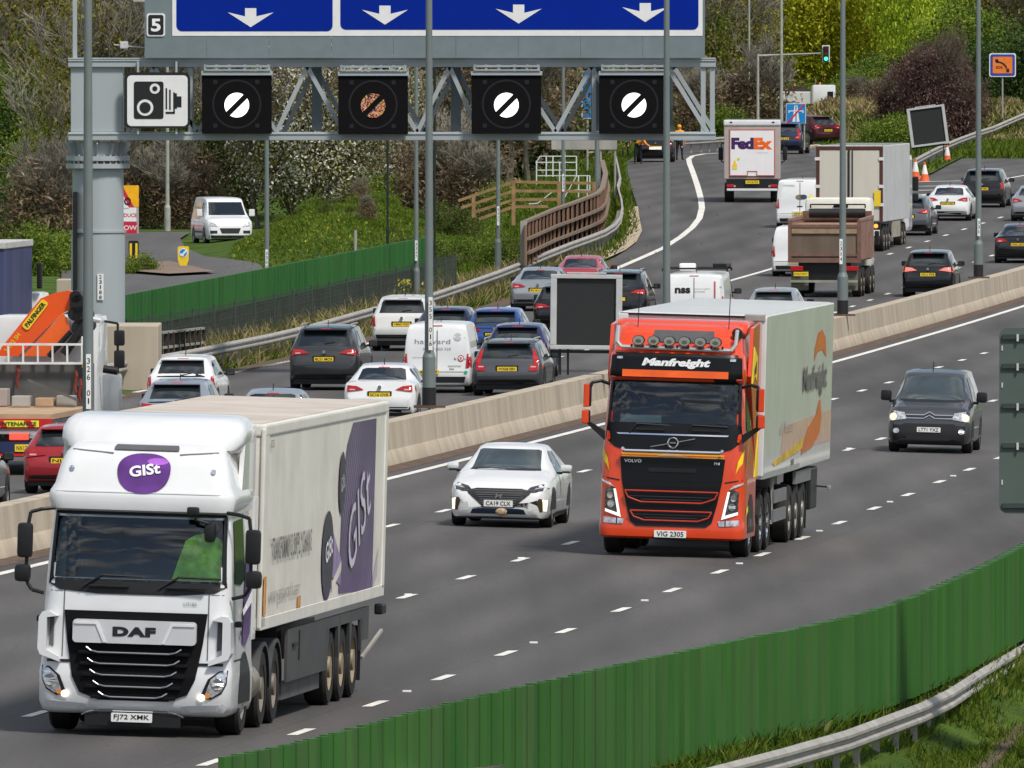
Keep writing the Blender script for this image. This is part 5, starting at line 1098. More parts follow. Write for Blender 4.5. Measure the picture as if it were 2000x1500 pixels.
def truckwheel(par, x, y, side, rim=DRIM, r=.51, w_=.31): return wheel(par, x, y, r, w_, rim, side, hub='h')
def lorry_root(px, py, face_dy, label, name='articulated_lorry'):
    p = ray(px, py); Y = p.y-face_dy; X = (px-1000)*Y/F; h = math.atan(hd(Y+4))
    return empty(name, (X, Y, gz(X, Y)+.035), rz=-h, ry=.028, label=label, cat='lorry', group='vehicles coming towards the camera')
TW = paint('truck_white', (.70, .71, .72), dirt=.12, rough=.3)
# ================= white lorry with purple oval =================
R_ = lorry_root(257, 1434, 1.45, 'large white articulated lorry with purple oval badge on its high roof, nearest to the camera')
lv = [(.27, 1.16, .16), (.31, 1.22, .06), (.42, 1.25, .0), (.80, 1.255, -.01), (.88, 1.245, .02), (.98, 1.235, .03), (1.30, 1.225, .05), (1.60, 1.22, .07), (1.85, 1.21, .09), (2.02, 1.205, .12), (2.2, 1.195, .142), (2.42, 1.18, .18), (2.62, 1.165, .228), (2.80, 1.15, .29), (2.86, 1.15, .31), (2.90, 1.19, .20), (3.06, 1.215, .17), (3.13, 1.20, .20), (3.22, 1.15, .27), (3.45, 1.10, .36), (3.62, 1.04, .50), (3.72, .97, .66), (3.78, .88, .85)]
cabm, bv = cabshell(lv, 'cab', TW, R_, opening=(1.1, 2.0, 2.82))
D = lambda P, nm, m, off=.01, par=None, view='near', **q: decal(bv, P, view, nm, m, par or R_, off=off, **q)
ws = D(rrect(-1.13, 1.13, 1.98, 2.86, .08), 'windscreen', CLEAR, .012, step=.2)
D([(-1.15, 2.01), (-1.16, 1.94), (-1.0, 1.86), (-.5, 1.82), (.5, 1.82), (1.0, 1.86), (1.16, 1.94), (1.15, 2.01)], 'scuttle', BLACK, .012)
D([(-1.12, 2.83), (1.12, 2.83), (1.10, 2.87), (-1.10, 2.87)], 'windscreen_top_seal', BLACK, .018)
for s in (1, -1): D([(s*1.10, 1.99), (s*1.15, 1.99), (s*1.115, 2.84), (s*1.075, 2.84)], 'windscreen_seal', BLACK, .018)
# inside of the cab
dk = mat('cab_interior', (.02, .022, .024), .8, var=.3); b = MB(); b.box(-1.1, 1.1, .35, .75, 1.75, 2.02, .04); b.build('dashboard', mat('dashboard_grey', (.10, .10, .10), .6, var=.3), R_); MB().box(-1.14, 1.14, 1.9, 1.95, 1.4, 2.85).build('rear_wall', dk, R_)
for x in (-.62,): MB().box(x-.26, x+.26, 1.2, 1.4, 1.5, 2.6, .06).build('seat', dk, R_)
MB().box(-1.12, -.98, .5, 1.4, 1.95, 2.85, .02).build('curtain', mat('cab_curtain', (.18, .22, .2), .8), R_)
# hi-vis jacket hanging behind the passenger side of the screen
bm = bmesh.new(); NX, NZ = 14, 12; gv = []
for j in range(NZ+1):
    for i in range(NX+1):
        t = i/NX; u = j/NZ; x = .46+.60*t-(.12*(1-u)*(1-t)) ; x = .42+.64*t+.16*u*(1-t); z = 2.0+.62*u-(.10*(2*t-1)**2*u); gv.append(bm.verts.new((x, .235+.035*t+.22*(z-2.0)+.018*sin(t*14)+.012*sin(u*9+t*5), z)))
for j in range(NZ):
    for i in range(NX): bm.faces.new([gv[j*(NX+1)+i], gv[j*(NX+1)+i+1], gv[(j+1)*(NX+1)+i+1], gv[(j+1)*(NX+1)+i]])
e_ = bmesh.ops.extrude_face_region(bm, geom=bm.faces[:]); [setattr(v, 'co', v.co+Vector((0, .03, 0))) for v in e_['geom'] if isinstance(v, bmesh.types.BMVert)]
jk = MB().bm(bm).build('hi_vis_jacket', mat('lime_cloth', (.52, .98, .10), .7, var=.35, vs=5, emit=0), None, smooth=60, label='lime green hi-vis jacket hanging behind the white lorry windscreen', cat='jacket')
jk.location = R_.location; jk.rotation_mode = 'XYZ'; jk.rotation_euler = R_.rotation_euler
# front details
slat0 = mat('grille_black', (.004, .004, .005), .7, var=.1, spec=.15); D([(-.93, 1.60), (.93, 1.60), (.88, 1.2), (.80, .75), (.70, .55), (.45, .46), (-.45, .46), (-.70, .55), (-.80, .75), (-.88, 1.2)], 'grille', slat0, .02)
sb = MB().prism(rrect(-.80, .80, 1.19, 1.49, .05), -.045, .05).build('grille_badge_bar', mat('brushed_silver', (.62, .62, .64), .4, .2, var=.06), R_)
for s in (1, -1): MB().prism([(s*.78, 1.43), (s*.50, 1.43), (s*.40, 1.2), (s*.36, 1.2), (s*.47, 1.46), (s*.78, 1.46)], -.06, -.046).build('bar_crease', mat('silver_crease', (.78, .78, .8), .35, .2), sb)
text_flat('DAF', 0, 1.345, .56, .125, -.052, INK, sb, bold=.07, sp=1.15)
slat = mat('grille_slat', (.006, .006, .007), .75, var=.1, spec=.15)
for i, (z, x) in enumerate(((1.09, .62), (.945, .60), (.80, .565), (.655, .52), (.52, .45))):
    b = MB(); b.box(-x-.1, x+.1, -.05, .04, z-.045, z-.0, .01); st_ = b.build('grille_slat', slat, R_)
    MB().tube([(-x, -.055, z+.045), (-x+.07, -.06, z-.0), (-x+.16, -.062, z-.02), (x-.16, -.062, z-.02), (x-.07, -.06, z-.0), (x, -.055, z+.045)], .011, 6).build('chrome_strip', CHROME, st_)
for s in (1, -1):
    f_ = (lambda P: P if s > 0 else mir(P))
    D(f_([(.93, 1.86), (.945, 1.86), (.95, 1.0), (.935, 1.0)]), 'panel_gap', mat('panel_gap', (.12, .12, .12), .8), .006)
    # corner air deflector
    b = MB(); b.prism(f_([(1.0, 1.52), (1.12, 1.58), (1.20, 1.57), (1.245, 1.50), (1.255, 1.10), (1.22, 1.02), (.96, .93), (.98, 1.0), (1.14, 1.08), (1.14, 1.50)]), -.03, .25); b.build('corner_deflector', TW, R_)
    D(f_([(1.06, 1.12), (1.12, 1.14), (1.12, 1.5), (1.06, 1.5)]), 'deflector_slot', mat('panel_gap', (.12, .12, .12), .8), .012)
    D(f_([(.70, .93), (1.24, .93), (1.24, .965), (.70, .965)]), 'bumper_gap', BLACK, .012)
    hl = D(f_([(.86, .52), (1.0, .50), (1.14, .58), (1.20, .70), (1.21, .88), (1.10, .87), (.96, .76)]), 'headlight', BLACK, .014)
    D(f_([(.93, .56), (1.02, .53), (1.13, .60), (1.185, .70), (1.195, .86), (1.11, .85), (1.0, .76)]), 'lamp_lens', WHL, .024, hl); D(f_(ell(1.09, .70, .075, .075, 16)), 'reflector', CHROME, .034, hl); D(f_(ell(1.12, .80, .05, .04, 12)), 'reflector', CHROME, .034, hl)
    D(f_(ell(.96, .545, .04, .03, 12)), 'indicator', AMB, .034, hl); D(f_(ell(.885, .525, .05, .045, 14)), 'lit_lamp', mat('lit_daylamp', (1, .9, .72), .3, emit=2.2, var=0), .034, hl)
    lip = D(f_([(.62, .40), (1.22, .46), (1.24, .43), (1.16, .33), (.95, .30), (.70, .29), (.60, .33)]), 'bumper_recess', mat('recess_white', (.60, .61, .62), .4), .012)
    D(f_([(.68, .395), (1.17, .44), (1.08, .345), (.74, .325)]), 'bumper_insert', TW, .018, lip)
    # roof marker lamps
    D(f_(ell(.92, 3.42, .035, .035, 12)), 'marker_lamp', CHROME, .02)
    # mirrors
    b = MB(); b.box(s*1.48-.10, s*1.48+.10, .12, .26, 2.25, 2.70, .055); b.box(s*1.50-.105, s*1.50+.105, .10, .26, 1.94, 2.17, .06); b.build('mirror', BLACK, R_, smooth=50)
    MB().tube([(s*1.12, .3, 2.90), (s*1.28, .25, 2.88), (s*1.42, .22, 2.84), (s*1.44, .2, 2.70), (s*1.46, .2, 2.1), (s*1.44, .2, 1.93), (s*1.38, .2, 1.84), (s*1.22, .22, 1.80)], .025, 7).build('mirror_arm', BLACK, R_)
    MB().box(s*1.29-.06, s*1.29+.03, .5, .6, 1.42, 1.5, .02).build('indicator_pod', BLACK, R_)
D([(-.55, .40), (-.45, .455), (.45, .455), (.55, .40), (.50, .36), (.42, .30), (-.42, .30), (-.50, .36)][::-1], 'lower_panel', TW, .008)
b = MB(); b.tube([(-.66, .0, .26), (-.58, -.03, .30), (-.46, -.03, .325), (.46, -.03, .325), (.58, -.03, .30), (.66, .0, .26)], .011, 6); b.build('chrome_lip', CHROME, R_)
b = MB(); b.box(-.62, .62, -.015, .1, .12, .29, .01); b.build('lower_intake', BLACK, R_)
pl = MB().prism(rrect(-.265, .265, .185, .30, .012, 2), -.085, -.055).build('number_plate', WPL, R_); text_flat('FJ72 XMK', 0, .242, .46, .08, -.09, INK, pl, bold=.012)
T(bv, 'U3186', .70, 1.72, .17, .05, R_, GL)
# roof hatch, badge
D([(-.38, 3.735), (.42, 3.735), (.44, 3.70), (.44, 3.67), (-.40, 3.67), (-.40, 3.70)], 'roof_hatch', mat('hatch_grey', (.10, .10, .105), .4), .04)
PUR = mat('purple', (.10, .02, .20), .35, var=.35, vs=2.2, coat=.4); ov = []
for i in range(40):
    a = 2*pi*i/40; x = cos(a); z = sin(a); rx = .345; rz_ = .20 if z > 0 else .31; px_ = abs(x)**.82*(1 if x > 0 else -1); pz_ = abs(z)**.9*(1 if z > 0 else -1); ov.append((.02+rx*px_, 3.43+rz_*pz_))
og = D(ov, 'oval_badge', PUR, .016)
D(ell(.19, 3.53, .14, .045, 16), 'badge_highlight', mat('lilac', (.42, .12, .62), .4, var=.3), .022, og)
T(bv, 'GISt', .03, 3.42, .40, .14, R_, WHT, bold=.03, rot=.16, off=.03)
# front view mirror
b = MB(); b.box(.62, .78, .08, .16, 2.86, 2.97, .03); b.box(.84, .98, .18, .34, 2.52, 2.76, .05); b.build('front_mirror', BLACK, R_, smooth=50); MB().tube([(.70, .14, 2.87), (.74, .16, 2.80), (.88, .2, 2.76), (.93, .24, 2.66)], .02, 6).build('mirror_arm', BLACK, R_)
for x in (-.72, .28): MB().tube([(x, .07, 1.90), (x+.26, .10, 2.06), (x+.80, .12, 2.05)], .014, 5).build('wiper', BLACK, R_); MB().box(x+.1, x+.62, .04, .09, 1.905, 1.935, .01).build('wiper_arm', BLACK, R_)
SEAM = mat('seam_grey', (.16, .16, .16), .8); SOFT = mat('moulded_shadow', (.60, .61, .62), .45)
D([(-1.1, 3.125), (1.1, 3.125), (1.1, 3.135), (-1.1, 3.135)], 'fascia_crease', SOFT, .012)
for s in (1, -1):
    D([(s*1.2, 1.84), (s*.96, 1.84), (s*.96, 1.848), (s*1.2, 1.848)], 'panel_gap', SEAM, .007)
D([(-.95, 3.655), (-.4, 3.62), (-.4, 3.632), (-.95, 3.667)], 'roof_seam', SEAM, .02); D([(.46, 3.62), (.95, 3.655), (.95, 3.667), (.46, 3.632)], 'roof_seam', SEAM, .02)
# roof wind deflector
dv = [(3.60, 1.02, .92, 2.35), (3.68, 1.14, .86, 2.35), (3.78, 1.19, .90, 2.38), (3.92, 1.19, 1.02, 2.4), (4.02, 1.15, 1.18, 2.42), (4.08, 1.08, 1.4, 2.42), (4.11, .97, 1.65, 2.42)]
cabshell(dv, 'roof_deflector', TW, R_, bow=.12, rc=.34)
for s in (1, -1): MB().prism([(1.2, 3.0), (2.35, 3.0), (2.6, 3.1), (2.6, 3.98), (2.3, 3.98), (1.5, 3.8)], s*1.15-.03, s*1.15+.03, 'x').build('side_fairing', TW, R_)
for s in (1, -1): MB().box(s*1.21-.02, s*1.21+.02, 2.32, 2.62, 1.2, 3.05).build('rear_fairing', TW, R_)
# right flank of the cab
dd = lambda P, nm, m, off=.01, par=None: decal(bv, P, 'right', nm, m, par or R_, off=off)
for vw in ('right', 'left'):
    decal(bv, [(.50, 1.98), (.62, 2.78), (1.55, 2.80), (1.55, 2.02), (1.1, 1.95)], vw, 'side_window', GLASS, R_, off=.012)
    decal(bv, [(1.62, .98), (1.635, .98), (1.635, 2.9), (1.62, 2.9)], vw, 'door_seam', BLACK, R_, off=.006)
    decal(bv, [(.45, .98), (1.62, .98), (1.62, 1.0), (.45, 1.0)], vw, 'door_seam', BLACK, R_, off=.006)
    decal(bv, ell(1.45, .5, .57, .58, 24, -8, 188), vw, 'wheel_arch', BLACK, R_, off=.008)
    decal(bv, [(.9, 1.3), (1.1, 1.3), (1.1, 1.36), (.9, 1.36)], vw, 'door_handle', BLACK, R_, off=.03)
dd([(1.2, 1.2), (1.5, 1.15), (1.95, 1.3), (2.2, 1.9), (2.1, 2.2), (1.7, 2.35), (1.5, 2.0), (1.35, 1.7)], 'purple_graphic', PUR, .02); dd([(1.15, 1.62), (2.1, 1.85), (2.1, 1.7), (1.2, 1.55)], 'white_flash', WHT, .028)
# chassis, trailer
def undercar(par, y0, y1, w_=.42, z0=.55, z1=1.0): return MB().box(-w_, w_, y0, y1, z0, z1).build('chassis', BLACK, par)
TRW = mat('trailer_cream', (.80, .76, .69), .5, var=.06, vs=1.2, dirt=.22, coat=.15); TRR = mat('trailer_roof', (.52, .46, .40), .7, var=.12, vs=.6, dirt=.25)
undercar(R_, 1.0, 15.6)
T0, T1 = 2.78, 16.3; TZ0, TZ1 = 1.30, 3.98
tb = MB().box(-1.27, 1.27, T0+.02, T1, TZ0+.16, TZ1-.16, .01).build('trailer_box', TRW, R_); tv = BVHTree.FromPolygons([Vector(v) for v in ((-1.27, T0, TZ0), (1.27, T0, TZ0), (1.27, T1, TZ0), (-1.27, T1, TZ0), (-1.27, T0, TZ1), (1.27, T0, TZ1), (1.27, T1, TZ1), (-1.27, T1, TZ1))], [(0, 1, 5, 4), (1, 2, 6, 5), (2, 3, 7, 6), (3, 0, 4, 7), (4, 5, 6, 7)])
CRM = mat('trailer_trim', (.70, .68, .62), .5, var=.05, dirt=.15)
b = MB(); b.box(-1.29, 1.29, T0+.0, T1+.0, TZ1-.158, TZ1, .03); b.build('roof_edge', CRM, tb); MB().box(-1.20, 1.20, T0+.1, T1-.1, TZ1-.01, TZ1+.012).build('roof_skin', TRR, tb)
b = MB(); b.box(-1.285, 1.285, T0, T1, TZ0, TZ0+.158, .01); b.build('bottom_rail', CRM, tb)
for s in (1, -1): b = MB(); b.box(s*1.255-.03, s*1.255+.03, T0-.02, T0+.42, TZ0+.02, TZ1-.05, .02); b.build('corner_post', CRM, tb); b = MB(); b.box(s*1.265-.02, s*1.265+.02, T1-.25, T1+.02, TZ0+.1, TZ1-.05, .01); b.build('corner_post', CRM, tb)
TD = lambda P, nm, m, off=.008, par=None: decal(tv, P, 'right', nm, m, par or tb, off=off, step=9, smooth=False)
TD([(T0+.42, TZ0+.2), (T0+.44, TZ0+.2), (T0+.44, TZ1-.2), (T0+.42, TZ1-.2)], 'panel_seam', GL)
def lav():
    m = mat('purple_panel', (.115, .06, .19), .4, var=.2, vs=.9, coat=.3); n = m.node_tree.nodes; l = m.node_tree.links.new; b_ = n['Principled BSDF']; t = n.new('ShaderNodeTexCoord'); mp = n.new('ShaderNodeMapping'); mp.inputs['Rotation'].default_value = (radians(38), 0, 0); l(t.outputs['Object'], mp.inputs[0])
    w_ = n.new('ShaderNodeTexWave'); w_.bands_direction = 'Z'; w_.inputs['Scale'].default_value = 2.2; w_.inputs['Distortion'].default_value = 1.2; l(mp.outputs[0], w_.inputs[0]); r = n.new('ShaderNodeMapRange'); r.inputs[1].default_value = .93; r.inputs[2].default_value = .98; l(w_.outputs[0], r.inputs[0])
    z = n.new('ShaderNodeTexNoise'); z.inputs['Scale'].default_value = .5; l(t.outputs['Object'], z.inputs[0]); q = n.new('ShaderNodeMapRange'); q.inputs[1].default_value = .4; q.inputs[2].default_value = .6; l(z.outputs[0], q.inputs[0]); k = n.new('ShaderNodeMath'); k.operation = 'MULTIPLY'; l(r.outputs[0], k.inputs[0]); l(q.outputs[0], k.inputs[1])
    x = n.new('ShaderNodeMix'); x.data_type = 'RGBA'; x.inputs[7].default_value = (.5, .42, .62, 1); s_ = b_.inputs['Base Color'].links[0].from_socket; l(k.outputs[0], x.inputs[0]); l(s_, x.inputs[6]); l(x.outputs[2], b_.inputs['Base Color']); return m
LAV = lav()
pp = TD([(11.15, 1.50), (14.95, 1.42), (14.95, 3.78), (12.3, 3.78), (11.7, 3.5), (11.3, 3.0)], 'purple_panel', LAV)
DPU = mat('deep_purple', (.05, .015, .10), .35, coat=.4, var=.3, vs=1.5); LPU = mat('pale_purple', (.30, .22, .40), .5, var=.2)
TD([(15.0, 1.6), (15.6, 2.0), (15.5, 1.6), (15.0, 1.45)], 'purple_mist', mat('mist', (.50, .45, .50), .5))
TD([(10.35, 1.75), (11.3, 1.6), (11.3, 1.95), (10.35, 2.35)], 'purple_trail', LPU, .012); TD([(10.3, 1.68), (11.3, 1.95), (11.3, 1.8), (10.3, 1.55)], 'white_trail', TRW, .016)
TD(ell(9.75, 2.06, .64, .60, 32), 'purple_oval', DPU, .018); TD(ell(11.15, 3.0, .34, .42, 28), 'purple_oval', DPU, .02)
def tt(s_, cy, cz, w_, h, m, off_=.03, rot=0, bold=0): return text_flat(s_, cy, cz, w_, h, 1.27+off_, m, tb, bold=bold, axis='x', rot=rot)
tt('GISt', 9.8, 2.15, .75, .28, WHT, rot=.2, bold=.02); tt('GISt', 13.1, 2.5, 2.4, .85, mat('silver_lilac', (.62, .58, .68), .4), rot=.38, bold=.0); tt('GISt', 11.15, 3.0, .4, .2, mat('silver_lilac', (.62, .58, .68), .4), rot=.2)
tt('TRANSFORMING SUPPLY CHAINS', 5.75, 2.33, 4.2, .30, mat('dark_grey_letters', (.13, .12, .12), .6), bold=.008); tt('www.gistworld.com', 5.1, 1.72, 3.2, .26, mat('pale_grey_letters', (.38, .35, .31), .6)); tt('R25', T0+.62, 3.72, .3, .1, INK)
TD([(T0+.05, 1.5), (T0+.35, 1.5), (T0+.35, 2.0), (T0+.05, 2.0)], 'orange_notice', mat('faded_orange', (.6, .28, .08), .6, var=.3, vs=8), .03); TD([(6.6, 1.45), (6.95, 1.45), (6.95, 1.62), (6.6, 1.62)], 'orange_notice', mat('faded_orange', (.6, .28, .08)), .012)
# mudguards, wheels, skirts
for s in (1, -1):
    for y in (3.75, 5.05):
        b = MB(); vs = []
        for i in range(13): a = pi*i/12; vs += [(s*.84, y+.62*cos(a), .50+.62*sin(a)), (s*1.22, y+.62*cos(a), .50+.62*sin(a)), (s*1.22, y+.57*cos(a), .50+.57*sin(a))]
        b.add(vs, [(3*i+j, 3*i+j+1, 3*i+j+4, 3*i+j+3) for i in range(12) for j in (0, 1)]); b.build('mudguard', mat('mudguard_grey', (.05, .055, .062), .5, var=.2, dirt=.2), R_, smooth=40)
        truckwheel(R_, s*1.04, y, s)
    truckwheel(R_, s*1.08, 1.45, s, mat('steel_rim', (.32, .31, .29), .45, .6, dirt=.3))
    for y in (11.0, 12.3, 13.6): truckwheel(R_, s*1.05, y, s, mat('rusty_rim', (.30, .24, .16), .6, .2, dirt=.4))
    SK = mat('side_skirt', (.055, .058, .062), .55, var=.15, vs=.8, dirt=.2)
    b = MB(); b.box(s*1.22-.02, s*1.22+.02, 6.0, 10.35, .50, 1.2); b.box(s*1.22-.02, s*1.22+.02, 14.2, 15.0, .75, 1.2)
    for y in (11.0, 12.3, 13.6): b.box(s*1.22-.02, s*1.22+.02, y-.64, y+.64, 1.05, 1.2)
    for y in (10.40, 11.65, 12.95, 14.20): b.prism([(y-.04, .62), (y+.04, .62), (y+.14, 1.05), (y-.14, 1.05)], s*1.22-.02, s*1.22+.02, 'x')
    b.build('side_skirt', SK, R_)
    b = MB(); b.box(s*1.14-.02, s*1.14+.02, 6.1, 10.2, .26, .5); b.build('lower_flap', mat('flap_grey', (.10, .10, .095), .7, var=.2, dirt=.3), R_)
    b = MB(); b.box(s*1.245-.01, s*1.245+.01, 7.2, 7.24, .75, 1.15); b.box(s*1.245-.01, s*1.245+.02, 6.5, 6.9, .95, 1.0); b.build('skirt_latch', BLACK, R_)
    b = MB(); b.box(s*1.0-.2, s*1.0+.2, 14.45, 14.5, .2, .95); b.build('mudflap', BLACK, R_)
MB().box(-1.1, 1.1, 5.9, 6.4, .5, 1.2).build('equipment_box', BLACK, R_); MB().box(-.9, .9, .15, 1.0, .3, .75).build('underside', BLACK, R_)
b = MB(); b.cyl((1.02, 2.3, .62), (1.02, 2.95, .62), .26, n=18); b.build('air_tank', mat('tank_metal', (.35, .3, .24), .4, .7, var=.2), R_, smooth=True)
b = MB(); b.beam((1.2, 14.6, .5), (1.35, 15.6, .85), .04, .04); b.build('stay_rod', GALV, R_)
b = MB(); b.box(1.2, 1.32, T1-.4, T1+.05, 1.05, 1.2, .03); b.build('rear_bumper_block', BLACK, R_)

# ================= orange lorry =================
R_ = lorry_root(1308, 1087, 1.35, 'bright orange articulated lorry with six roof lamps and a white trailer')
OR_ = paint('truck_orange', (.70, .055, .010), dirt=.04, rough=.28); BLKG = mat('gloss_black', (.004, .0045, .006), .35, var=.1, spec=.3)
lv = [(.30, 1.18, .10), (.34, 1.24, .02), (.50, 1.25, .0), (.58, 1.24, .02), (.66, 1.235, .03), (1.20, 1.235, .03), (1.42, 1.23, .04), (1.80, 1.22, .05), (2.06, 1.21, .09), (2.20, 1.205, .12), (2.28, 1.20, .14), (2.46, 1.188, .163), (2.64, 1.175, .198), (2.82, 1.162, .245), (2.97, 1.15, .30), (3.0, 1.16, .24), (3.04, 1.17, .20), (3.44, 1.14, .24), (3.50, 1.10, .32), (3.70, 1.08, .46), (3.88, 1.05, .64), (3.97, 1.0, .90)]
cabm, bv = cabshell(lv, 'cab', OR_, R_, opening=(1.1, 2.21, 2.95))
D = lambda P, nm, m, off=.01, par=None, view='near', **q: decal(bv, P, view, nm, m, par or R_, off=off, **q)
D(rrect(-1.12, 1.12, 2.24, 2.98, .06), 'windscreen', CLEAR, .012, step=.2)
D([(-1.15, 2.28), (-1.18, 2.0), (-1.0, 1.86), (-.8, 1.80), (.8, 1.80), (1.0, 1.86), (1.18, 2.0), (1.15, 2.28)], 'black_nose_panel', BLKG, .014)
D([(-1.14, 2.97), (1.14, 2.97), (1.12, 3.40), (1.04, 3.47), (-1.04, 3.47), (-1.12, 3.40)], 'visor', BLKG, .03)
for s in (1, -1): D([(s*1.10, 2.25), (s*1.15, 2.25), (s*1.125, 2.97), (s*1.08, 2.97)], 'windscreen_seal', BLACK, .018)
D([(-.92, 3.06), (.90, 3.06), (.90, 3.18), (-.92, 3.18)], 'orange_band', mat('visor_orange', (.85, .12, .02), .4), .045)
T(bv, 'Manfreight', 0, 3.30, 1.18, .17, R_, WHT, bold=.05, shear=.25, off=.05)
for s in (1, -1): D([(s*.92, 3.36), (s*1.02, 3.36), (s*1.02, 3.40), (s*.92, 3.40)], 'marker_lamp', WHL, .05)
# interior and driver
MB().box(-1.1, 1.1, .35, .75, 1.95, 2.26, .04).build('dashboard', dk, R_); MB().box(-1.14, 1.14, 1.9, 1.95, 1.4, 2.97).build('rear_wall', dk, R_); MB().box(-.85, -.35, 1.25, 1.4, 1.6, 2.75, .06).build('seat', dk, R_)
MB().box(-.95, -.25, .40, .42, 2.27, 2.40).build('papers', mat('dash_papers', (.4, .5, .5), .6), R_); b = MB(); b.box(.72, .98, .33, .42, 2.72, 2.94, .04); b.build('camera_mirror', BLACK, R_, smooth=True)
for x in (-.66, .30): MB().tube([(x-.1, .07, 2.10), (x+.02, .11, 2.26), (x+.62, .13, 2.24)], .014, 5).build('wiper', BLACK, R_); MB().box(x, x+.5, .03, .07, 2.15, 2.18, .01).build('wiper_arm', BLACK, R_)
D([(-.98, 2.10), (.95, 2.10), (.92, 2.075), (-.95, 2.075)], 'chrome_line', CHROME, .03)
MB().tube([(-.86, -.02, 1.84), (-.82, -.05, 1.80), (.82, -.05, 1.80), (.86, -.02, 1.84)], .032, 8).build('chrome_bar', CHROME, R_)
b = MB(); rr_ = []
for i in range(24): a = 2*pi*i/24; rr_.append((.085*cos(a), .01, 1.95+.085*sin(a)))
b.tube(rr_+[rr_[0]], .013, 6); b.beam((-.38, .0, 1.875), (-.075, .0, 1.935), .02, .014); b.beam((.075, .0, 1.965), (.38, .0, 2.03), .02, .014); b.beam((-.05, .0, 1.95), (.05, .0, 1.95), .02, .02); b.build('ring_emblem', CHROME, R_)
D([(-.90, 1.69), (.90, 1.69), (.86, 1.30), (.78, .90), (.70, .60), (.60, .52), (-.60, .52), (-.70, .60), (-.78, .90), (-.86, 1.30)], 'grille', BLKG, .018)
D([(-.88, 1.70), (.88, 1.70), (.88, 1.76), (-.88, 1.76)], 'yellow_pinstripe', mat('stripe_yellow', (.80, .48, .04), .4), .018); D([(-.88, 1.722), (.88, 1.722), (.88, 1.738), (-.88, 1.738)], 'red_pinstripe', OR_, .024)
D([(-.32, 1.71), (-.1, 1.765), (.1, 1.75), (.34, 1.70), (.1, 1.715), (-.1, 1.72)], 'scroll', mat('gold_scroll', (.80, .55, .30), .4), .03)
T(bv, 'VOLVO', -.68, 1.625, .30, .055, R_, WHT, bold=.03, off=.03); T(bv, 'FH', .76, 1.615, .09, .045, R_, WHT, bold=.02, off=.03)
for z0_ in (1.30, 1.20): D([(-.84, z0_), (.84, z0_), (.84, z0_+.015), (-.84, z0_+.015)], 'grille_seam', mat('seam_black', (.002, .002, .002), .7), .024)
D([(-.42, 1.52), (.42, 1.52), (.40, 1.45), (-.40, 1.45)], 'grille_handle', BLACK, .03)
OUT = mat('red_trim', (.50, .05, .03), .35)
for za_, zb_, wa, wb_, wc in ((1.12, .93, .80, .74, .52), (.78, .62, .70, .64, .46)):
    P = [(-wa, -.02, za_), (wa, -.02, za_), (wb_, -.02, (za_+zb_)/2-.02), (wc, -.02, zb_), (-wc, -.02, zb_), (-wb_, -.02, (za_+zb_)/2-.02), (-wa, -.02, za_)]; t = MB().tube(P, .014, 6).build('grille_outline', OUT, R_)
    b = MB(); b.box(-wc, wc, -.005, .01, zb_+.04, zb_+.055); b.box(-wb_, wb_, -.005, .01, zb_+.09, zb_+.105); b.build('grille_mesh', mat('mesh_grey', (.03, .03, .032), .5), t)
for s in (1, -1):
    f_ = (lambda P: P if s > 0 else mir(P))
    hl = D(f_([(.86, .68), (1.14, .76), (1.15, 1.14), (1.02, 1.18), (.98, 1.16)]), 'headlight', mat('headlight_dark', (.06, .065, .06), .15, coat=.7, var=.8, vs=20), .016)
    D(f_([(.86, .66), (1.14, .75), (1.14, .80), (.92, .73), (1.00, 1.14), (.96, 1.14)]), 'white_daylight_strip', mat('daylight_strip', (.9, .9, .88), .3, emit=.5, var=0), .026, hl)
    D(f_(ell(1.06, 1.03, .05, .06, 14)), 'lens', CHROME, .026, hl); D(f_(ell(1.04, .88, .06, .065, 14)), 'lens', CHROME, .026, hl)
    D(f_([(.98, 1.17), (1.20, 1.26), (1.22, 1.30), (1.05, 1.24)]), 'chrome_brow', CHROME, .03)
    D(f_([(.83, .545), (1.16, .56), (1.16, .66), (.80, .63)]), 'fog_lamps', WHL, .018); D(f_([(.92, .55), (.94, .55), (.94, .65), (.92, .65)]), 'lamp_divider', BLACK, .024)
    D(f_([(1.08, 1.44), (1.12, 1.66), (1.20, 1.84), (1.22, 1.86), (1.19, 1.62), (1.14, 1.56)]), 'yellow_flame', mat('flame_yellow', (.85, .62, .02), .4), .014); D(f_([(.9, 1.28), (1.2, 1.33), (1.2, 1.35), (.9, 1.30)]), 'panel_gap', BLACK, .01)
    cir = [(1.16+.05*cos(2*pi*i/16), 1.44-.06+.06*sin(2*pi*i/16)) for i in range(16)]
    # mirrors with orange shells
    b = MB(); b.box(s*1.47-.07, s*1.47+.04, .0, .20, 2.52, 2.92, .04); b.box(s*1.49-.08, s*1.49+.05, -.02, .20, 2.24, 2.47, .04); mo = b.build('mirror', BLACK, R_, smooth=50)
    b = MB(); b.box(s*1.50-.05, s*1.50+.05, -.06, -.005, 2.52, 2.92, .02); b.box(s*1.51-.06, s*1.51+.06, -.08, -.025, 2.24, 2.47, .02); b.build('mirror_shell', OR_, mo)
    MB().tube([(s*1.14, .3, 2.92), (s*1.28, .2, 2.97), (s*1.42, .12, 2.94), (s*1.45, .1, 2.86)], .03, 7).build('mirror_arm', BLACK, R_); MB().prism(f_([(1.18, 1.96), (1.50, 2.24), (1.42, 2.26), (1.18, 2.12)]), .06, .16).build('mirror_arm', BLACK, R_)
MB().box(-.28, .28, .02, .1, .30, .47, .01).build('plate_holder', BLACK, R_)
pl = MB().prism(rrect(-.275, .275, .335, .455, .012, 2), -.045, -.01).build('number_plate', WPL, R_); text_flat('VIG 2305', 0, .395, .46, .085, -.05, INK, pl, bold=.012)
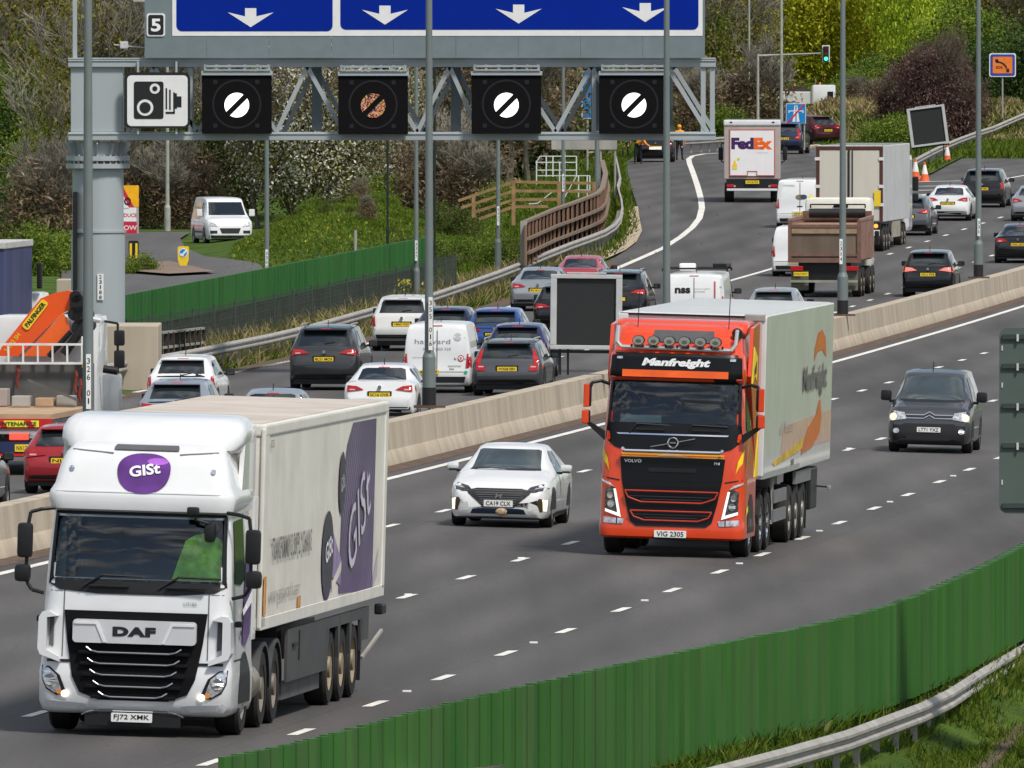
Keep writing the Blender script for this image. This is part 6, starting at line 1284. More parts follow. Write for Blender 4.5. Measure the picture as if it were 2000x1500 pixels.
D([(-.42, 3.86), (.60, 3.86), (.62, 3.70), (.62, 3.66), (-.44, 3.66), (-.44, 3.70)], 'sunroof', mat('sunroof_grey', (.085, .085, .09), .35), .02)
lb = MB().tube([(-1.02, .38, 3.92), (-1.03, .34, 3.64), (-.96, .31, 3.56), (.92, .31, 3.54), (1.0, .34, 3.64), (1.02, .38, 3.90)], .035, 8).build('lamp_bar', mat('polished_tube', (.75, .74, .72), .2, .8, var=0), R_)
for x in (-.66, -.40, -.13, .13, .40, .66):
    b = MB(); pts = ell(x, 3.68, .105, .085, 18); b.prism(pts, .20, .34); l_ = b.build('roof_lamp', BLACK, lb, smooth=30); MB().prism(ell(x, 3.68, .095, .076, 18), .188, .199).build('lamp_glass', CHROME, l_); MB().prism(ell(x, 3.665, .05, .035, 12), .178, .187).build('bulb_cover', mat('lamp_olive', (.10, .11, .07), .3), l_)
b = MB()
for i in range(9): x = -.78+.195*i; b.beam((x, .28, 3.57), (x, .28, 3.61), .03, .03)
b.build('bar_bracket', BLACK, lb)
for x in (-.72, .84): MB().tube([(x, .7, 3.9), (x+.01, .72, 4.5)], .008, 5).build('antenna', BLACK, R_)
b = MB(); b.cyl((1.0, .5, 3.84), (1.06, 1.0, 3.78), .09, .05, 12); b.build('air_horn', BLACK, R_, smooth=True)
cabshell([(3.70, 1.06, .98, 2.4), (3.82, 1.12, .90, 2.42), (3.93, 1.14, .95, 2.45), (4.0, 1.12, 1.05, 2.48), (4.03, 1.06, 1.25, 2.5)], 'roof_deflector', OR_, R_, bow=.06, rc=.16)
for s in (1, -1): MB().prism([(.85, 3.1), (2.3, 1.3), (2.62, 1.3), (2.75, 3.4), (2.7, 4.0), (1.15, 3.92)], s*1.20-.03, s*1.20+.03, 'x').build('side_fairing', OR_, R_)
FY = mat('flame_yellow', (.85, .62, .02), .4)
b = MB(); b.prism([(1.0, 2.9), (1.3, 3.6), (2.0, 3.4), (1.9, 3.0), (1.5, 3.1)], 1.232, 1.24, 'x'); b.prism([(1.9, 1.35), (2.3, 1.9), (2.5, 2.2), (2.55, 1.35)], 1.232, 1.24, 'x'); b.build('yellow_flame', FY, R_)
b = MB(); b.prism([(1.35, 3.2), (1.75, 3.35), (1.7, 3.15), (1.4, 3.1)], 1.242, 1.246, 'x'); b.build('flame_lettering', INK, R_)
for vw in ('right', 'left'):
    decal(bv, [(.45, 2.2), (.62, 2.9), (1.5, 2.92), (1.5, 2.25), (1.0, 2.12)], vw, 'side_window', GLASS, R_, off=.012)
    decal(bv, ell(1.35, .5, .57, .58, 24, -8, 188), vw, 'wheel_arch', BLACK, R_, off=.008); decal(bv, [(1.6, 1.2), (1.615, 1.2), (1.615, 3.0), (1.6, 3.0)], vw, 'door_seam', BLACK, R_, off=.006)
    decal(bv, [(.45, .7), (.8, .8), (.8, .9), (.45, .85)], vw, 'gold_lettering', FY, R_, off=.012); decal(bv, [(.25, 1.36), (1.9, 2.9), (1.92, 2.95), (.25, 1.42)], vw, 'pale_stripe', mat('pale_pink', (.75, .35, .3), .4), R_, off=.012)
undercar(R_, 1.0, 15.6); T0, T1 = 3.0, 16.5; TZ0, TZ1 = 1.28, 4.10
WTR = mat('white_trailer', (.82, .81, .80), .22, var=.05, vs=.7, dirt=.10, coat=.5)
tb = MB().box(-1.28, 1.28, T0, T1, TZ0, TZ1, .02).build('trailer_box', WTR, R_); tv = BVHTree.FromPolygons([Vector(v) for v in ((-1.28, T0, TZ0), (1.28, T0, TZ0), (1.28, T1, TZ0), (-1.28, T1, TZ0), (-1.28, T0, TZ1), (1.28, T0, TZ1), (1.28, T1, TZ1), (-1.28, T1, TZ1))], [(0, 1, 5, 4), (1, 2, 6, 5), (2, 3, 7, 6), (3, 0, 4, 7), (4, 5, 6, 7)])
MB().box(-1.22, 1.22, T0+.05, T1-.05, TZ1+.001, TZ1+.012).build('roof_skin', mat('white_roof', (.70, .70, .68), .3, coat=.3, var=.08, vs=.4), tb)
b = MB(); b.box(-1.26, 1.1, T0-.025, T0-.002, TZ1-.045, TZ1-.01); b.build('front_rail', BLACK, tb)
for s in (1, -1): b = MB(); b.box(s*1.2-.09, s*1.2+.09, T0-.03, T0+.12, TZ0+.05, TZ1-.02, .02); b.build('corner_post', TW, tb); b = MB(); b.prism(ell(s*1.14, TZ1-.16, .05, .03, 10), T0-.05, T0-.031); b.build('roof_marker', BLACK, tb)
MB().box(.9, 1.26, T0-.06, T0+.2, TZ1-.1, TZ1+.02, .02).build('corner_cap', GALV, tb)
TD = lambda P, nm, m, off=.006, par=None: decal(tv, P, 'right', nm, m, par or tb, off=off, step=9, smooth=False)
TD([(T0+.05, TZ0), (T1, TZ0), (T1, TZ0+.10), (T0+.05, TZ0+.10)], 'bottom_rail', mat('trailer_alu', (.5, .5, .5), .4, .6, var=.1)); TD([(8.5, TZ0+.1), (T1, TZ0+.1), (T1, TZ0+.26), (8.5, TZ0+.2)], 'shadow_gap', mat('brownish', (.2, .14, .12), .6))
ORL = mat('logo_orange', (.70, .14, .02), .35, var=.15, coat=.3); GOLD = mat('logo_gold', (.65, .42, .05), .35, var=.4, vs=3)
TD([(12.6, 3.12), (12.7, 3.35), (13.3, 3.62), (14.1, 3.66), (14.9, 3.5), (15.1, 3.15), (14.2, 3.3), (13.3, 3.28)], 'logo_swoosh', ORL); TD([(12.6, 1.72), (9.6, 1.58), (5.2, 1.45), (4.7, 1.52), (9.3, 1.74), (11.8, 1.84)], 'gold_streak', GOLD, .008)
TD([(13.9, 2.42), (14.1, 2.42), (14.4, 2.1), (14.1, 1.82), (12.6, 1.6), (10.4, 1.52), (10.6, 1.66), (11.6, 1.95), (13.2, 2.15)], 'logo_swoosh', ORL, .01)
PK = mat('painted_pink_reflection', (.82, .50, .45), .25, coat=.4, var=.1)
TD([(6.8, 2.1), (T1-.1, 2.2), (T1-.1, 1.62), (6.4, 1.62)], 'pink_reflection_panel', PK, .004)  # pink reflections low on the trailer side, painted as a flat coloured sheet
def tt(s_, cy, cz, w_, h, m, off_=.02, rot=0, bold=0): return text_flat(s_, cy, cz, w_, h, 1.28+off_, m, tb, bold=bold, axis='x', rot=rot)
tt('Manfreight', 12.8, 2.78, 4.8, .58, mat('dark_grey_letters', (.13, .12, .12)), bold=.03); tt('all fleets', 7.3, 2.1, 2.6, .2, mat('pale_grey_letters', (.38, .35, .31)))
for s in (1, -1):
    truckwheel(R_, s*1.08, 1.35, s, CHROME)
    for y in (3.9, 5.2): truckwheel(R_, s*1.04, y, s, CHROME)
    for y in (9.4, 10.7, 12.0): truckwheel(R_, s*1.05, y, s, mat('steel_rim', (.32, .31, .29)))
    b = MB()
    for y in (3.9, 5.2):
        for i in range(12): a0, a1 = pi*i/12, pi*(i+1)/12; b.add([(s*.85, y+.6*cos(a0), .5+.6*sin(a0)), (s*1.2, y+.6*cos(a0), .5+.6*sin(a0)), (s*1.2, y+.6*cos(a1), .5+.6*sin(a1)), (s*.85, y+.6*cos(a1), .5+.6*sin(a1))], [(0, 1, 2, 3)])
    b.build('mudguard', BLACK, R_, smooth=40)
    b = MB(); b.box(s*1.2-.02, s*1.2+.02, 6.1, 8.5, .78, 1.0); b.box(s*1.2-.02, s*1.2+.02, 6.1, 8.5, .45, .66); b.build('side_guard', mat('guard_alu', (.22, .22, .23), .5, .4), R_)
    b = MB(); b.box(s*1.17-.02, s*1.17+.02, 6.1, 6.2, .42, 1.2); b.build('guard_post', GALV, R_); MB().box(s*.95-.25, s*.95+.25, 13.6, 14.9, .45, 1.2, .04).build('side_locker', BLACK, R_)
    MB().box(s*1.2-.03, s*1.2+.03, 10.2, 13.2, 1.0, 1.22).build('side_panel', mat('guard_alu', (.22, .22, .23)), R_); MB().box(s*1.0-.2, s*1.0+.2, 12.75, 12.8, .15, 1.0).build('mudflap', BLACK, R_)
MB().box(-1.0, 1.0, 2.3, 3.0, .5, 1.2).build('frame_box', BLACK, R_); MB().box(-.9, .9, .15, 1.0, .3, .75).build('underside', BLACK, R_); MB().beam((1.15, 14.7, .85), (1.42, 14.75, .83), .03, .03).build('marker_stalk', BLACK, R_); MB().box(1.39, 1.46, 14.7, 14.78, .78, .86, .02).build('marker_lamp', WHL, R_)
ORANGE_ROOT = R_

# ================= lorries seen from behind (far carriageway) =================
def lroot(px, py, label, name, cat='lorry', rz=None): p = rayL(px, py); h = math.atan(hd(p.y)) if rz is None else rz; return empty(name, p+Vector((0, 0, .03)), rz=-h, label=label, cat=cat, group=VG)
# parcel lorry
r = lroot(1469, 397, 'white box lorry with purple and orange lettering on its roller door', 'box_lorry', rz=.018); GB = mat('dusty_beige', (.42, .36, .33), .6, var=.12, vs=1.2, dirt=.2)
bx = MB().box(-1.2, 1.2, .03, 7.0, 1.0, 3.45, .04).build('box_body', GB, r); MB().box(-1.22, 1.22, -.02, 7.05, 3.28, 3.52, .06).build('roof_cap', TW, bx)
MB().box(-.98, .98, .0, .028, 1.10, 3.12).build('door_frame', mat('red_frame', (.42, .12, .11), .5), bx); dr = MB().box(-.93, .93, -.02, -.002, 1.14, 3.07).build('roller_door', mat('clean_white', (.78, .76, .77), .4, var=.03), r)
text_flat('Fed', -.41, 2.52, .96, .50, -.026, mat('logo_purple', (.055, .015, .10), .4), dr, bold=.06, sp=.9); text_flat('Ex', .47, 2.52, .78, .50, -.026, mat('logo_bright_orange', (.85, .14, .01), .4), dr, bold=.06, sp=.9); text_flat('Express', .45, 2.13, .5, .1, -.026, mat('very_pale', (.6, .6, .62)), dr)
MB().prism([(-.86, 1.55), (-.62, 1.55), (-.74, 1.85)], -.03, -.022).build('hazard_triangle', YPL, dr); MB().prism(ell(-.58, 1.86, .06, .06), -.03, -.022).build('yellow_dot', mat('lime_dot', (.6, .65, .05)), dr); MB().box(-.86, -.64, -.03, -.022, 1.42, 1.52).build('hazard_label', YPL, dr)
MB().tube([(-.95, -.03, 1.16), (-.2, -.03, 1.16), (-.2, -.03, 1.34), (.2, -.03, 1.34), (.2, -.03, 1.16), (.95, -.03, 1.16)], .018, 5).build('red_step_outline', mat('red_frame', (.42, .12, .11)), dr)
MB().box(-1.1, 1.1, .05, 6.8, .55, 1.0).build('chassis', BLACK, r); MB().box(-1.08, 1.08, -.08, .04, .50, .60, .02).build('rear_bar', TW, r)
pl = MB().box(-.28, .30, -.04, .045, .80, .94).build('number_plate', YPL, r); text_flat('WX18 FDE', .01, .87, .48, .09, -.045, INK, pl)
for s in (1, -1):
    MB().box(s*.92-.16, s*.92+.16, .0, .045, .66, .78, .01).build('tail_lamp', REDL, r); MB().box(s*.74-.04, s*.74+.04, .0, .045, .66, .74).build('reversing_lamp', WHL, r); truckwheel(r, s*.98, 1.6, s, DRIM, .42, .4); truckwheel(r, s*1.0, 6.6, s, DRIM, .42, .28)
    MB().box(s*1.38-.1, s*1.38+.1, 7.2, 7.4, 1.75, 2.3, .04).build('mirror', BLACK, r, smooth=True); MB().tube([(s*1.15, 7.3, 2.5), (s*1.36, 7.3, 2.45), (s*1.36, 7.3, 1.7), (s*1.15, 7.3, 1.6)], .025, 6).build('mirror_arm', BLACK, r); MB().prism(ell(s*.9, 3.43, .06, .03, 8), -.04, -.022).build('roof_marker', BLACK, r)
MB().box(-1.1, 1.1, 7.0, 8.6, .6, 2.9, .12).build('cab', TW, r)
# plain semi-trailer
r = lroot(1659, 494, 'plain white semi-trailer lorry with brown door frame ahead of the rusty tipper', 'articulated_lorry')
WB = mat('semi_white', (.60, .60, .61), .4, var=.07, vs=.9, dirt=.18); bx = MB().box(-1.27, 1.27, .04, 13.6, 1.15, 4.05, .02).build('trailer_box', WB, r); MB().box(-1.22, 1.22, .1, 13.5, 4.052, 4.065).build('roof_skin', TW, bx)
FRB = mat('brown_frame', (.085, .03, .022), .6, var=.2)
b = MB(); b.box(-1.28, -1.16, -.01, .03, 1.15, 3.95); b.box(1.16, 1.28, -.01, .03, 1.15, 3.95); b.box(-1.28, 1.28, -.015, .03, 3.90, 4.04); b.build('door_frame', FRB, r)
CD = mat('cream_doors', (.62, .58, .50), .5, var=.06, vs=1, dirt=.2, streak=True)
for s in (-1, 1): d_ = MB().box(s*.58-.56, s*.58+.56, .0, .03, 1.2, 3.88, .005).build('door', CD, r); [MB().box(s*1.22-.1, s*1.22+.1, -.04, -.012, z, z+.12).build('hinge', TW, d_) for z in (1.75, 2.45, 3.5)]
b = MB()
for x in (-.03, .12): b.cyl((x, -.04, 1.2), (x, -.04, 3.9), .02 if x > 0 else .03, n=6)
b.build('lock_rod', INK, r); MB().box(.25, 1.2, -.05, .05, .55, 1.14).build('rear_panel', BLACK, r); MB().box(-1.2, 1.2, -.02, .1, .7, 1.1).build('rear_frame', BLACK, r)
MB().box(.95, 1.2, -.07, -.052, 1.75, 2.35).build('hazard_board', YPL, r)
for s in (-1, 1): MB().cyl((s*1.02, -.1, 1.0), (s*1.02, -.05, 1.0), .08, n=14).build('tail_lamp', mat('lit_orange', (1, .28, .05), .3, emit=1.5, var=0), r); MB().box(s*1.0-.16, s*1.0+.16, -.08, -.06, .62, .85).build('reflector_panel', WPL, r)
for s in (-1, 1):
    for y in (1.6, 2.9, 4.2, 10.6, 12.0): truckwheel(r, s*1.05, y, s, DRIM)
    MB().box(s*1.22-.02, s*1.22+.02, 5.3, 9.2, .5, 1.12).build('side_panel', mat('grubby_panel', (.40, .36, .28), .7, var=.2, dirt=.3), r)
    MB().box(s*1.45-.12, s*1.45+.12, 14.0, 14.2, 2.2, 2.75, .05).build('mirror', BLACK, r); MB().box(s*1.45-.12, s*1.45+.12, 14.0, 14.2, 1.8, 2.1, .05).build('mirror', BLACK, r)
MB().box(-.5, .5, .1, 13, .6, 1.1).build('chassis', BLACK, r); MB().box(-1.2, 1.2, 13.9, 16, .6, 3.6, .2).build('cab', TW, r)
# rusty tipper
r = lroot(1610, 583, 'rusty red eight-wheel tipper lorry with steel body and cream cab, behind a lamp post', 'tipper_lorry')
RU = mat('tipper_red', (.17, .085, .065), .7, var=.25, vs=2.5, dirt=.45); GYB = mat('tipper_steel', (.17, .125, .09), .7, .2, var=.3, vs=1.5, dirt=.4, streak=True)
tb_ = MB(); tb_.box(-1.2, 1.2, .05, .12, 1.35, 2.45); tb_.build('tailboard', GYB, r)
b = MB(); b.box(-1.25, -1.13, -.02, .2, 1.2, 2.65); b.box(1.13, 1.25, -.02, .2, 1.2, 2.65); b.box(-1.13, 1.13, -.02, .1, 1.2, 1.36); b.box(-1.13, 1.13, -.01, .1, 1.42, 1.5); b.box(-1.13, 1.13, -.03, .1, 2.4, 2.5); b.build('body_frame', RU, r)
MB().box(-1.12, 1.12, -.005, .048, 2.2, 2.39).build('top_band', mat('sandy_steel', (.32, .22, .14), .7, var=.25), r)
for s in (-1, 1):
    b = MB(); b.box(s*1.22-.03, s*1.22+.03, .2, 6.6, 1.3, 2.62)
    for i in range(7): b.box(s*1.26-.02, s*1.26+.03, .4+.95*i, .5+.95*i, 1.3, 2.6)
    b.prism([(.2, 2.62), (6.6, 2.62), (6.6, 2.75), (.2, 2.7)], s*1.22-.05, s*1.22+.05, 'x'); b.build('body_side', mat('tipper_pink', (.27, .16, .13), .7, var=.2, vs=2, dirt=.4), r)
MB().box(-1.2, 1.2, 6.5, 6.6, 1.3, 2.9).build('headboard', RU, r); MB().box(-1.2, 1.2, .2, 6.5, 1.25, 1.34).build('floor', GYB, r)
b = MB(); b.cyl((-.95, 6.2, 2.82), (1.0, 6.2, 2.82), .16, n=14); b.build('rolled_sheet', BLACK, r, smooth=True); b = MB(); b.box(-1.2, 1.2, 1.0, 6.4, 2.3, 2.5); b.build('load', mat('rubble', (.30, .18, .12), .95, var=.5, vs=4, bump=1), r)
cb_ = MB().box(-1.15, 1.15, 6.9, 8.6, .9, 3.35, .2).build('cab', mat('cream_cab', (.74, .72, .64), .4, var=.04), r, smooth=True); MB().tube([(-.95, 6.85, 3.0), (-.95, 6.8, 3.12), (.95, 6.8, 3.12), (.95, 6.85, 3.0)], .025, 6).build('cab_rail', BLACK, cb_); MB().box(-.15, .35, 6.85, 6.9, 3.02, 3.1).build('beacon_mount', BLACK, cb_)
MB().box(-.9, .9, .2, 8.2, .55, 1.2).build('chassis', BLACK, r); b = MB(); b.box(-1.15, 1.15, -.05, .05, .52, .60); b.build('bumper_bar', mat('dusty_bar', (.28, .27, .22), .7, var=.2), r)
for s in (-1, 1):
    MB().box(s*.95-.22, s*.95+.22, .0, .1, .92, 1.08, .02).build('tail_lamp', REDL, r); MB().box(s*.85-.3, s*.85+.3, .15, .18, .25, .92).build('mudflap', mat('dusty_flap', (.12, .12, .09), .9, var=.3), r)
    for y in (1.3, 2.65, 6.0, 7.7): truckwheel(r, s*1.04, y, s, DRIM)
    MB().box(s*1.3-.06, s*1.3+.1, 7.3, 7.5, 1.7, 2.2, .04).build('mirror', BLACK, r)
pl = MB().box(-1.05, -.55, -.02, .0, .74, .88).build('number_plate', YPL, r); text_flat('KV63 WFY', -.8, .81, .44, .08, -.024, INK, pl)
# maintenance lorry with crane, seen from behind at the left edge
p = ray(-20, 955, 0, 330); p = Vector(((-8-1000)*375/F, 375, gz((-8-1000)*375/F, 375))); r = empty('crane_lorry', p+Vector((0, 0, .03)), rz=-math.atan(hd(372)), label='white maintenance lorry with orange folding crane and flat bed at the left edge', cat='lorry', group=VG)
WOOD = mat('bed_planks', (.42, .29, .18), .85, var=.2, vs=2, streak=False); SG = mat('bed_side_grey', (.09, .09, .09), .7, var=.25, dirt=.3, vs=2)
MB().box(-1.23, 1.23, 0, 7.6, 1.22, 1.34).build('bed', WOOD, r)
rd = mat('hazard_red', (.55, .02, .02), .4); fr0 = MB().box(-1.2, .95, -.03, .03, .9, 1.2, .01).build('rear_panel', mat('rear_grey', (.35, .34, .33), .6, var=.1), r)
b = MB(); b.box(-1.25, 1.25, -.06, -.032, 1.02, 1.24); b.box(.98, 1.25, -.06, -.0, .42, 1.019); b.box(-1.25, -1.0, -.06, 0, .42, 1.019); b.build('red_frame', rd, r); mb_ = MB().box(-.2, .95, -.075, -.062, 1.06, 1.2).build('maintenance_board', mat('lime_yellow', (.8, .85, .05), .4), r)
b = MB()
for x in (.12, .72): b.prism([(x, 1.06), (x+.14, 1.06), (x+.05, 1.2), (x-.09, 1.2)], -.082, -.076)
b.build('red_chevron', rd, mb_); text_flat('MAINTENANCE', .40, 1.13, 1.0, .085, -.086, INK, mb_, bold=.02); text_flat('HIGHWAY', -.8, 1.13, .7, .085, -.065, YPL, r, bold=.02)
MB().box(.30, .72, -.05, -.032, .78, .92, .02).build('tail_lamp', REDLIT, r); MB().box(.74, .92, -.05, -.032, .78, .92, .02).build('reversing_lamp', WHL, r); MB().cyl((.16, -.06, .86), (.16, -.03, .86), .03, n=10).build('socket', BLACK, r)
MB().box(-.4, .98, -.04, 0, .5, .74).build('lower_panel', mat('navy_panel', (.02, .03, .09), .5), r); pl = MB().box(.42, .94, -.055, -.042, .52, .68).build('number_plate', YPL, r); text_flat('NX17 CDF', .68, .6, .44, .09, -.06, INK, pl); MB().box(-1.2, 1.2, -.05, .02, .42, .48).build('under_bar', rd, r); MB().box(-1.1, 1.1, .1, 9, .4, 1.2).build('chassis', BLACK, r)
b = MB(); b.box(-1.24, 1.24, 7.4, 7.5, 1.34, 2.3); b.build('headboard', SG, r); b = MB(); b.box(1.2, 1.25, .1, 7.4, 1.0, 1.2); b.build('side_rail', SG, r)
ld = MB()
for z in (2.28, 2.70): ld.box(-1.2, 1.12, 7.2, 7.28, z, z+.05)
for i in range(7): x = -1.0+.33*i; ld.box(x, x+.035, 7.2, 7.28, 2.332, 2.698)
ld.build('ladder_rack', mat('white_ladder', (.7, .7, .7), .5), r)
for x0, x1, z0, z1, y, nm, m_ in ((-1.0, -.6, 1.36, 1.75, 6.6, 'crate', GB), (-.45, -.05, 1.36, 1.6, 6.2, 'block', GALV), (.05, .45, 1.36, 1.55, 6.4, 'crate', WOOD), (.5, .9, 1.36, 1.6, 6.6, 'block', GALV)): MB().box(x0, x1, y, y+.5, z0, z1, .02).build(nm, m_, r)
MB().beam((-.1, 6.3, 1.95), (1.0, 6.5, 1.5), .06, .06).build('steel_bar', SG, r); b = MB()
for x, z in ((-.45, 2.1), (.85, 2.0), (.95, 1.8), (1.1, 2.1)): MB().tube([(x, 7.3, z+.15), (x+.03, 7.25, z), (x-.02, 7.25, z-.2), (x+.01, 7.25, z-.35)], .035, 6).build('lashing_strap', mat('red_strap', (.18, .03, .02), .8, var=.4), r)
CRO = paint('crane_orange', (.78, .09, .012), dirt=.08); b = MB(); b.prism([(-1.0, 2.45), (-.87, 2.66), (0, 3.74), (.3, 3.86), (.62, 3.92), (.79, 3.88), (.82, 3.57), (.45, 3.38), (-.5, 2.45)], 7.8, 8.1); b.build('crane_boom', CRO, r)
b = MB(); b.prism([(-.4, 2.45), (.3, 3.18), (.5, 3.42), (.6, 3.3), (.68, 3.0), (.45, 2.75), (.2, 2.45)], 7.72, 7.79); b.build('crane_arm', paint('crane_orange_light', (.85, .13, .02)), r); b = MB()
for (x, z, q) in ((.86, 3.62, .2), (.95, 3.35, .22), (.78, 3.4, .16), (.9, 3.08, .2), (.8, 3.78, .14), (1.05, 3.15, .16)): b.cyl((x, 7.65, z), (x, 8.2, z), q, n=12)
b.cyl((.55, 7.6, 2.5), (1.05, 7.6, 3.2), .1, n=10); b.cyl((.2, 7.6, 2.45), (.7, 7.6, 3.0), .06, n=8); b.build('crane_joint', BLACK, r); b = MB(); b.prism(rrect(-.55, .22, -.09, .09, .06), 7.77, 7.795); b.v = [((x+.16)*cos(.91)-z*sin(.91)-.12, y, (x+.16)*sin(.91)+z*cos(.91)+3.38) for x, y, z in b.v]; yb = b.build('yellow_label', YPL, r)
text_flat('PALFINGER', -.12, 3.38, .66, .11, 7.762, INK, yb, bold=.03, rot=.91); text_flat('34002 SH', -.64, 2.75, .5, .1, 7.79, YPL, r, bold=.01, rot=.91)
cab_ = MB().box(-1.15, 1.2, 8.5, 10.4, .7, 3.35, .15).build('cab', WHITE, r, smooth=True); b = MB(); b.box(1.12, 1.2, 7.45, 7.6, 1.4, 3.3, .02); b.box(.95, 1.05, 7.45, 7.6, 1.4, 2.9, .02); b.cyl((1.12, 7.6, 3.3), (1.3, 7.9, 3.25), .06, n=8); b.build('white_post', WHITE, r)
MB().box(.98, 1.08, 7.3, 7.44, 2.2, 2.7, .02).build('yellow_cylinder', YPL, r)
for z0, z1 in ((2.45, 2.85), (2.95, 3.3)): b = MB().box(1.42, 1.66, 9.6, 9.75, z0-.3, z1-.3, .05); b.build('mirror', BLACK, r, smooth=True)
MB().tube([(1.2, 9.7, 3.2), (1.5, 9.7, 3.15), (1.5, 9.7, 2.0), (1.2, 9.7, 1.9)], .03, 6).build('mirror_arm', BLACK, r); MB().cyl((.7, 8.8, 3.4), (.9, 8.8, 3.45), .1, n=12).build('beacon', WHITE, r)
b = MB(); b.box(1.15, 1.6, 9.3, 9.9, .8, 2.05, .15); b.build('cab_step_fairing', SILV, r, smooth=True); b = MB(); b.cyl((1.3, 8.7, 2.15), (1.62, 8.7, 2.1), .09, n=12); b.build('round_mirror', BLACK, r)
for s in (-1, 1):
    for y in (1.8, 3.1, 8.9): truckwheel(r, s*1.04, y, s, DRIM)
# blue curtain-sided lorry at the left edge
Y = 452; X = (-84-1000)*Y/F; z = gz(xd(Y)-20, Y); r = empty('curtain_lorry', (X, Y, z), rz=-math.atan(hd(455)), label='faded blue curtain-sided lorry cut off by the left edge', cat='lorry', group=VG); CB = mat('blue_curtain', (.035, .045, .13), .6, var=.25, vs=1.5, streak=True, dirt=.15)
MB().box(-1.3, 1.25, 0, 6.2, 1.3, 3.95, .02).build('curtain_body', CB, r); MB().box(-1.32, 1.28, -.05, 6.25, 3.95, 4.12, .02).build('roof_rail', mat('pale_rail', (.5, .48, .46), .5, var=.15), r); b = MB()
for x0, x1 in ((-.9, -.72), (-.62, -.5), (-.1, .08), (.2, .42), (.52, .6), (.75, 1.1)): b.box(x0, x1, -.02, -.002, 1.4, 2.15)
b.build('white_streaks', mat('streak_white', (.5, .5, .52), .6, var=.2), r); MB().box(-1.3, 1.3, -.04, 6.2, 1.15, 1.3).build('bottom_rail', BLACK, r); cabb = MB().box(1.0, 1.5, 6.5, 8.2, 1.2, 2.7, .15).build('cab', WHITE, r, smooth=True); MB().box(1.36, 1.5, 6.3, 6.5, 2.8, 3.5, .04).build('mirror', BLACK, r)
for y in (1.5, 2.9, 7.3): truckwheel(r, 1.04, y, 1, DRIM); truckwheel(r, -1.04, y, -1, DRIM)
# white van beside it
Y = 405; X = (-28-1000)*Y/F; r = empty('white_van', (X, Y, gz(X, Y)), rz=-math.atan(hd(Y)), label='white van with a black wheel arch showing behind the orange crane', cat='van', group=VG)
vb, bv = loft([(y, z_*2.85, wt, zb*2.85, pl_, zs) for y, z_, wt, zb, pl_, zs in STY['van'][0]], 2.05, 'body', OFFW, r); decal(bv, [(-.95, 1.2), (-.2, 1.2), (-.2, 1.62), (-.35, 1.85), (-.6, 2.0), (-.95, 2.05)], 'near', 'black_arch', BLACK, r); 
for y in (1.0, 4.0):
    for s in (-1, 1): wheel(r, s*.9, y, .34, .22, RIM, s)
# white tipper and truck on the road behind the bank
Y = 945; p = at(1570, Y); z = zat(216, Y); r = empty('works_lorry', (p.x, Y, z), rz=0, label='white works lorry with dark load passing behind the bank at the back', cat='lorry'); s_ = F/Y
MB().box(-1.5, .42, 0, 2.3, .35, 1.05, .05).build('load_body', OFFW, r); MB().prism([(-1.5, 1.05), (-1.1, 1.28), (-.5, 1.35), (.1, 1.3), (.4, 1.05)], .2, 2.1).build('load', mat('dark_load', (.05, .04, .035), .9, var=.4), r); cbb = MB().box(.48, 1.75, 0, 2.3, .1, 1.42, .12).build('cab', WHITE, r, smooth=True); MB().box(1.3, 1.62, -.02, .0, .6, 1.05).build('side_window', GLASS, cbb); MB().cyl((-.5, 1, 1.3), (-.5, 1, 1.5), .06, n=8).build('beacon', AMB, r); MB().cyl((.9, 1, 1.4), (.9, 1, 1.56), .06, n=8).build('beacon', AMB, cbb)
b = MB(); b.tube([(.45, -.05, .0), (.45, -.05, 1.4)], .05, 6); b.build('exhaust', GALV, r)
for x in (-1.0, 1.3): MB().cyl((x, -.02, .1), (x, .3, .1), .45, n=20).build('wheel', TYRE, r)
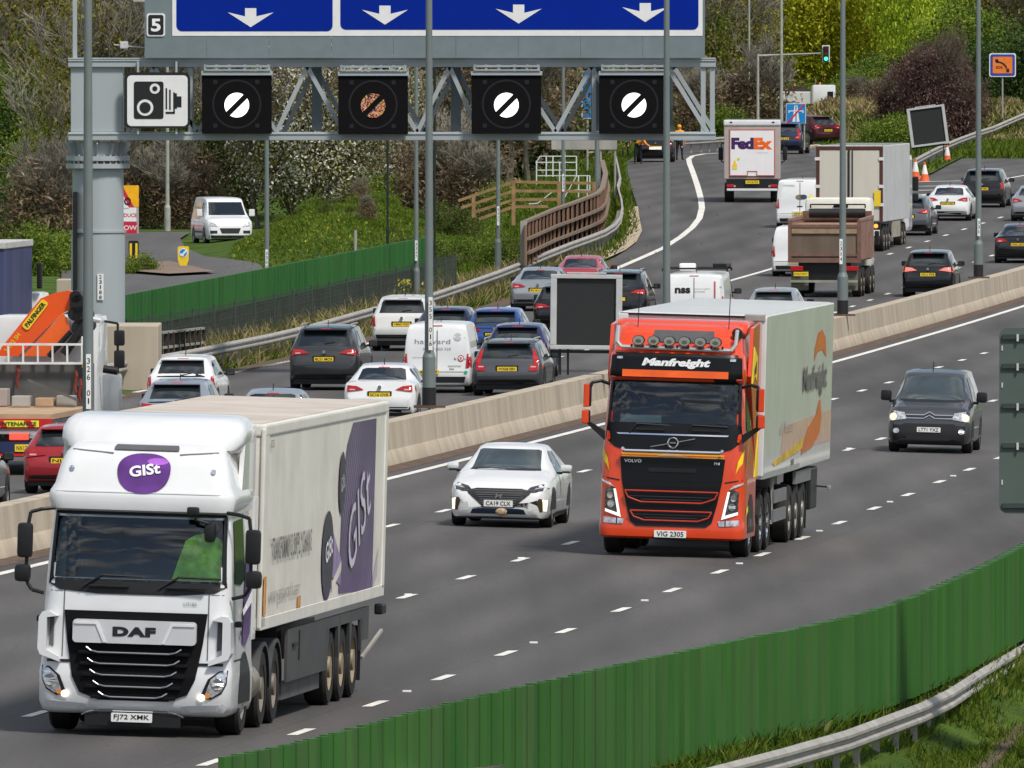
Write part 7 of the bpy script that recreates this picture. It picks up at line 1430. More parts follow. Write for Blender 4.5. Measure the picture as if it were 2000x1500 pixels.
# ---------------- people ----------------
SKIN = mat('skin', (.45, .26, .19), .6, var=.08); HAIR = mat('hair', (.03, .02, .015), .8)
def person(loc, rz, label, joints, jacket, trousers, hair=HAIR, vest=None, seated=False, hat=None):
    """one continuous skinned figure; joints: name -> (x,y,z) in metres"""
    J = dict(joints); ch = [('pelvis', 'waist'), ('waist', 'chest'), ('chest', 'neck'), ('neck', 'chin'), ('chin', 'head'), ('head', 'crown'), ('chest', 'lsho'), ('lsho', 'lelb'), ('lelb', 'lwri'), ('lwri', 'lpalm'), ('chest', 'rsho'), ('rsho', 'relb'), ('relb', 'rwri'), ('rwri', 'rpalm'), ('pelvis', 'lhip'), ('lhip', 'lkne'), ('lkne', 'lank'), ('lank', 'ltoe'), ('pelvis', 'rhip'), ('rhip', 'rkne'), ('rkne', 'rank'), ('rank', 'rtoe')]
    rad = dict(pelvis=(.16, .12), waist=(.15, .11), chest=(.18, .125), neck=(.055, .055), chin=(.065, .075), head=(.078, .092), crown=(.06, .07), lsho=(.075, .075), lelb=(.05, .05), lwri=(.034, .03), lpalm=(.04, .02), lhip=(.10, .10), lkne=(.065, .065), lank=(.045, .045), ltoe=(.045, .035))
    for k in list(rad): 
        if k[0] == 'l' and k != 'l': rad['r'+k[1:]] = rad[k]
    for s in 'lr':      # four fingers and a thumb on each palm
        pm = Vector(J[s+'palm']); d = (pm-Vector(J[s+'wri'])).normalized(); a = d.orthogonal().normalized()
        for i in range(4):
            L = (.07, .08, .076, .06)[i]; b0 = pm+d*.03+a*(.024-.016*i); J[f'{s}f{i}a'] = b0+d*L*.5; J[f'{s}f{i}b'] = b0+d*L*.9+d.cross(a)*.02; ch += [(s+'palm', f'{s}f{i}a'), (f'{s}f{i}a', f'{s}f{i}b')]; rad[f'{s}f{i}a'] = (.009, .009); rad[f'{s}f{i}b'] = (.008, .008)
        J[s+'th'] = pm-d*.02+a*.05; J[s+'tb'] = pm+d*.02+a*.07; ch += [(s+'palm', s+'th'), (s+'th', s+'tb')]; rad[s+'th'] = (.011, .011); rad[s+'tb'] = (.009, .009)
    names = list(J); me = bpy.data.meshes.new('person'); me.from_pydata([tuple(J[n]) for n in names], [(names.index(a), names.index(b)) for a, b in ch], []); o = bpy.data.objects.new('person', me); S.collection.objects.link(o)
    m = o.modifiers.new('s', 'SKIN'); m.use_smooth_shade = True; sv = me.skin_vertices[0].data
    for i, n in enumerate(names): sv[i].radius = rad.get(n, (.05, .05)); sv[i].use_root = (n == 'pelvis')
    o.modifiers.new('u', 'SUBSURF').levels = 1
    dg = bpy.context.evaluated_depsgraph_get(); dg.update(); nm = bpy.data.meshes.new_from_object(o.evaluated_get(dg)); o.modifiers.clear(); o.data = nm
    for q in (trousers, jacket, SKIN, BLACK, vest or jacket): nm.materials.append(q)
    pel, nk = Vector(J['pelvis']), Vector(J['neck'])
    keys = {n: Vector(J[n]) for n in names}
    for f in nm.polygons:
        c = f.center; n = min(keys, key=lambda q: (keys[q]-c).length_squared)
        f.material_index = 0 if n in ('pelvis', 'lhip', 'rhip', 'lkne', 'rkne') else 3 if n in ('lank', 'rank', 'ltoe', 'rtoe') else 2 if n in ('chin', 'head', 'crown') or 'palm' in n or len(n) == 4 and n[1] == 'f' or n[1:] in ('th', 'tb') else 4 if n in ('chest', 'waist') else 1
        f.use_smooth = True
    o.location = loc; o.rotation_euler.z = rz; tagobj(o, label, 'person')
    h = Vector(J['head']); u = (Vector(J['crown'])-Vector(J['chin'])).normalized(); bm = bmesh.new(); bmesh.ops.create_icosphere(bm, subdivisions=2, radius=.115)
    for v in bm.verts: v.co = Vector((v.co.x*.92, v.co.y*1.05+.02, v.co.z*.9))+h+u*.03
    MB().bm(bm).build('hard_hat' if hat else 'hair', hat or hair, o, smooth=True)
    fc = Vector(J['face']) if 'face' in J else None
    b = MB(); b.box(h.x-.012, h.x+.012, h.y-.125, h.y-.09, h.z-.03, h.z+.01); b.build('nose', SKIN, o); b = MB(); b.box(h.x-.04, h.x-.02, h.y-.105, h.y-.09, h.z+.01, h.z+.022); b.box(h.x+.02, h.x+.04, h.y-.105, h.y-.09, h.z+.01, h.z+.022); b.build('eyes', INK, o)
    b = MB(); b.box(h.x-.09, h.x-.078, h.y-.02, h.y+.02, h.z-.03, h.z+.03); b.box(h.x+.078, h.x+.09, h.y-.02, h.y+.02, h.z-.03, h.z+.03); b.build('ears', SKIN, o)
    return o
STAND = dict(pelvis=(0, 0, .95), waist=(0, 0, 1.12), chest=(0, 0, 1.33), neck=(0, 0, 1.50), chin=(0, -.02, 1.58), head=(0, -.01, 1.66), crown=(0, 0, 1.73), lsho=(-.19, 0, 1.43), lelb=(-.25, .02, 1.14), lwri=(-.24, -.08, .90), lpalm=(-.24, -.1, .84), rsho=(.19, 0, 1.43), relb=(.26, .02, 1.15), rwri=(.22, -.12, .95), rpalm=(.21, -.15, .90), lhip=(-.1, 0, .88), lkne=(-.13, -.02, .48), lank=(-.15, 0, .09), ltoe=(-.16, -.16, .04), rhip=(.1, 0, .88), rkne=(.13, -.02, .48), rank=(.14, .02, .09), rtoe=(.16, -.14, .04))
BEND = dict(STAND, waist=(.06, -.04, 1.10), chest=(.26, -.08, 1.22), neck=(.40, -.10, 1.30), chin=(.47, -.13, 1.33), head=(.53, -.13, 1.37), crown=(.59, -.12, 1.40), lsho=(.24, -.25, 1.27), lelb=(.36, -.3, 1.02), lwri=(.50, -.3, .92), lpalm=(.55, -.3, .90), rsho=(.24, .10, 1.28), relb=(.34, .12, 1.0), rwri=(.5, .1, .9), rpalm=(.55, .1, .88))
SIT = dict(pelvis=(0, .25, .0), waist=(0, .22, .18), chest=(0, .18, .42), neck=(0, .14, .60), chin=(0, .10, .67), head=(0, .10, .75), crown=(0, .11, .82), lsho=(-.2, .16, .52), lelb=(-.28, -.02, .30), lwri=(-.2, -.28, .32), lpalm=(-.17, -.33, .34), rsho=(.2, .16, .52), relb=(.28, -.02, .30), rwri=(.2, -.28, .32), rpalm=(.17, -.33, .34), lhip=(-.1, .2, -.02), lkne=(-.14, -.25, 0), lank=(-.14, -.35, -.38), ltoe=(-.14, -.5, -.42), rhip=(.1, .2, -.02), rkne=(.14, -.25, 0), rank=(.14, -.35, -.38), rtoe=(.14, -.5, -.42))
NV = mat('navy_cloth', (.015, .018, .03), .85); DKC = mat('dark_cloth', (.02, .02, .022), .85, var=.2); HO = mat('orange_hivis', (.95, .38, .03), .7, var=.15); HY = mat('yellow_hivis', (.62, .78, .04), .7, var=.15)
p = rayL(1222, 312); person(p, .3, 'person in dark clothes and lime vest standing left of the black stopped car', STAND, DKC, DKC, vest=HY)
p = rayL(1246, 321); person(p, 0, 'person bending over beside the black stopped car in a yellow and orange vest', BEND, HO, NV, vest=HO)
p = rayL(1327, 314); person(p, 2.8, 'person in orange hi-vis top and dark trousers standing right of the black stopped car', STAND, HO, NV, vest=HO, hat=HO)
o = person((0, 0, 0), 0, 'person driving the orange lorry, dimly seen behind the windscreen', SIT, DKC, DKC)
_m = ORANGE_ROOT.matrix_basis.copy(); _mm = Matrix.LocRotScale(ORANGE_ROOT.location, ORANGE_ROOT.rotation_euler.to_quaternion(), None); _p = _mm @ Vector((-.6, 1.0, 1.95)); o.location = _p; o.rotation_euler.z = ORANGE_ROOT.rotation_euler.z
# ---------------- vegetation ----------------
def leafmat(key, cols, trans=.35, scale=.5):
    m = bpy.data.materials.new(key); m.use_nodes = True; n = m.node_tree.nodes; l = m.node_tree.links.new; n.clear(); o = n.new('ShaderNodeOutputMaterial'); g = n.new('ShaderNodeNewGeometry'); t = n.new('ShaderNodeTexCoord')
    z = n.new('ShaderNodeTexNoise'); z.inputs['Scale'].default_value = scale; z.inputs['Detail'].default_value = 3; l(t.outputs['Object'], z.inputs[0])
    a = n.new('ShaderNodeMath'); a.operation = 'MULTIPLY_ADD'; a.inputs[1].default_value = .75; l(g.outputs['Random Per Island'], a.inputs[0]); q = n.new('ShaderNodeMath'); q.operation = 'MULTIPLY_ADD'; q.inputs[1].default_value = 1.5; q.inputs[2].default_value = -.62; l(z.outputs[0], q.inputs[0]); l(q.outputs[0], a.inputs[2])
    r = n.new('ShaderNodeValToRGB'); e = r.color_ramp.elements; e[0].color = (*cols[0], 1); e[1].color = (*cols[-1], 1)
    for i, c in enumerate(cols[1:-1]): k = e.new((i+1)/(len(cols)-1)); k.color = (*c, 1)
    l(a.outputs[0], r.inputs[0]); d = n.new('ShaderNodeBsdfDiffuse'); tr = n.new('ShaderNodeBsdfTranslucent'); x = n.new('ShaderNodeMixShader'); x.inputs[0].default_value = trans
    l(r.outputs[0], d.inputs[0]); l(r.outputs[0], tr.inputs[0]); l(d.outputs[0], x.inputs[1]); l(tr.outputs[0], x.inputs[2]); l(x.outputs[0], o.inputs[0]); return m
LM = dict(
 yellow=leafmat('spring_yellow_leaves', [(.12, .13, .012), (.30, .31, .025), (.48, .47, .035), (.62, .58, .06)]),
 lime=leafmat('lime_leaves', [(.09, .14, .012), (.30, .40, .03), (.52, .62, .06), (.6, .7, .1)]),
 mid=leafmat('mid_green_leaves', [(0.035, 0.061, 0.014), (0.088, 0.149, 0.021), (0.193, 0.263, 0.044), (0.315, 0.367, 0.070)]),
 dark=leafmat('dark_evergreen_leaves', [(0.014, 0.025, 0.011), (0.035, 0.067, 0.021), (0.074, 0.123, 0.035), (0.140, 0.193, 0.061)]),
 olive=leafmat('olive_buds', [(.06, .05, .02), (.12, .105, .03), (.20, .18, .035), (.34, .31, .06)]),
 brown=leafmat('brown_twig_tips', [(0.061, 0.042, 0.028), (0.149, 0.105, 0.067), (0.263, 0.193, 0.123), (0.420, 0.333, 0.228)]),
 blossom=leafmat('white_blossom', [(.30, .29, .14), (.55, .53, .38), (.75, .73, .62), (.82, .80, .74)], .25),
 purple=leafmat('purple_brown_twigs', [(0.035, 0.021, 0.019), (0.088, 0.049, 0.044), (0.158, 0.096, 0.084), (0.228, 0.158, 0.140)]),
 speck=leafmat('pale_catkins', [(.16, .12, .09), (.34, .28, .22), (.5, .44, .38)], .2),
 bramble=leafmat('bramble_leaves', [(0.052, 0.035, 0.021), (0.061, 0.088, 0.021), (0.123, 0.175, 0.035), (0.245, 0.210, 0.105)]),
 grass=leafmat('grass_blades', [(.035, .06, .008), (.065, .11, .012), (.115, .17, .02), (.21, .23, .06)], .4, 1.2),
 bankgrass=leafmat('bank_grass', [(.04, .06, .01), (.075, .125, .015), (.13, .19, .022), (.22, .24, .06)], .4, .5),
 dry=leafmat('dry_grass', [(0.123, 0.096, 0.052), (0.263, 0.201, 0.105), (0.455, 0.350, 0.193), (0.245, 0.263, 0.070)], .3, .8))
BARK = mat('bark', (.11, .085, .06), .95, var=.35, vs=4); PBARK = mat('pale_bark', (.22, .2, .16), .95, var=.35, vs=4)
def quad(V, Fc, p, s, rng, el=1.0, up=0):
    a = Vector((rng.gauss(0, 1), rng.gauss(0, 1), rng.gauss(0, 1)+up)).normalized(); b = a.orthogonal().normalized(); b = Matrix.Rotation(rng.random()*6.28, 3, a) @ b
    a = a*s*el; b = b*s*.55; k = len(V); V += [tuple(p-a), tuple(p+b), tuple(p+a), tuple(p-b)]; Fc.append((k, k+1, k+2, k+3))
def crown_mesh(name, m, seed, h0, h1, rx, ncl, nl, size, spread=.55, shape='round', el=1.0):
    rng = random.Random(seed); V = []; Fc = []
    for c in range(ncl):
        while True:
            x, y, z = rng.uniform(-1, 1), rng.uniform(-1, 1), rng.uniform(-1, 1)
            d = sqrt(x*x+y*y+z*z)
            if .25 < d < 1: break
        if shape == 'cone': k_ = 1-.5*(z+1)/2
        elif shape == 'bush': z = abs(z)*2-1 if rng.random() < .3 else z; k_ = 1
        else: k_ = 1
        cc = Vector((x*rx*k_, y*rx*k_, h0+(h1-h0)*(z+1)/2)); cr = rng.uniform(.5, 1.25)*spread*rx*.42
        for i in range(int(nl*rng.uniform(.6, 1.3))):
            p = cc+Vector((rng.gauss(0, cr), rng.gauss(0, cr), rng.gauss(0, cr*.75)))
            if p.z < .02: p.z = rng.uniform(.02, .4)
            quad(V, Fc, p, size*rng.uniform(.6, 1.3), rng, el)
    me = bpy.data.meshes.new(name); me.from_pydata(V, [], Fc); me.materials.append(m); return me
def branch_mesh(name, m, seed, H, r0, levels=4, nb=4, spread=.6, thin=.012, up=.25, nbt=3):
    rng = random.Random(seed); b = MB()
    def grow(p, d, L, r, lv):
        k = 3; q = p; r1 = r
        for i in range(k):
            d = (d+Vector((rng.gauss(0, .12), rng.gauss(0, .12), rng.gauss(0, .06)+.03))).normalized(); n_ = q+d*(L/k); r2 = max(thin, r1*.8); b.cyl(q, n_, r1, r2, 5 if r1 > .05 else 3, cap=False); q = n_; r1 = r2
            if lv > 0 and (i > 0 or lv < levels):
                for j in range(nb if i == k-1 else nb-2 if nb > 2 else 1):
                    dd = (d+Vector((rng.gauss(0, spread), rng.gauss(0, spread), rng.gauss(0, spread*.6)+up))).normalized(); grow(q, dd, L*rng.uniform(.5, .75), r1*.6, lv-1)
    grow(Vector((0, 0, -.2)), Vector((rng.gauss(0, .05), 0, 1)), H*.45, r0, levels)
    me = bpy.data.meshes.new(name); me.from_pydata(b.v, [], b.f); me.materials.append(m); return me
def trunkonly(seed, H, r0, m, n=1):
    rng = random.Random(seed); b = MB()
    for j in range(n):
        p = Vector((rng.uniform(-.3, .3)*(n > 1), rng.uniform(-.3, .3)*(n > 1), -.3)); r = r0*rng.uniform(.7, 1)
        for i in range(5):
            q = p+Vector((rng.gauss(0, .12)*H/8, rng.gauss(0, .1), H/5)); b.cyl(p, q, r, r*.8, 7, cap=False); p = q; r *= .8
            for s in range(2): b.cyl(p, p+Vector((rng.gauss(0, .9), rng.gauss(0, .9), rng.uniform(.6, 1.6))), r*.4, .02, 4, cap=False)
    me = bpy.data.meshes.new('trunk'); me.from_pydata(b.v, [], b.f); me.materials.append(m); return me
P_ = {}
def proto(kind):
    if kind in P_: return P_[kind]
    k, v = kind
    sd = hash_(kind)
    if k == 'yellow': r = [('trunk', trunkonly(sd, 8, .2, BARK)), ('crown', crown_mesh('crown', LM['yellow'], sd, 2.0, 12, 3.6, 135, 110, .125))]
    elif k == 'lime': r = [('trunk', trunkonly(sd, 8, .2, BARK)), ('crown', crown_mesh('crown', LM['lime'], sd, 2.5, 12, 3.8, 130, 110, .13))]
    elif k == 'mid': r = [('trunk', trunkonly(sd, 6, .2, BARK)), ('crown', crown_mesh('crown', LM['mid'], sd, .4, 8.5, 3.2, 120, 95, .14))]
    elif k == 'dark': r = [('trunk', trunkonly(sd, 5, .2, BARK)), ('crown', crown_mesh('crown', LM['dark'], sd, .2, 7.5, 3.2, 130, 110, .13))]
    elif k == 'olive': r = [('trunk', branch_mesh('trunk', PBARK, sd, 12, .18, 4, 3, .5, .018)), ('crown', crown_mesh('crown', LM['olive'], sd, 1.5, 12, 3.2, 110, 32, .12, .7))]
    elif k == 'bare': r = [('trunk', branch_mesh('trunk', PBARK, sd, 13, .19, 4, 4, .45, .02)), ('crown', crown_mesh('crown', LM['brown'], sd, 1.0, 12, 3.3, 110, 22, .12, .8, el=1.6))]
    elif k == 'blossom': r = [('trunk', branch_mesh('trunk', BARK, sd, 9, .12, 4, 3, .6)), ('crown', crown_mesh('crown', LM['blossom'], sd, 1.2, 8.5, 3.0, 120, 85, .085, .6)), ('green_leaves', crown_mesh('green', LM['olive'], sd+5, .8, 8.0, 3.0, 80, 35, .11, .7))]
    elif k == 'purple': r = [('trunk', branch_mesh('trunk', BARK, sd, 8, .1, 4, 4, .7)), ('crown', crown_mesh('crown', LM['purple'], sd, .2, 7.4, 3.0, 130, 100, .12, .6, el=1.5)), ('catkins', crown_mesh('catkins', LM['speck'], sd+3, .6, 6.2, 2.9, 90, 14, .07, .7))]
    elif k == 'bramble': r = [('stems', branch_mesh('stems', BARK, sd, 2.2, .03, 3, 3, .9, .008)), ('foliage', crown_mesh('foliage', LM['bramble'], sd, .1, 1.9, 1.4, 60, 60, .075, .7, 'bush'))]
    elif k == 'bush': r = [('stems', branch_mesh('stems', BARK, sd, 2.4, .03, 3, 3, .8, .008)), ('foliage', crown_mesh('foliage', LM['mid'], sd, .1, 2.2, 1.5, 60, 70, .08, .65, 'bush'))]
    elif k == 'thicket': r = [('stems', branch_mesh('stems', PBARK, sd, 5, .05, 4, 4, .5, .01)), ('foliage', crown_mesh('twigs', LM['brown'], sd, .1, 4.2, 1.8, 80, 55, .08, .8, 'bush', el=1.8))]
    P_[kind] = r; return r
def hash_(k): return sum(ord(c)*(i+3) for i, c in enumerate(k[0]))*7+k[1]*101
KN = dict(yellow='tree', lime='tree', mid='tree', dark='evergreen_tree', olive='tree', bare='bare_tree', blossom='blossom_tree', purple='shrub', bramble='bramble_bush', bush='bush', thicket='thicket')
GRP = dict(yellow='yellow green spring trees', lime='lime green spring trees', mid='mid green trees', dark='dark evergreen trees', olive='budding olive trees', bare='bare brown trees', blossom='white blossom trees', purple='purple brown shrubs with pale catkins', bramble='brambles in the verge', bush='green bushes in the verge', thicket='brown leafless thickets')
LBL = dict(yellow='bright yellow green spring tree behind the slip road', lime='lime green leafy tree near the far right houses', mid='mid green leafy tree in the belt behind the road', dark='dark evergreen tree in the belt behind the road', olive='thin budding olive tree in the wood behind the gantry', bare='bare brown twiggy tree in the wood behind the road', blossom='tree with white blossom seen under the gantry', purple='purple brown shrub flecked with pale catkins by the leaning message board', bramble='low tangled bramble bush on the left verge', bush='low green bush on the roadside', thicket='leafless brown thicket at the edge of the wood')
CATS = dict(bramble='bush', bush='bush', thicket='bush', purple='shrub')
tr_rng = random.Random(11)
def plant(kind, px, Y, sc=1.0, sx=None, dz=0, var=None, label=None):
    v = tr_rng.randrange(2) if var is None else var; X = (px-1000)*Y/F; z = gz(X, Y)-.1+dz; o = empty(KN[kind], (X, Y, z), rz=tr_rng.uniform(0, 6.28), label=label or LBL[kind], cat=CATS.get(kind, 'tree'), group=GRP[kind] if not label else None)
    s = sc*tr_rng.uniform(.9, 1.1); o.scale = (sx or s, sx or s, s)
    for nm, me in proto((kind, v)):
        c = bpy.data.objects.new(nm, me); S.collection.objects.link(c); c.parent = o
    return o
def row(kinds, px0, px1, Y0, Y1, step, sc=(.8, 1.15), **k):
    p = px0
    while p < px1:
        t = (p-px0)/max(1, px1-px0); plant(tr_rng.choice(kinds), p+tr_rng.uniform(-step*.3, step*.3), Y0+(Y1-Y0)*t+tr_rng.uniform(-6, 6), tr_rng.uniform(*sc), **k); p += step
# left wood
row(['bare', 'olive', 'bare', 'mid'], -80, 1180, 900, 900, 95, (1.1, 1.4)); row(['bare', 'olive', 'dark', 'bare', 'olive'], -60, 1200, 855, 850, 100, (.95, 1.2))
row(['dark', 'dark', 'mid'], -60, 190, 800, 805, 75, (.75, .95)); row(['olive'], 150, 300, 800, 800, 60, (.9, 1.1)); plant('yellow', 205, 820, .9, sx=.6, label='yellow green tree beside the gantry sign post at the top left'); plant('mid', 60, 790, .55); plant('mid', 10, 795, .6)
row(['bare', 'thicket', 'dark'], 240, 520, 800, 800, 75, (.7, .95)); plant('blossom', 575, 772, 1.0); plant('blossom', 640, 770, 1.05); plant('blossom', 690, 778, .9); plant('blossom', 605, 800, 1.15); plant('blossom', 700, 835, .8); plant('blossom', 465, 830, .8); plant('yellow', 600, 850, 1.0, sx=.8, label='yellow green tree behind the white blossom under the gantry')
row(['bare', 'bare', 'thicket', 'olive'], 690, 1160, 790, 780, 70, (.7, .95)); plant('dark', 1010, 800, .8); plant('dark', 940, 800, .7); plant('mid', 1150, 830, .6); plant('olive', 770, 770, .6); plant('olive', 1185, 850, .9)
row(['thicket', 'bramble', 'thicket', 'bush'], 110, 400, 775, 775, 38, (.6, .9)); row(['thicket', 'bush', 'thicket', 'bramble'], 730, 1000, 765, 740, 36, (.6, 1.0)); row(['bramble', 'thicket', 'bramble'], 855, 925, 700, 680, 26, (.5, .7)); row(['bramble'], 930, 1020, 655, 640, 26, (.3, .4)); row(['bramble', 'bush'], 800, 1015, 640, 625, 26, (.35, .55)); row(['dark', 'bramble'], 20, 150, 715, 705, 32, (.32, .4)); row(['bramble'], 30, 150, 690, 690, 26, (.7, 1.0)); row(['bush'], 245, 275, 640, 640, 28, (.3, .4)); row(['thicket', 'olive'], 60, 180, 745, 740, 50, (.5, .7))
row(['thicket', 'bare', 'olive'], 500, 740, 775, 775, 60, (.5, .7)); row(['bramble', 'thicket', 'bush'], 560, 780, 735, 725, 34, (.2, .34)); row(['bramble', 'thicket'], 640, 850, 690, 650, 40, (.18, .28))
row(['bush', 'bramble', 'bush'], 55, 150, 640, 640, 24, (.55, .85)); row(['bush', 'thicket'], 60, 150, 665, 665, 30, (.8, 1.0))
# belt behind the end of the slip road
row(['bare', 'olive', 'bare'], 1200, 1520, 1010, 1010, 62, (1.0, 1.25)); row(['olive', 'bare', 'thicket', 'mid'], 1210, 1500, 950, 950, 58, (.7, .95)); row(['bush', 'thicket'], 1190, 1470, 915, 925, 46, (.7, 1.0)); plant('mid', 1415, 960, .5)
for px, Y, s in ((1515, 1005, .95), (1550, 1000, 1.0), (1590, 1000, 1.1), (1625, 1005, 1.0), (1560, 1030, 1.2), (1655, 1010, .62), (1500, 1030, 1.0), (1610, 1030, 1.2)): plant('yellow', px, Y, s, sx=.9)
for px, Y, s in ((1525, 975, .36), (1600, 980, .3), (1650, 975, .36), (1695, 980, .42), (1565, 985, .34)): plant('mid', px, Y, s)
for px, Y, s in ((1680, 985, .42), (1712, 990, .55), (1650, 988, .36)): plant('dark', px, Y, s)
for px, Y, s in ((1775, 995, 1.1), (1812, 1000, 1.15), (1745, 1030, 1.0)): plant('lime', px, Y, s, sx=.62)
row(['olive', 'bare'], 1480, 2060, 1110, 1110, 70, (1.2, 1.4)); row(['bare', 'olive', 'mid'], 1850, 2060, 1020, 1020, 60, (1.0, 1.25)); row(['dark', 'mid', 'dark'], 1880, 2060, 960, 950, 55, (.6, .85))
for px, Y, s in ((1748, 905, .45), (1775, 905, .62), (1812, 902, .72), (1850, 905, .68), (1880, 912, .55), (1830, 920, .68)): plant('purple', px, Y, s*.9, sx=s*.75)
row(['bush', 'bush'], 1705, 1760, 893, 893, 24, (.6, .8)); row(['bush', 'dark'], 1890, 2060, 985, 985, 36, (.5, .6))
row(['thicket', 'bramble'], 1670, 1860, 932, 932, 30, (.25, .38))
# the wood far behind, one unbroken mass
def mass(name, m, px0, px1, Y0, Y1, z1, n, size, label, z0=0, cat=None, el=1.3):
    rng = random.Random(5); V = []; Fc = []
    for i in range(n):
        Y = rng.uniform(Y0, Y1); X = (rng.uniform(px0, px1)-1000)*Y/F; p = Vector((X, Y, gz(X, Y)+z0+rng.random()*z1)); quad(V, Fc, p, size*rng.uniform(.5, 1.4), rng, el)
    me = bpy.data.meshes.new(name); me.from_pydata(V, [], Fc); me.materials.append(m); o = bpy.data.objects.new(name, me); S.collection.objects.link(o); return tagobj(o, label, cat or 'wood', kind='stuff')
mass('far_wood', LM['brown'], -200, 2300, 1130, 1190, 15, 40000, .22, 'dense brown wood behind all the single trees'); mass('far_wood', LM['olive'], -200, 2300, 1120, 1180, 14, 22000, .2, 'olive green growth mixed through the far wood')
mass('far_wood', LM['bramble'], -100, 1210, 915, 960, 10, 20000, .18, 'dark undergrowth between the trunks of the left wood')
# ground cover
def cover(name, m, n, fn, h, w_, label, seed=3, lean=.5):
    rng = random.Random(seed); V = []; Fc = []
    for i in range(n):
        p = fn(rng)
        if p is None: continue
        hh = h*rng.uniform(.5, 1.4); a = rng.random()*6.28; d = Vector((cos(a), sin(a), 0))*w_*rng.uniform(.6, 1.2); l_ = Vector((rng.gauss(0, lean), rng.gauss(0, lean), 1)).normalized()*hh; k = len(V); mid = p+l_*.55; tip = p+l_+Vector((l_.x, l_.y, -abs(l_.x)*.4))*.35
        V += [tuple(p-d), tuple(p+d), tuple(mid+d*.7), tuple(mid-d*.7), tuple(tip)]; Fc += [(k, k+1, k+2, k+3), (k+3, k+2, k+4)]
    me = bpy.data.meshes.new(name); me.from_pydata(V, [], Fc); me.materials.append(m); o = bpy.data.objects.new(name, me); S.collection.objects.link(o); return tagobj(o, label, 'grass', kind='stuff')
def nearfn(rng):
    Y = rng.uniform(200, 262); u = rng.uniform(17.0, 22.5); sh = interp([(190, -1.7), (222, -.9), (250, 0)], Y); X = xd(Y)+u+sh*.6
    if X > interp([(200, xd(200)+20.0), (214, ray(1930, 1500).x-.1), (228, ray(2010, 1420).x-.1), (260, ray(2080, 1372).x+2.8)], Y): return None
    px = 1000+X/Y*F
    if px < 900 or px > 2080: return None
    return Vector((X, Y, gz(X, Y)-.01))
cover('grass', LM['grass'], 48000, nearfn, .2, .016, 'short green grass under the near guard rail')
cover('weeds', LM['bramble'], 3500, nearfn, .16, .035, 'broad leaved weeds in the grass under the near guard rail', 8, 1.0)
def vergefn(rng): Y = rng.uniform(462, 640); u = rng.uniform(-23.8, -20.4); X = xd(Y)+u; return Vector((X, Y, gz(X, Y)-.02)) if X < xleft(Y)-.1 else None
cover('grass', LM['grass'], 22000, vergefn, .42, .03, 'rough green grass on the left verge behind the guard rail'); cover('weeds', LM['dry'], 12000, vergefn, .55, .03, 'dry stalks and weeds on the left verge', 5)
def v2(rng): Y = rng.uniform(600, 900); d = rng.uniform(.15, 5.5); X = xleft(Y)-d; return Vector((X, Y, gz(X, Y)-.02))
cover('grass', LM['grass'], 26000, v2, .3, .04, 'grass between the slip road and the brown barrier', 4)
def bank(rng): X = -6.5+rng.gauss(0, 3.6); Y = 700+rng.gauss(0, 34); px = 1000+X/Y*F; return Vector((X, Y, gz(X, Y)-.02)) if Y < 790 and not (px < 380 and Y > 660) and X > -11.2+abs(Y-690)*.01 else None
cover('grass', LM['bankgrass'], 52000, bank, .17, .032, 'lush green bank of grass and ivy inside the roundabout', 6, .9); cover('ivy', LM['mid'], 3500, bank, .16, .07, 'dark ivy and weeds growing through the bank grass', 21, 1.2)
for px, Y, s in ((600, 720, .13), (690, 712, .12)): plant('bush', px, Y, s*2)
cover('wild_flowers', YPL, 140, bank, .1, .04, 'scattered yellow dandelions on the green bank', 9, .2)
def isl(rng): 
    px = rng.uniform(1600, 2050); py = rng.uniform(228, 350); lim = interp([(1600, 284), (1660, 298), (1740, 320), (1796, 350), (1825, 338), (1900, 298), (2000, 256), (2060, 232)], px)
    if py > lim: return None
    p = rayL(px, py); return Vector((p.x, p.y, p.z+.08))
cover('grass', LM['grass'], 9000, isl, .3, .06, 'grass on the island and slope beyond the traffic cones', 7)
def isl2(rng): px = rng.uniform(1720, 2060); Y = rng.uniform(850, 960); X = (px-1000)*Y/F; return Vector((X, Y, gz(X, Y)-.02))
cover('grass', LM['grass'], 14000, isl2, .4, .07, 'grass slope below the right hand trees', 12)
def bk2(rng): X = rng.uniform(15, 28); Y = rng.uniform(908, 938); return Vector((X, Y, gz(X, Y)-.02))
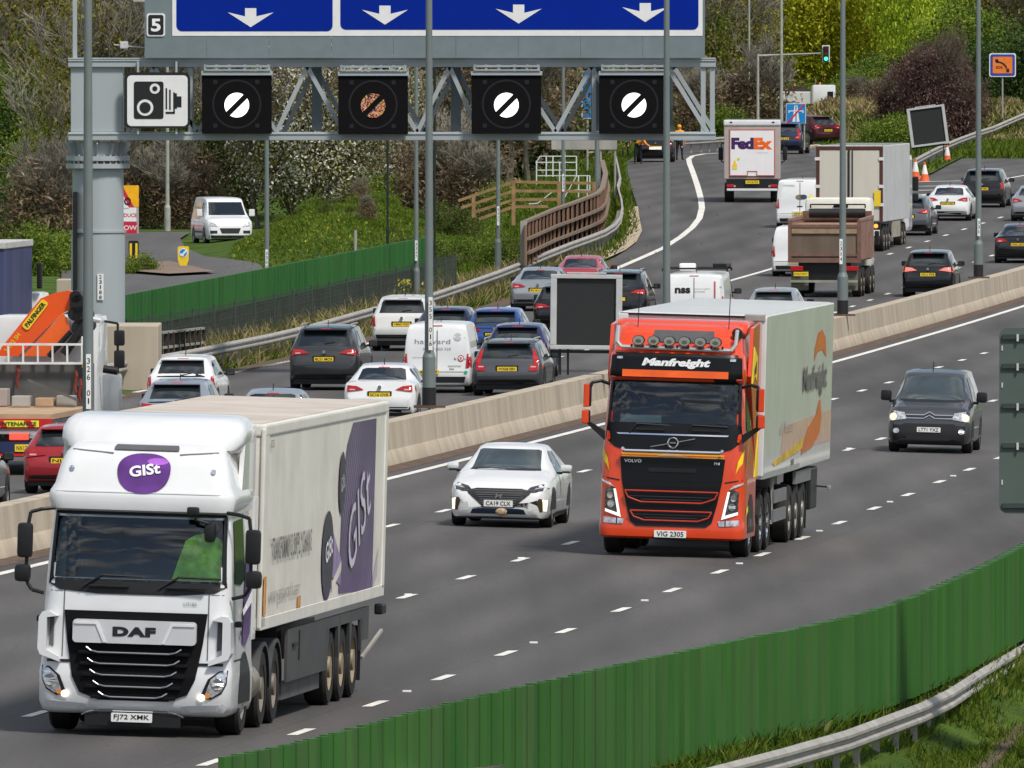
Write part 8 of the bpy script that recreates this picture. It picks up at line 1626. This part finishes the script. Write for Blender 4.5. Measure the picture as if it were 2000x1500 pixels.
cover('dry_bank', LM['dry'], 12000, bk2, .4, .07, 'brown dry vegetation on the bank below the works lorry', 13)
# yellow flowers by the rail
p = rayL(787, 588); rng = random.Random(2); V = []; Fc = []
for i in range(240): quad(V, Fc, Vector((rng.gauss(0, .28), rng.gauss(0, .5), .3+rng.random()*.45)), .05, rng, 1)
me = bpy.data.meshes.new('blooms'); me.from_pydata(V, [], Fc); me.materials.append(mat('flower_yellow', (.85, .75, .02), .6)); fo = empty('flowering_plant', p, label='clump of bright yellow flowers behind the left guard rail', cat='flowers'); c = bpy.data.objects.new('blooms', me); S.collection.objects.link(c); c.parent = fo
V = []; Fc = []
for i in range(260): quad(V, Fc, Vector((rng.gauss(0, .3), rng.gauss(0, .5), rng.random()*.5)), .08, rng, 2, 2)
me = bpy.data.meshes.new('leaves'); me.from_pydata(V, [], Fc); me.materials.append(LM['grass']); c = bpy.data.objects.new('leaves', me); S.collection.objects.link(c); c.parent = fo
# house among the trees
Y = 1090; s_ = F/Y; zb = 3.4; X = (1700-1000)/s_; o = empty('house', (X, Y, zb), rz=radians(-18), label='orange brick house with dark roof showing through the yellow trees', cat='house'); BRK = mat('orange_brick', (.5, .17, .09), .85, var=.15, vs=2)
MB().prism([(-3.2, 0), (3.2, 0), (3.2, 3.6), (0, 6.3), (-3.2, 3.6)], 0, 8).build('wall', BRK, o); b = MB(); b.prism([(-.1, 6.5), (3.7, 3.3), (3.7, 3.1), (0, 6.25), (-3.7, 3.1), (-3.7, 3.3), (-.0, 6.5)], -.35, 8.3); rf = b.build('roof', mat('roof_tiles', (.075, .055, .06), .8, var=.25, vs=3), o); MB().box(.8, 1.5, 3, 3.7, 5.2, 7.2).build('chimney', BRK, rf)
for x in (-1.3, 1.3): w_ = MB().box(x-.5, x+.5, -.03, -.002, 1.8, 3.0).build('window', GLASS, o); b = MB(); b.box(x-.55, x+.55, -.05, -.031, 1.72, 1.8); b.box(x-.55, x+.55, -.05, -.031, 3.0, 3.08); b.build('frame', SW, w_)
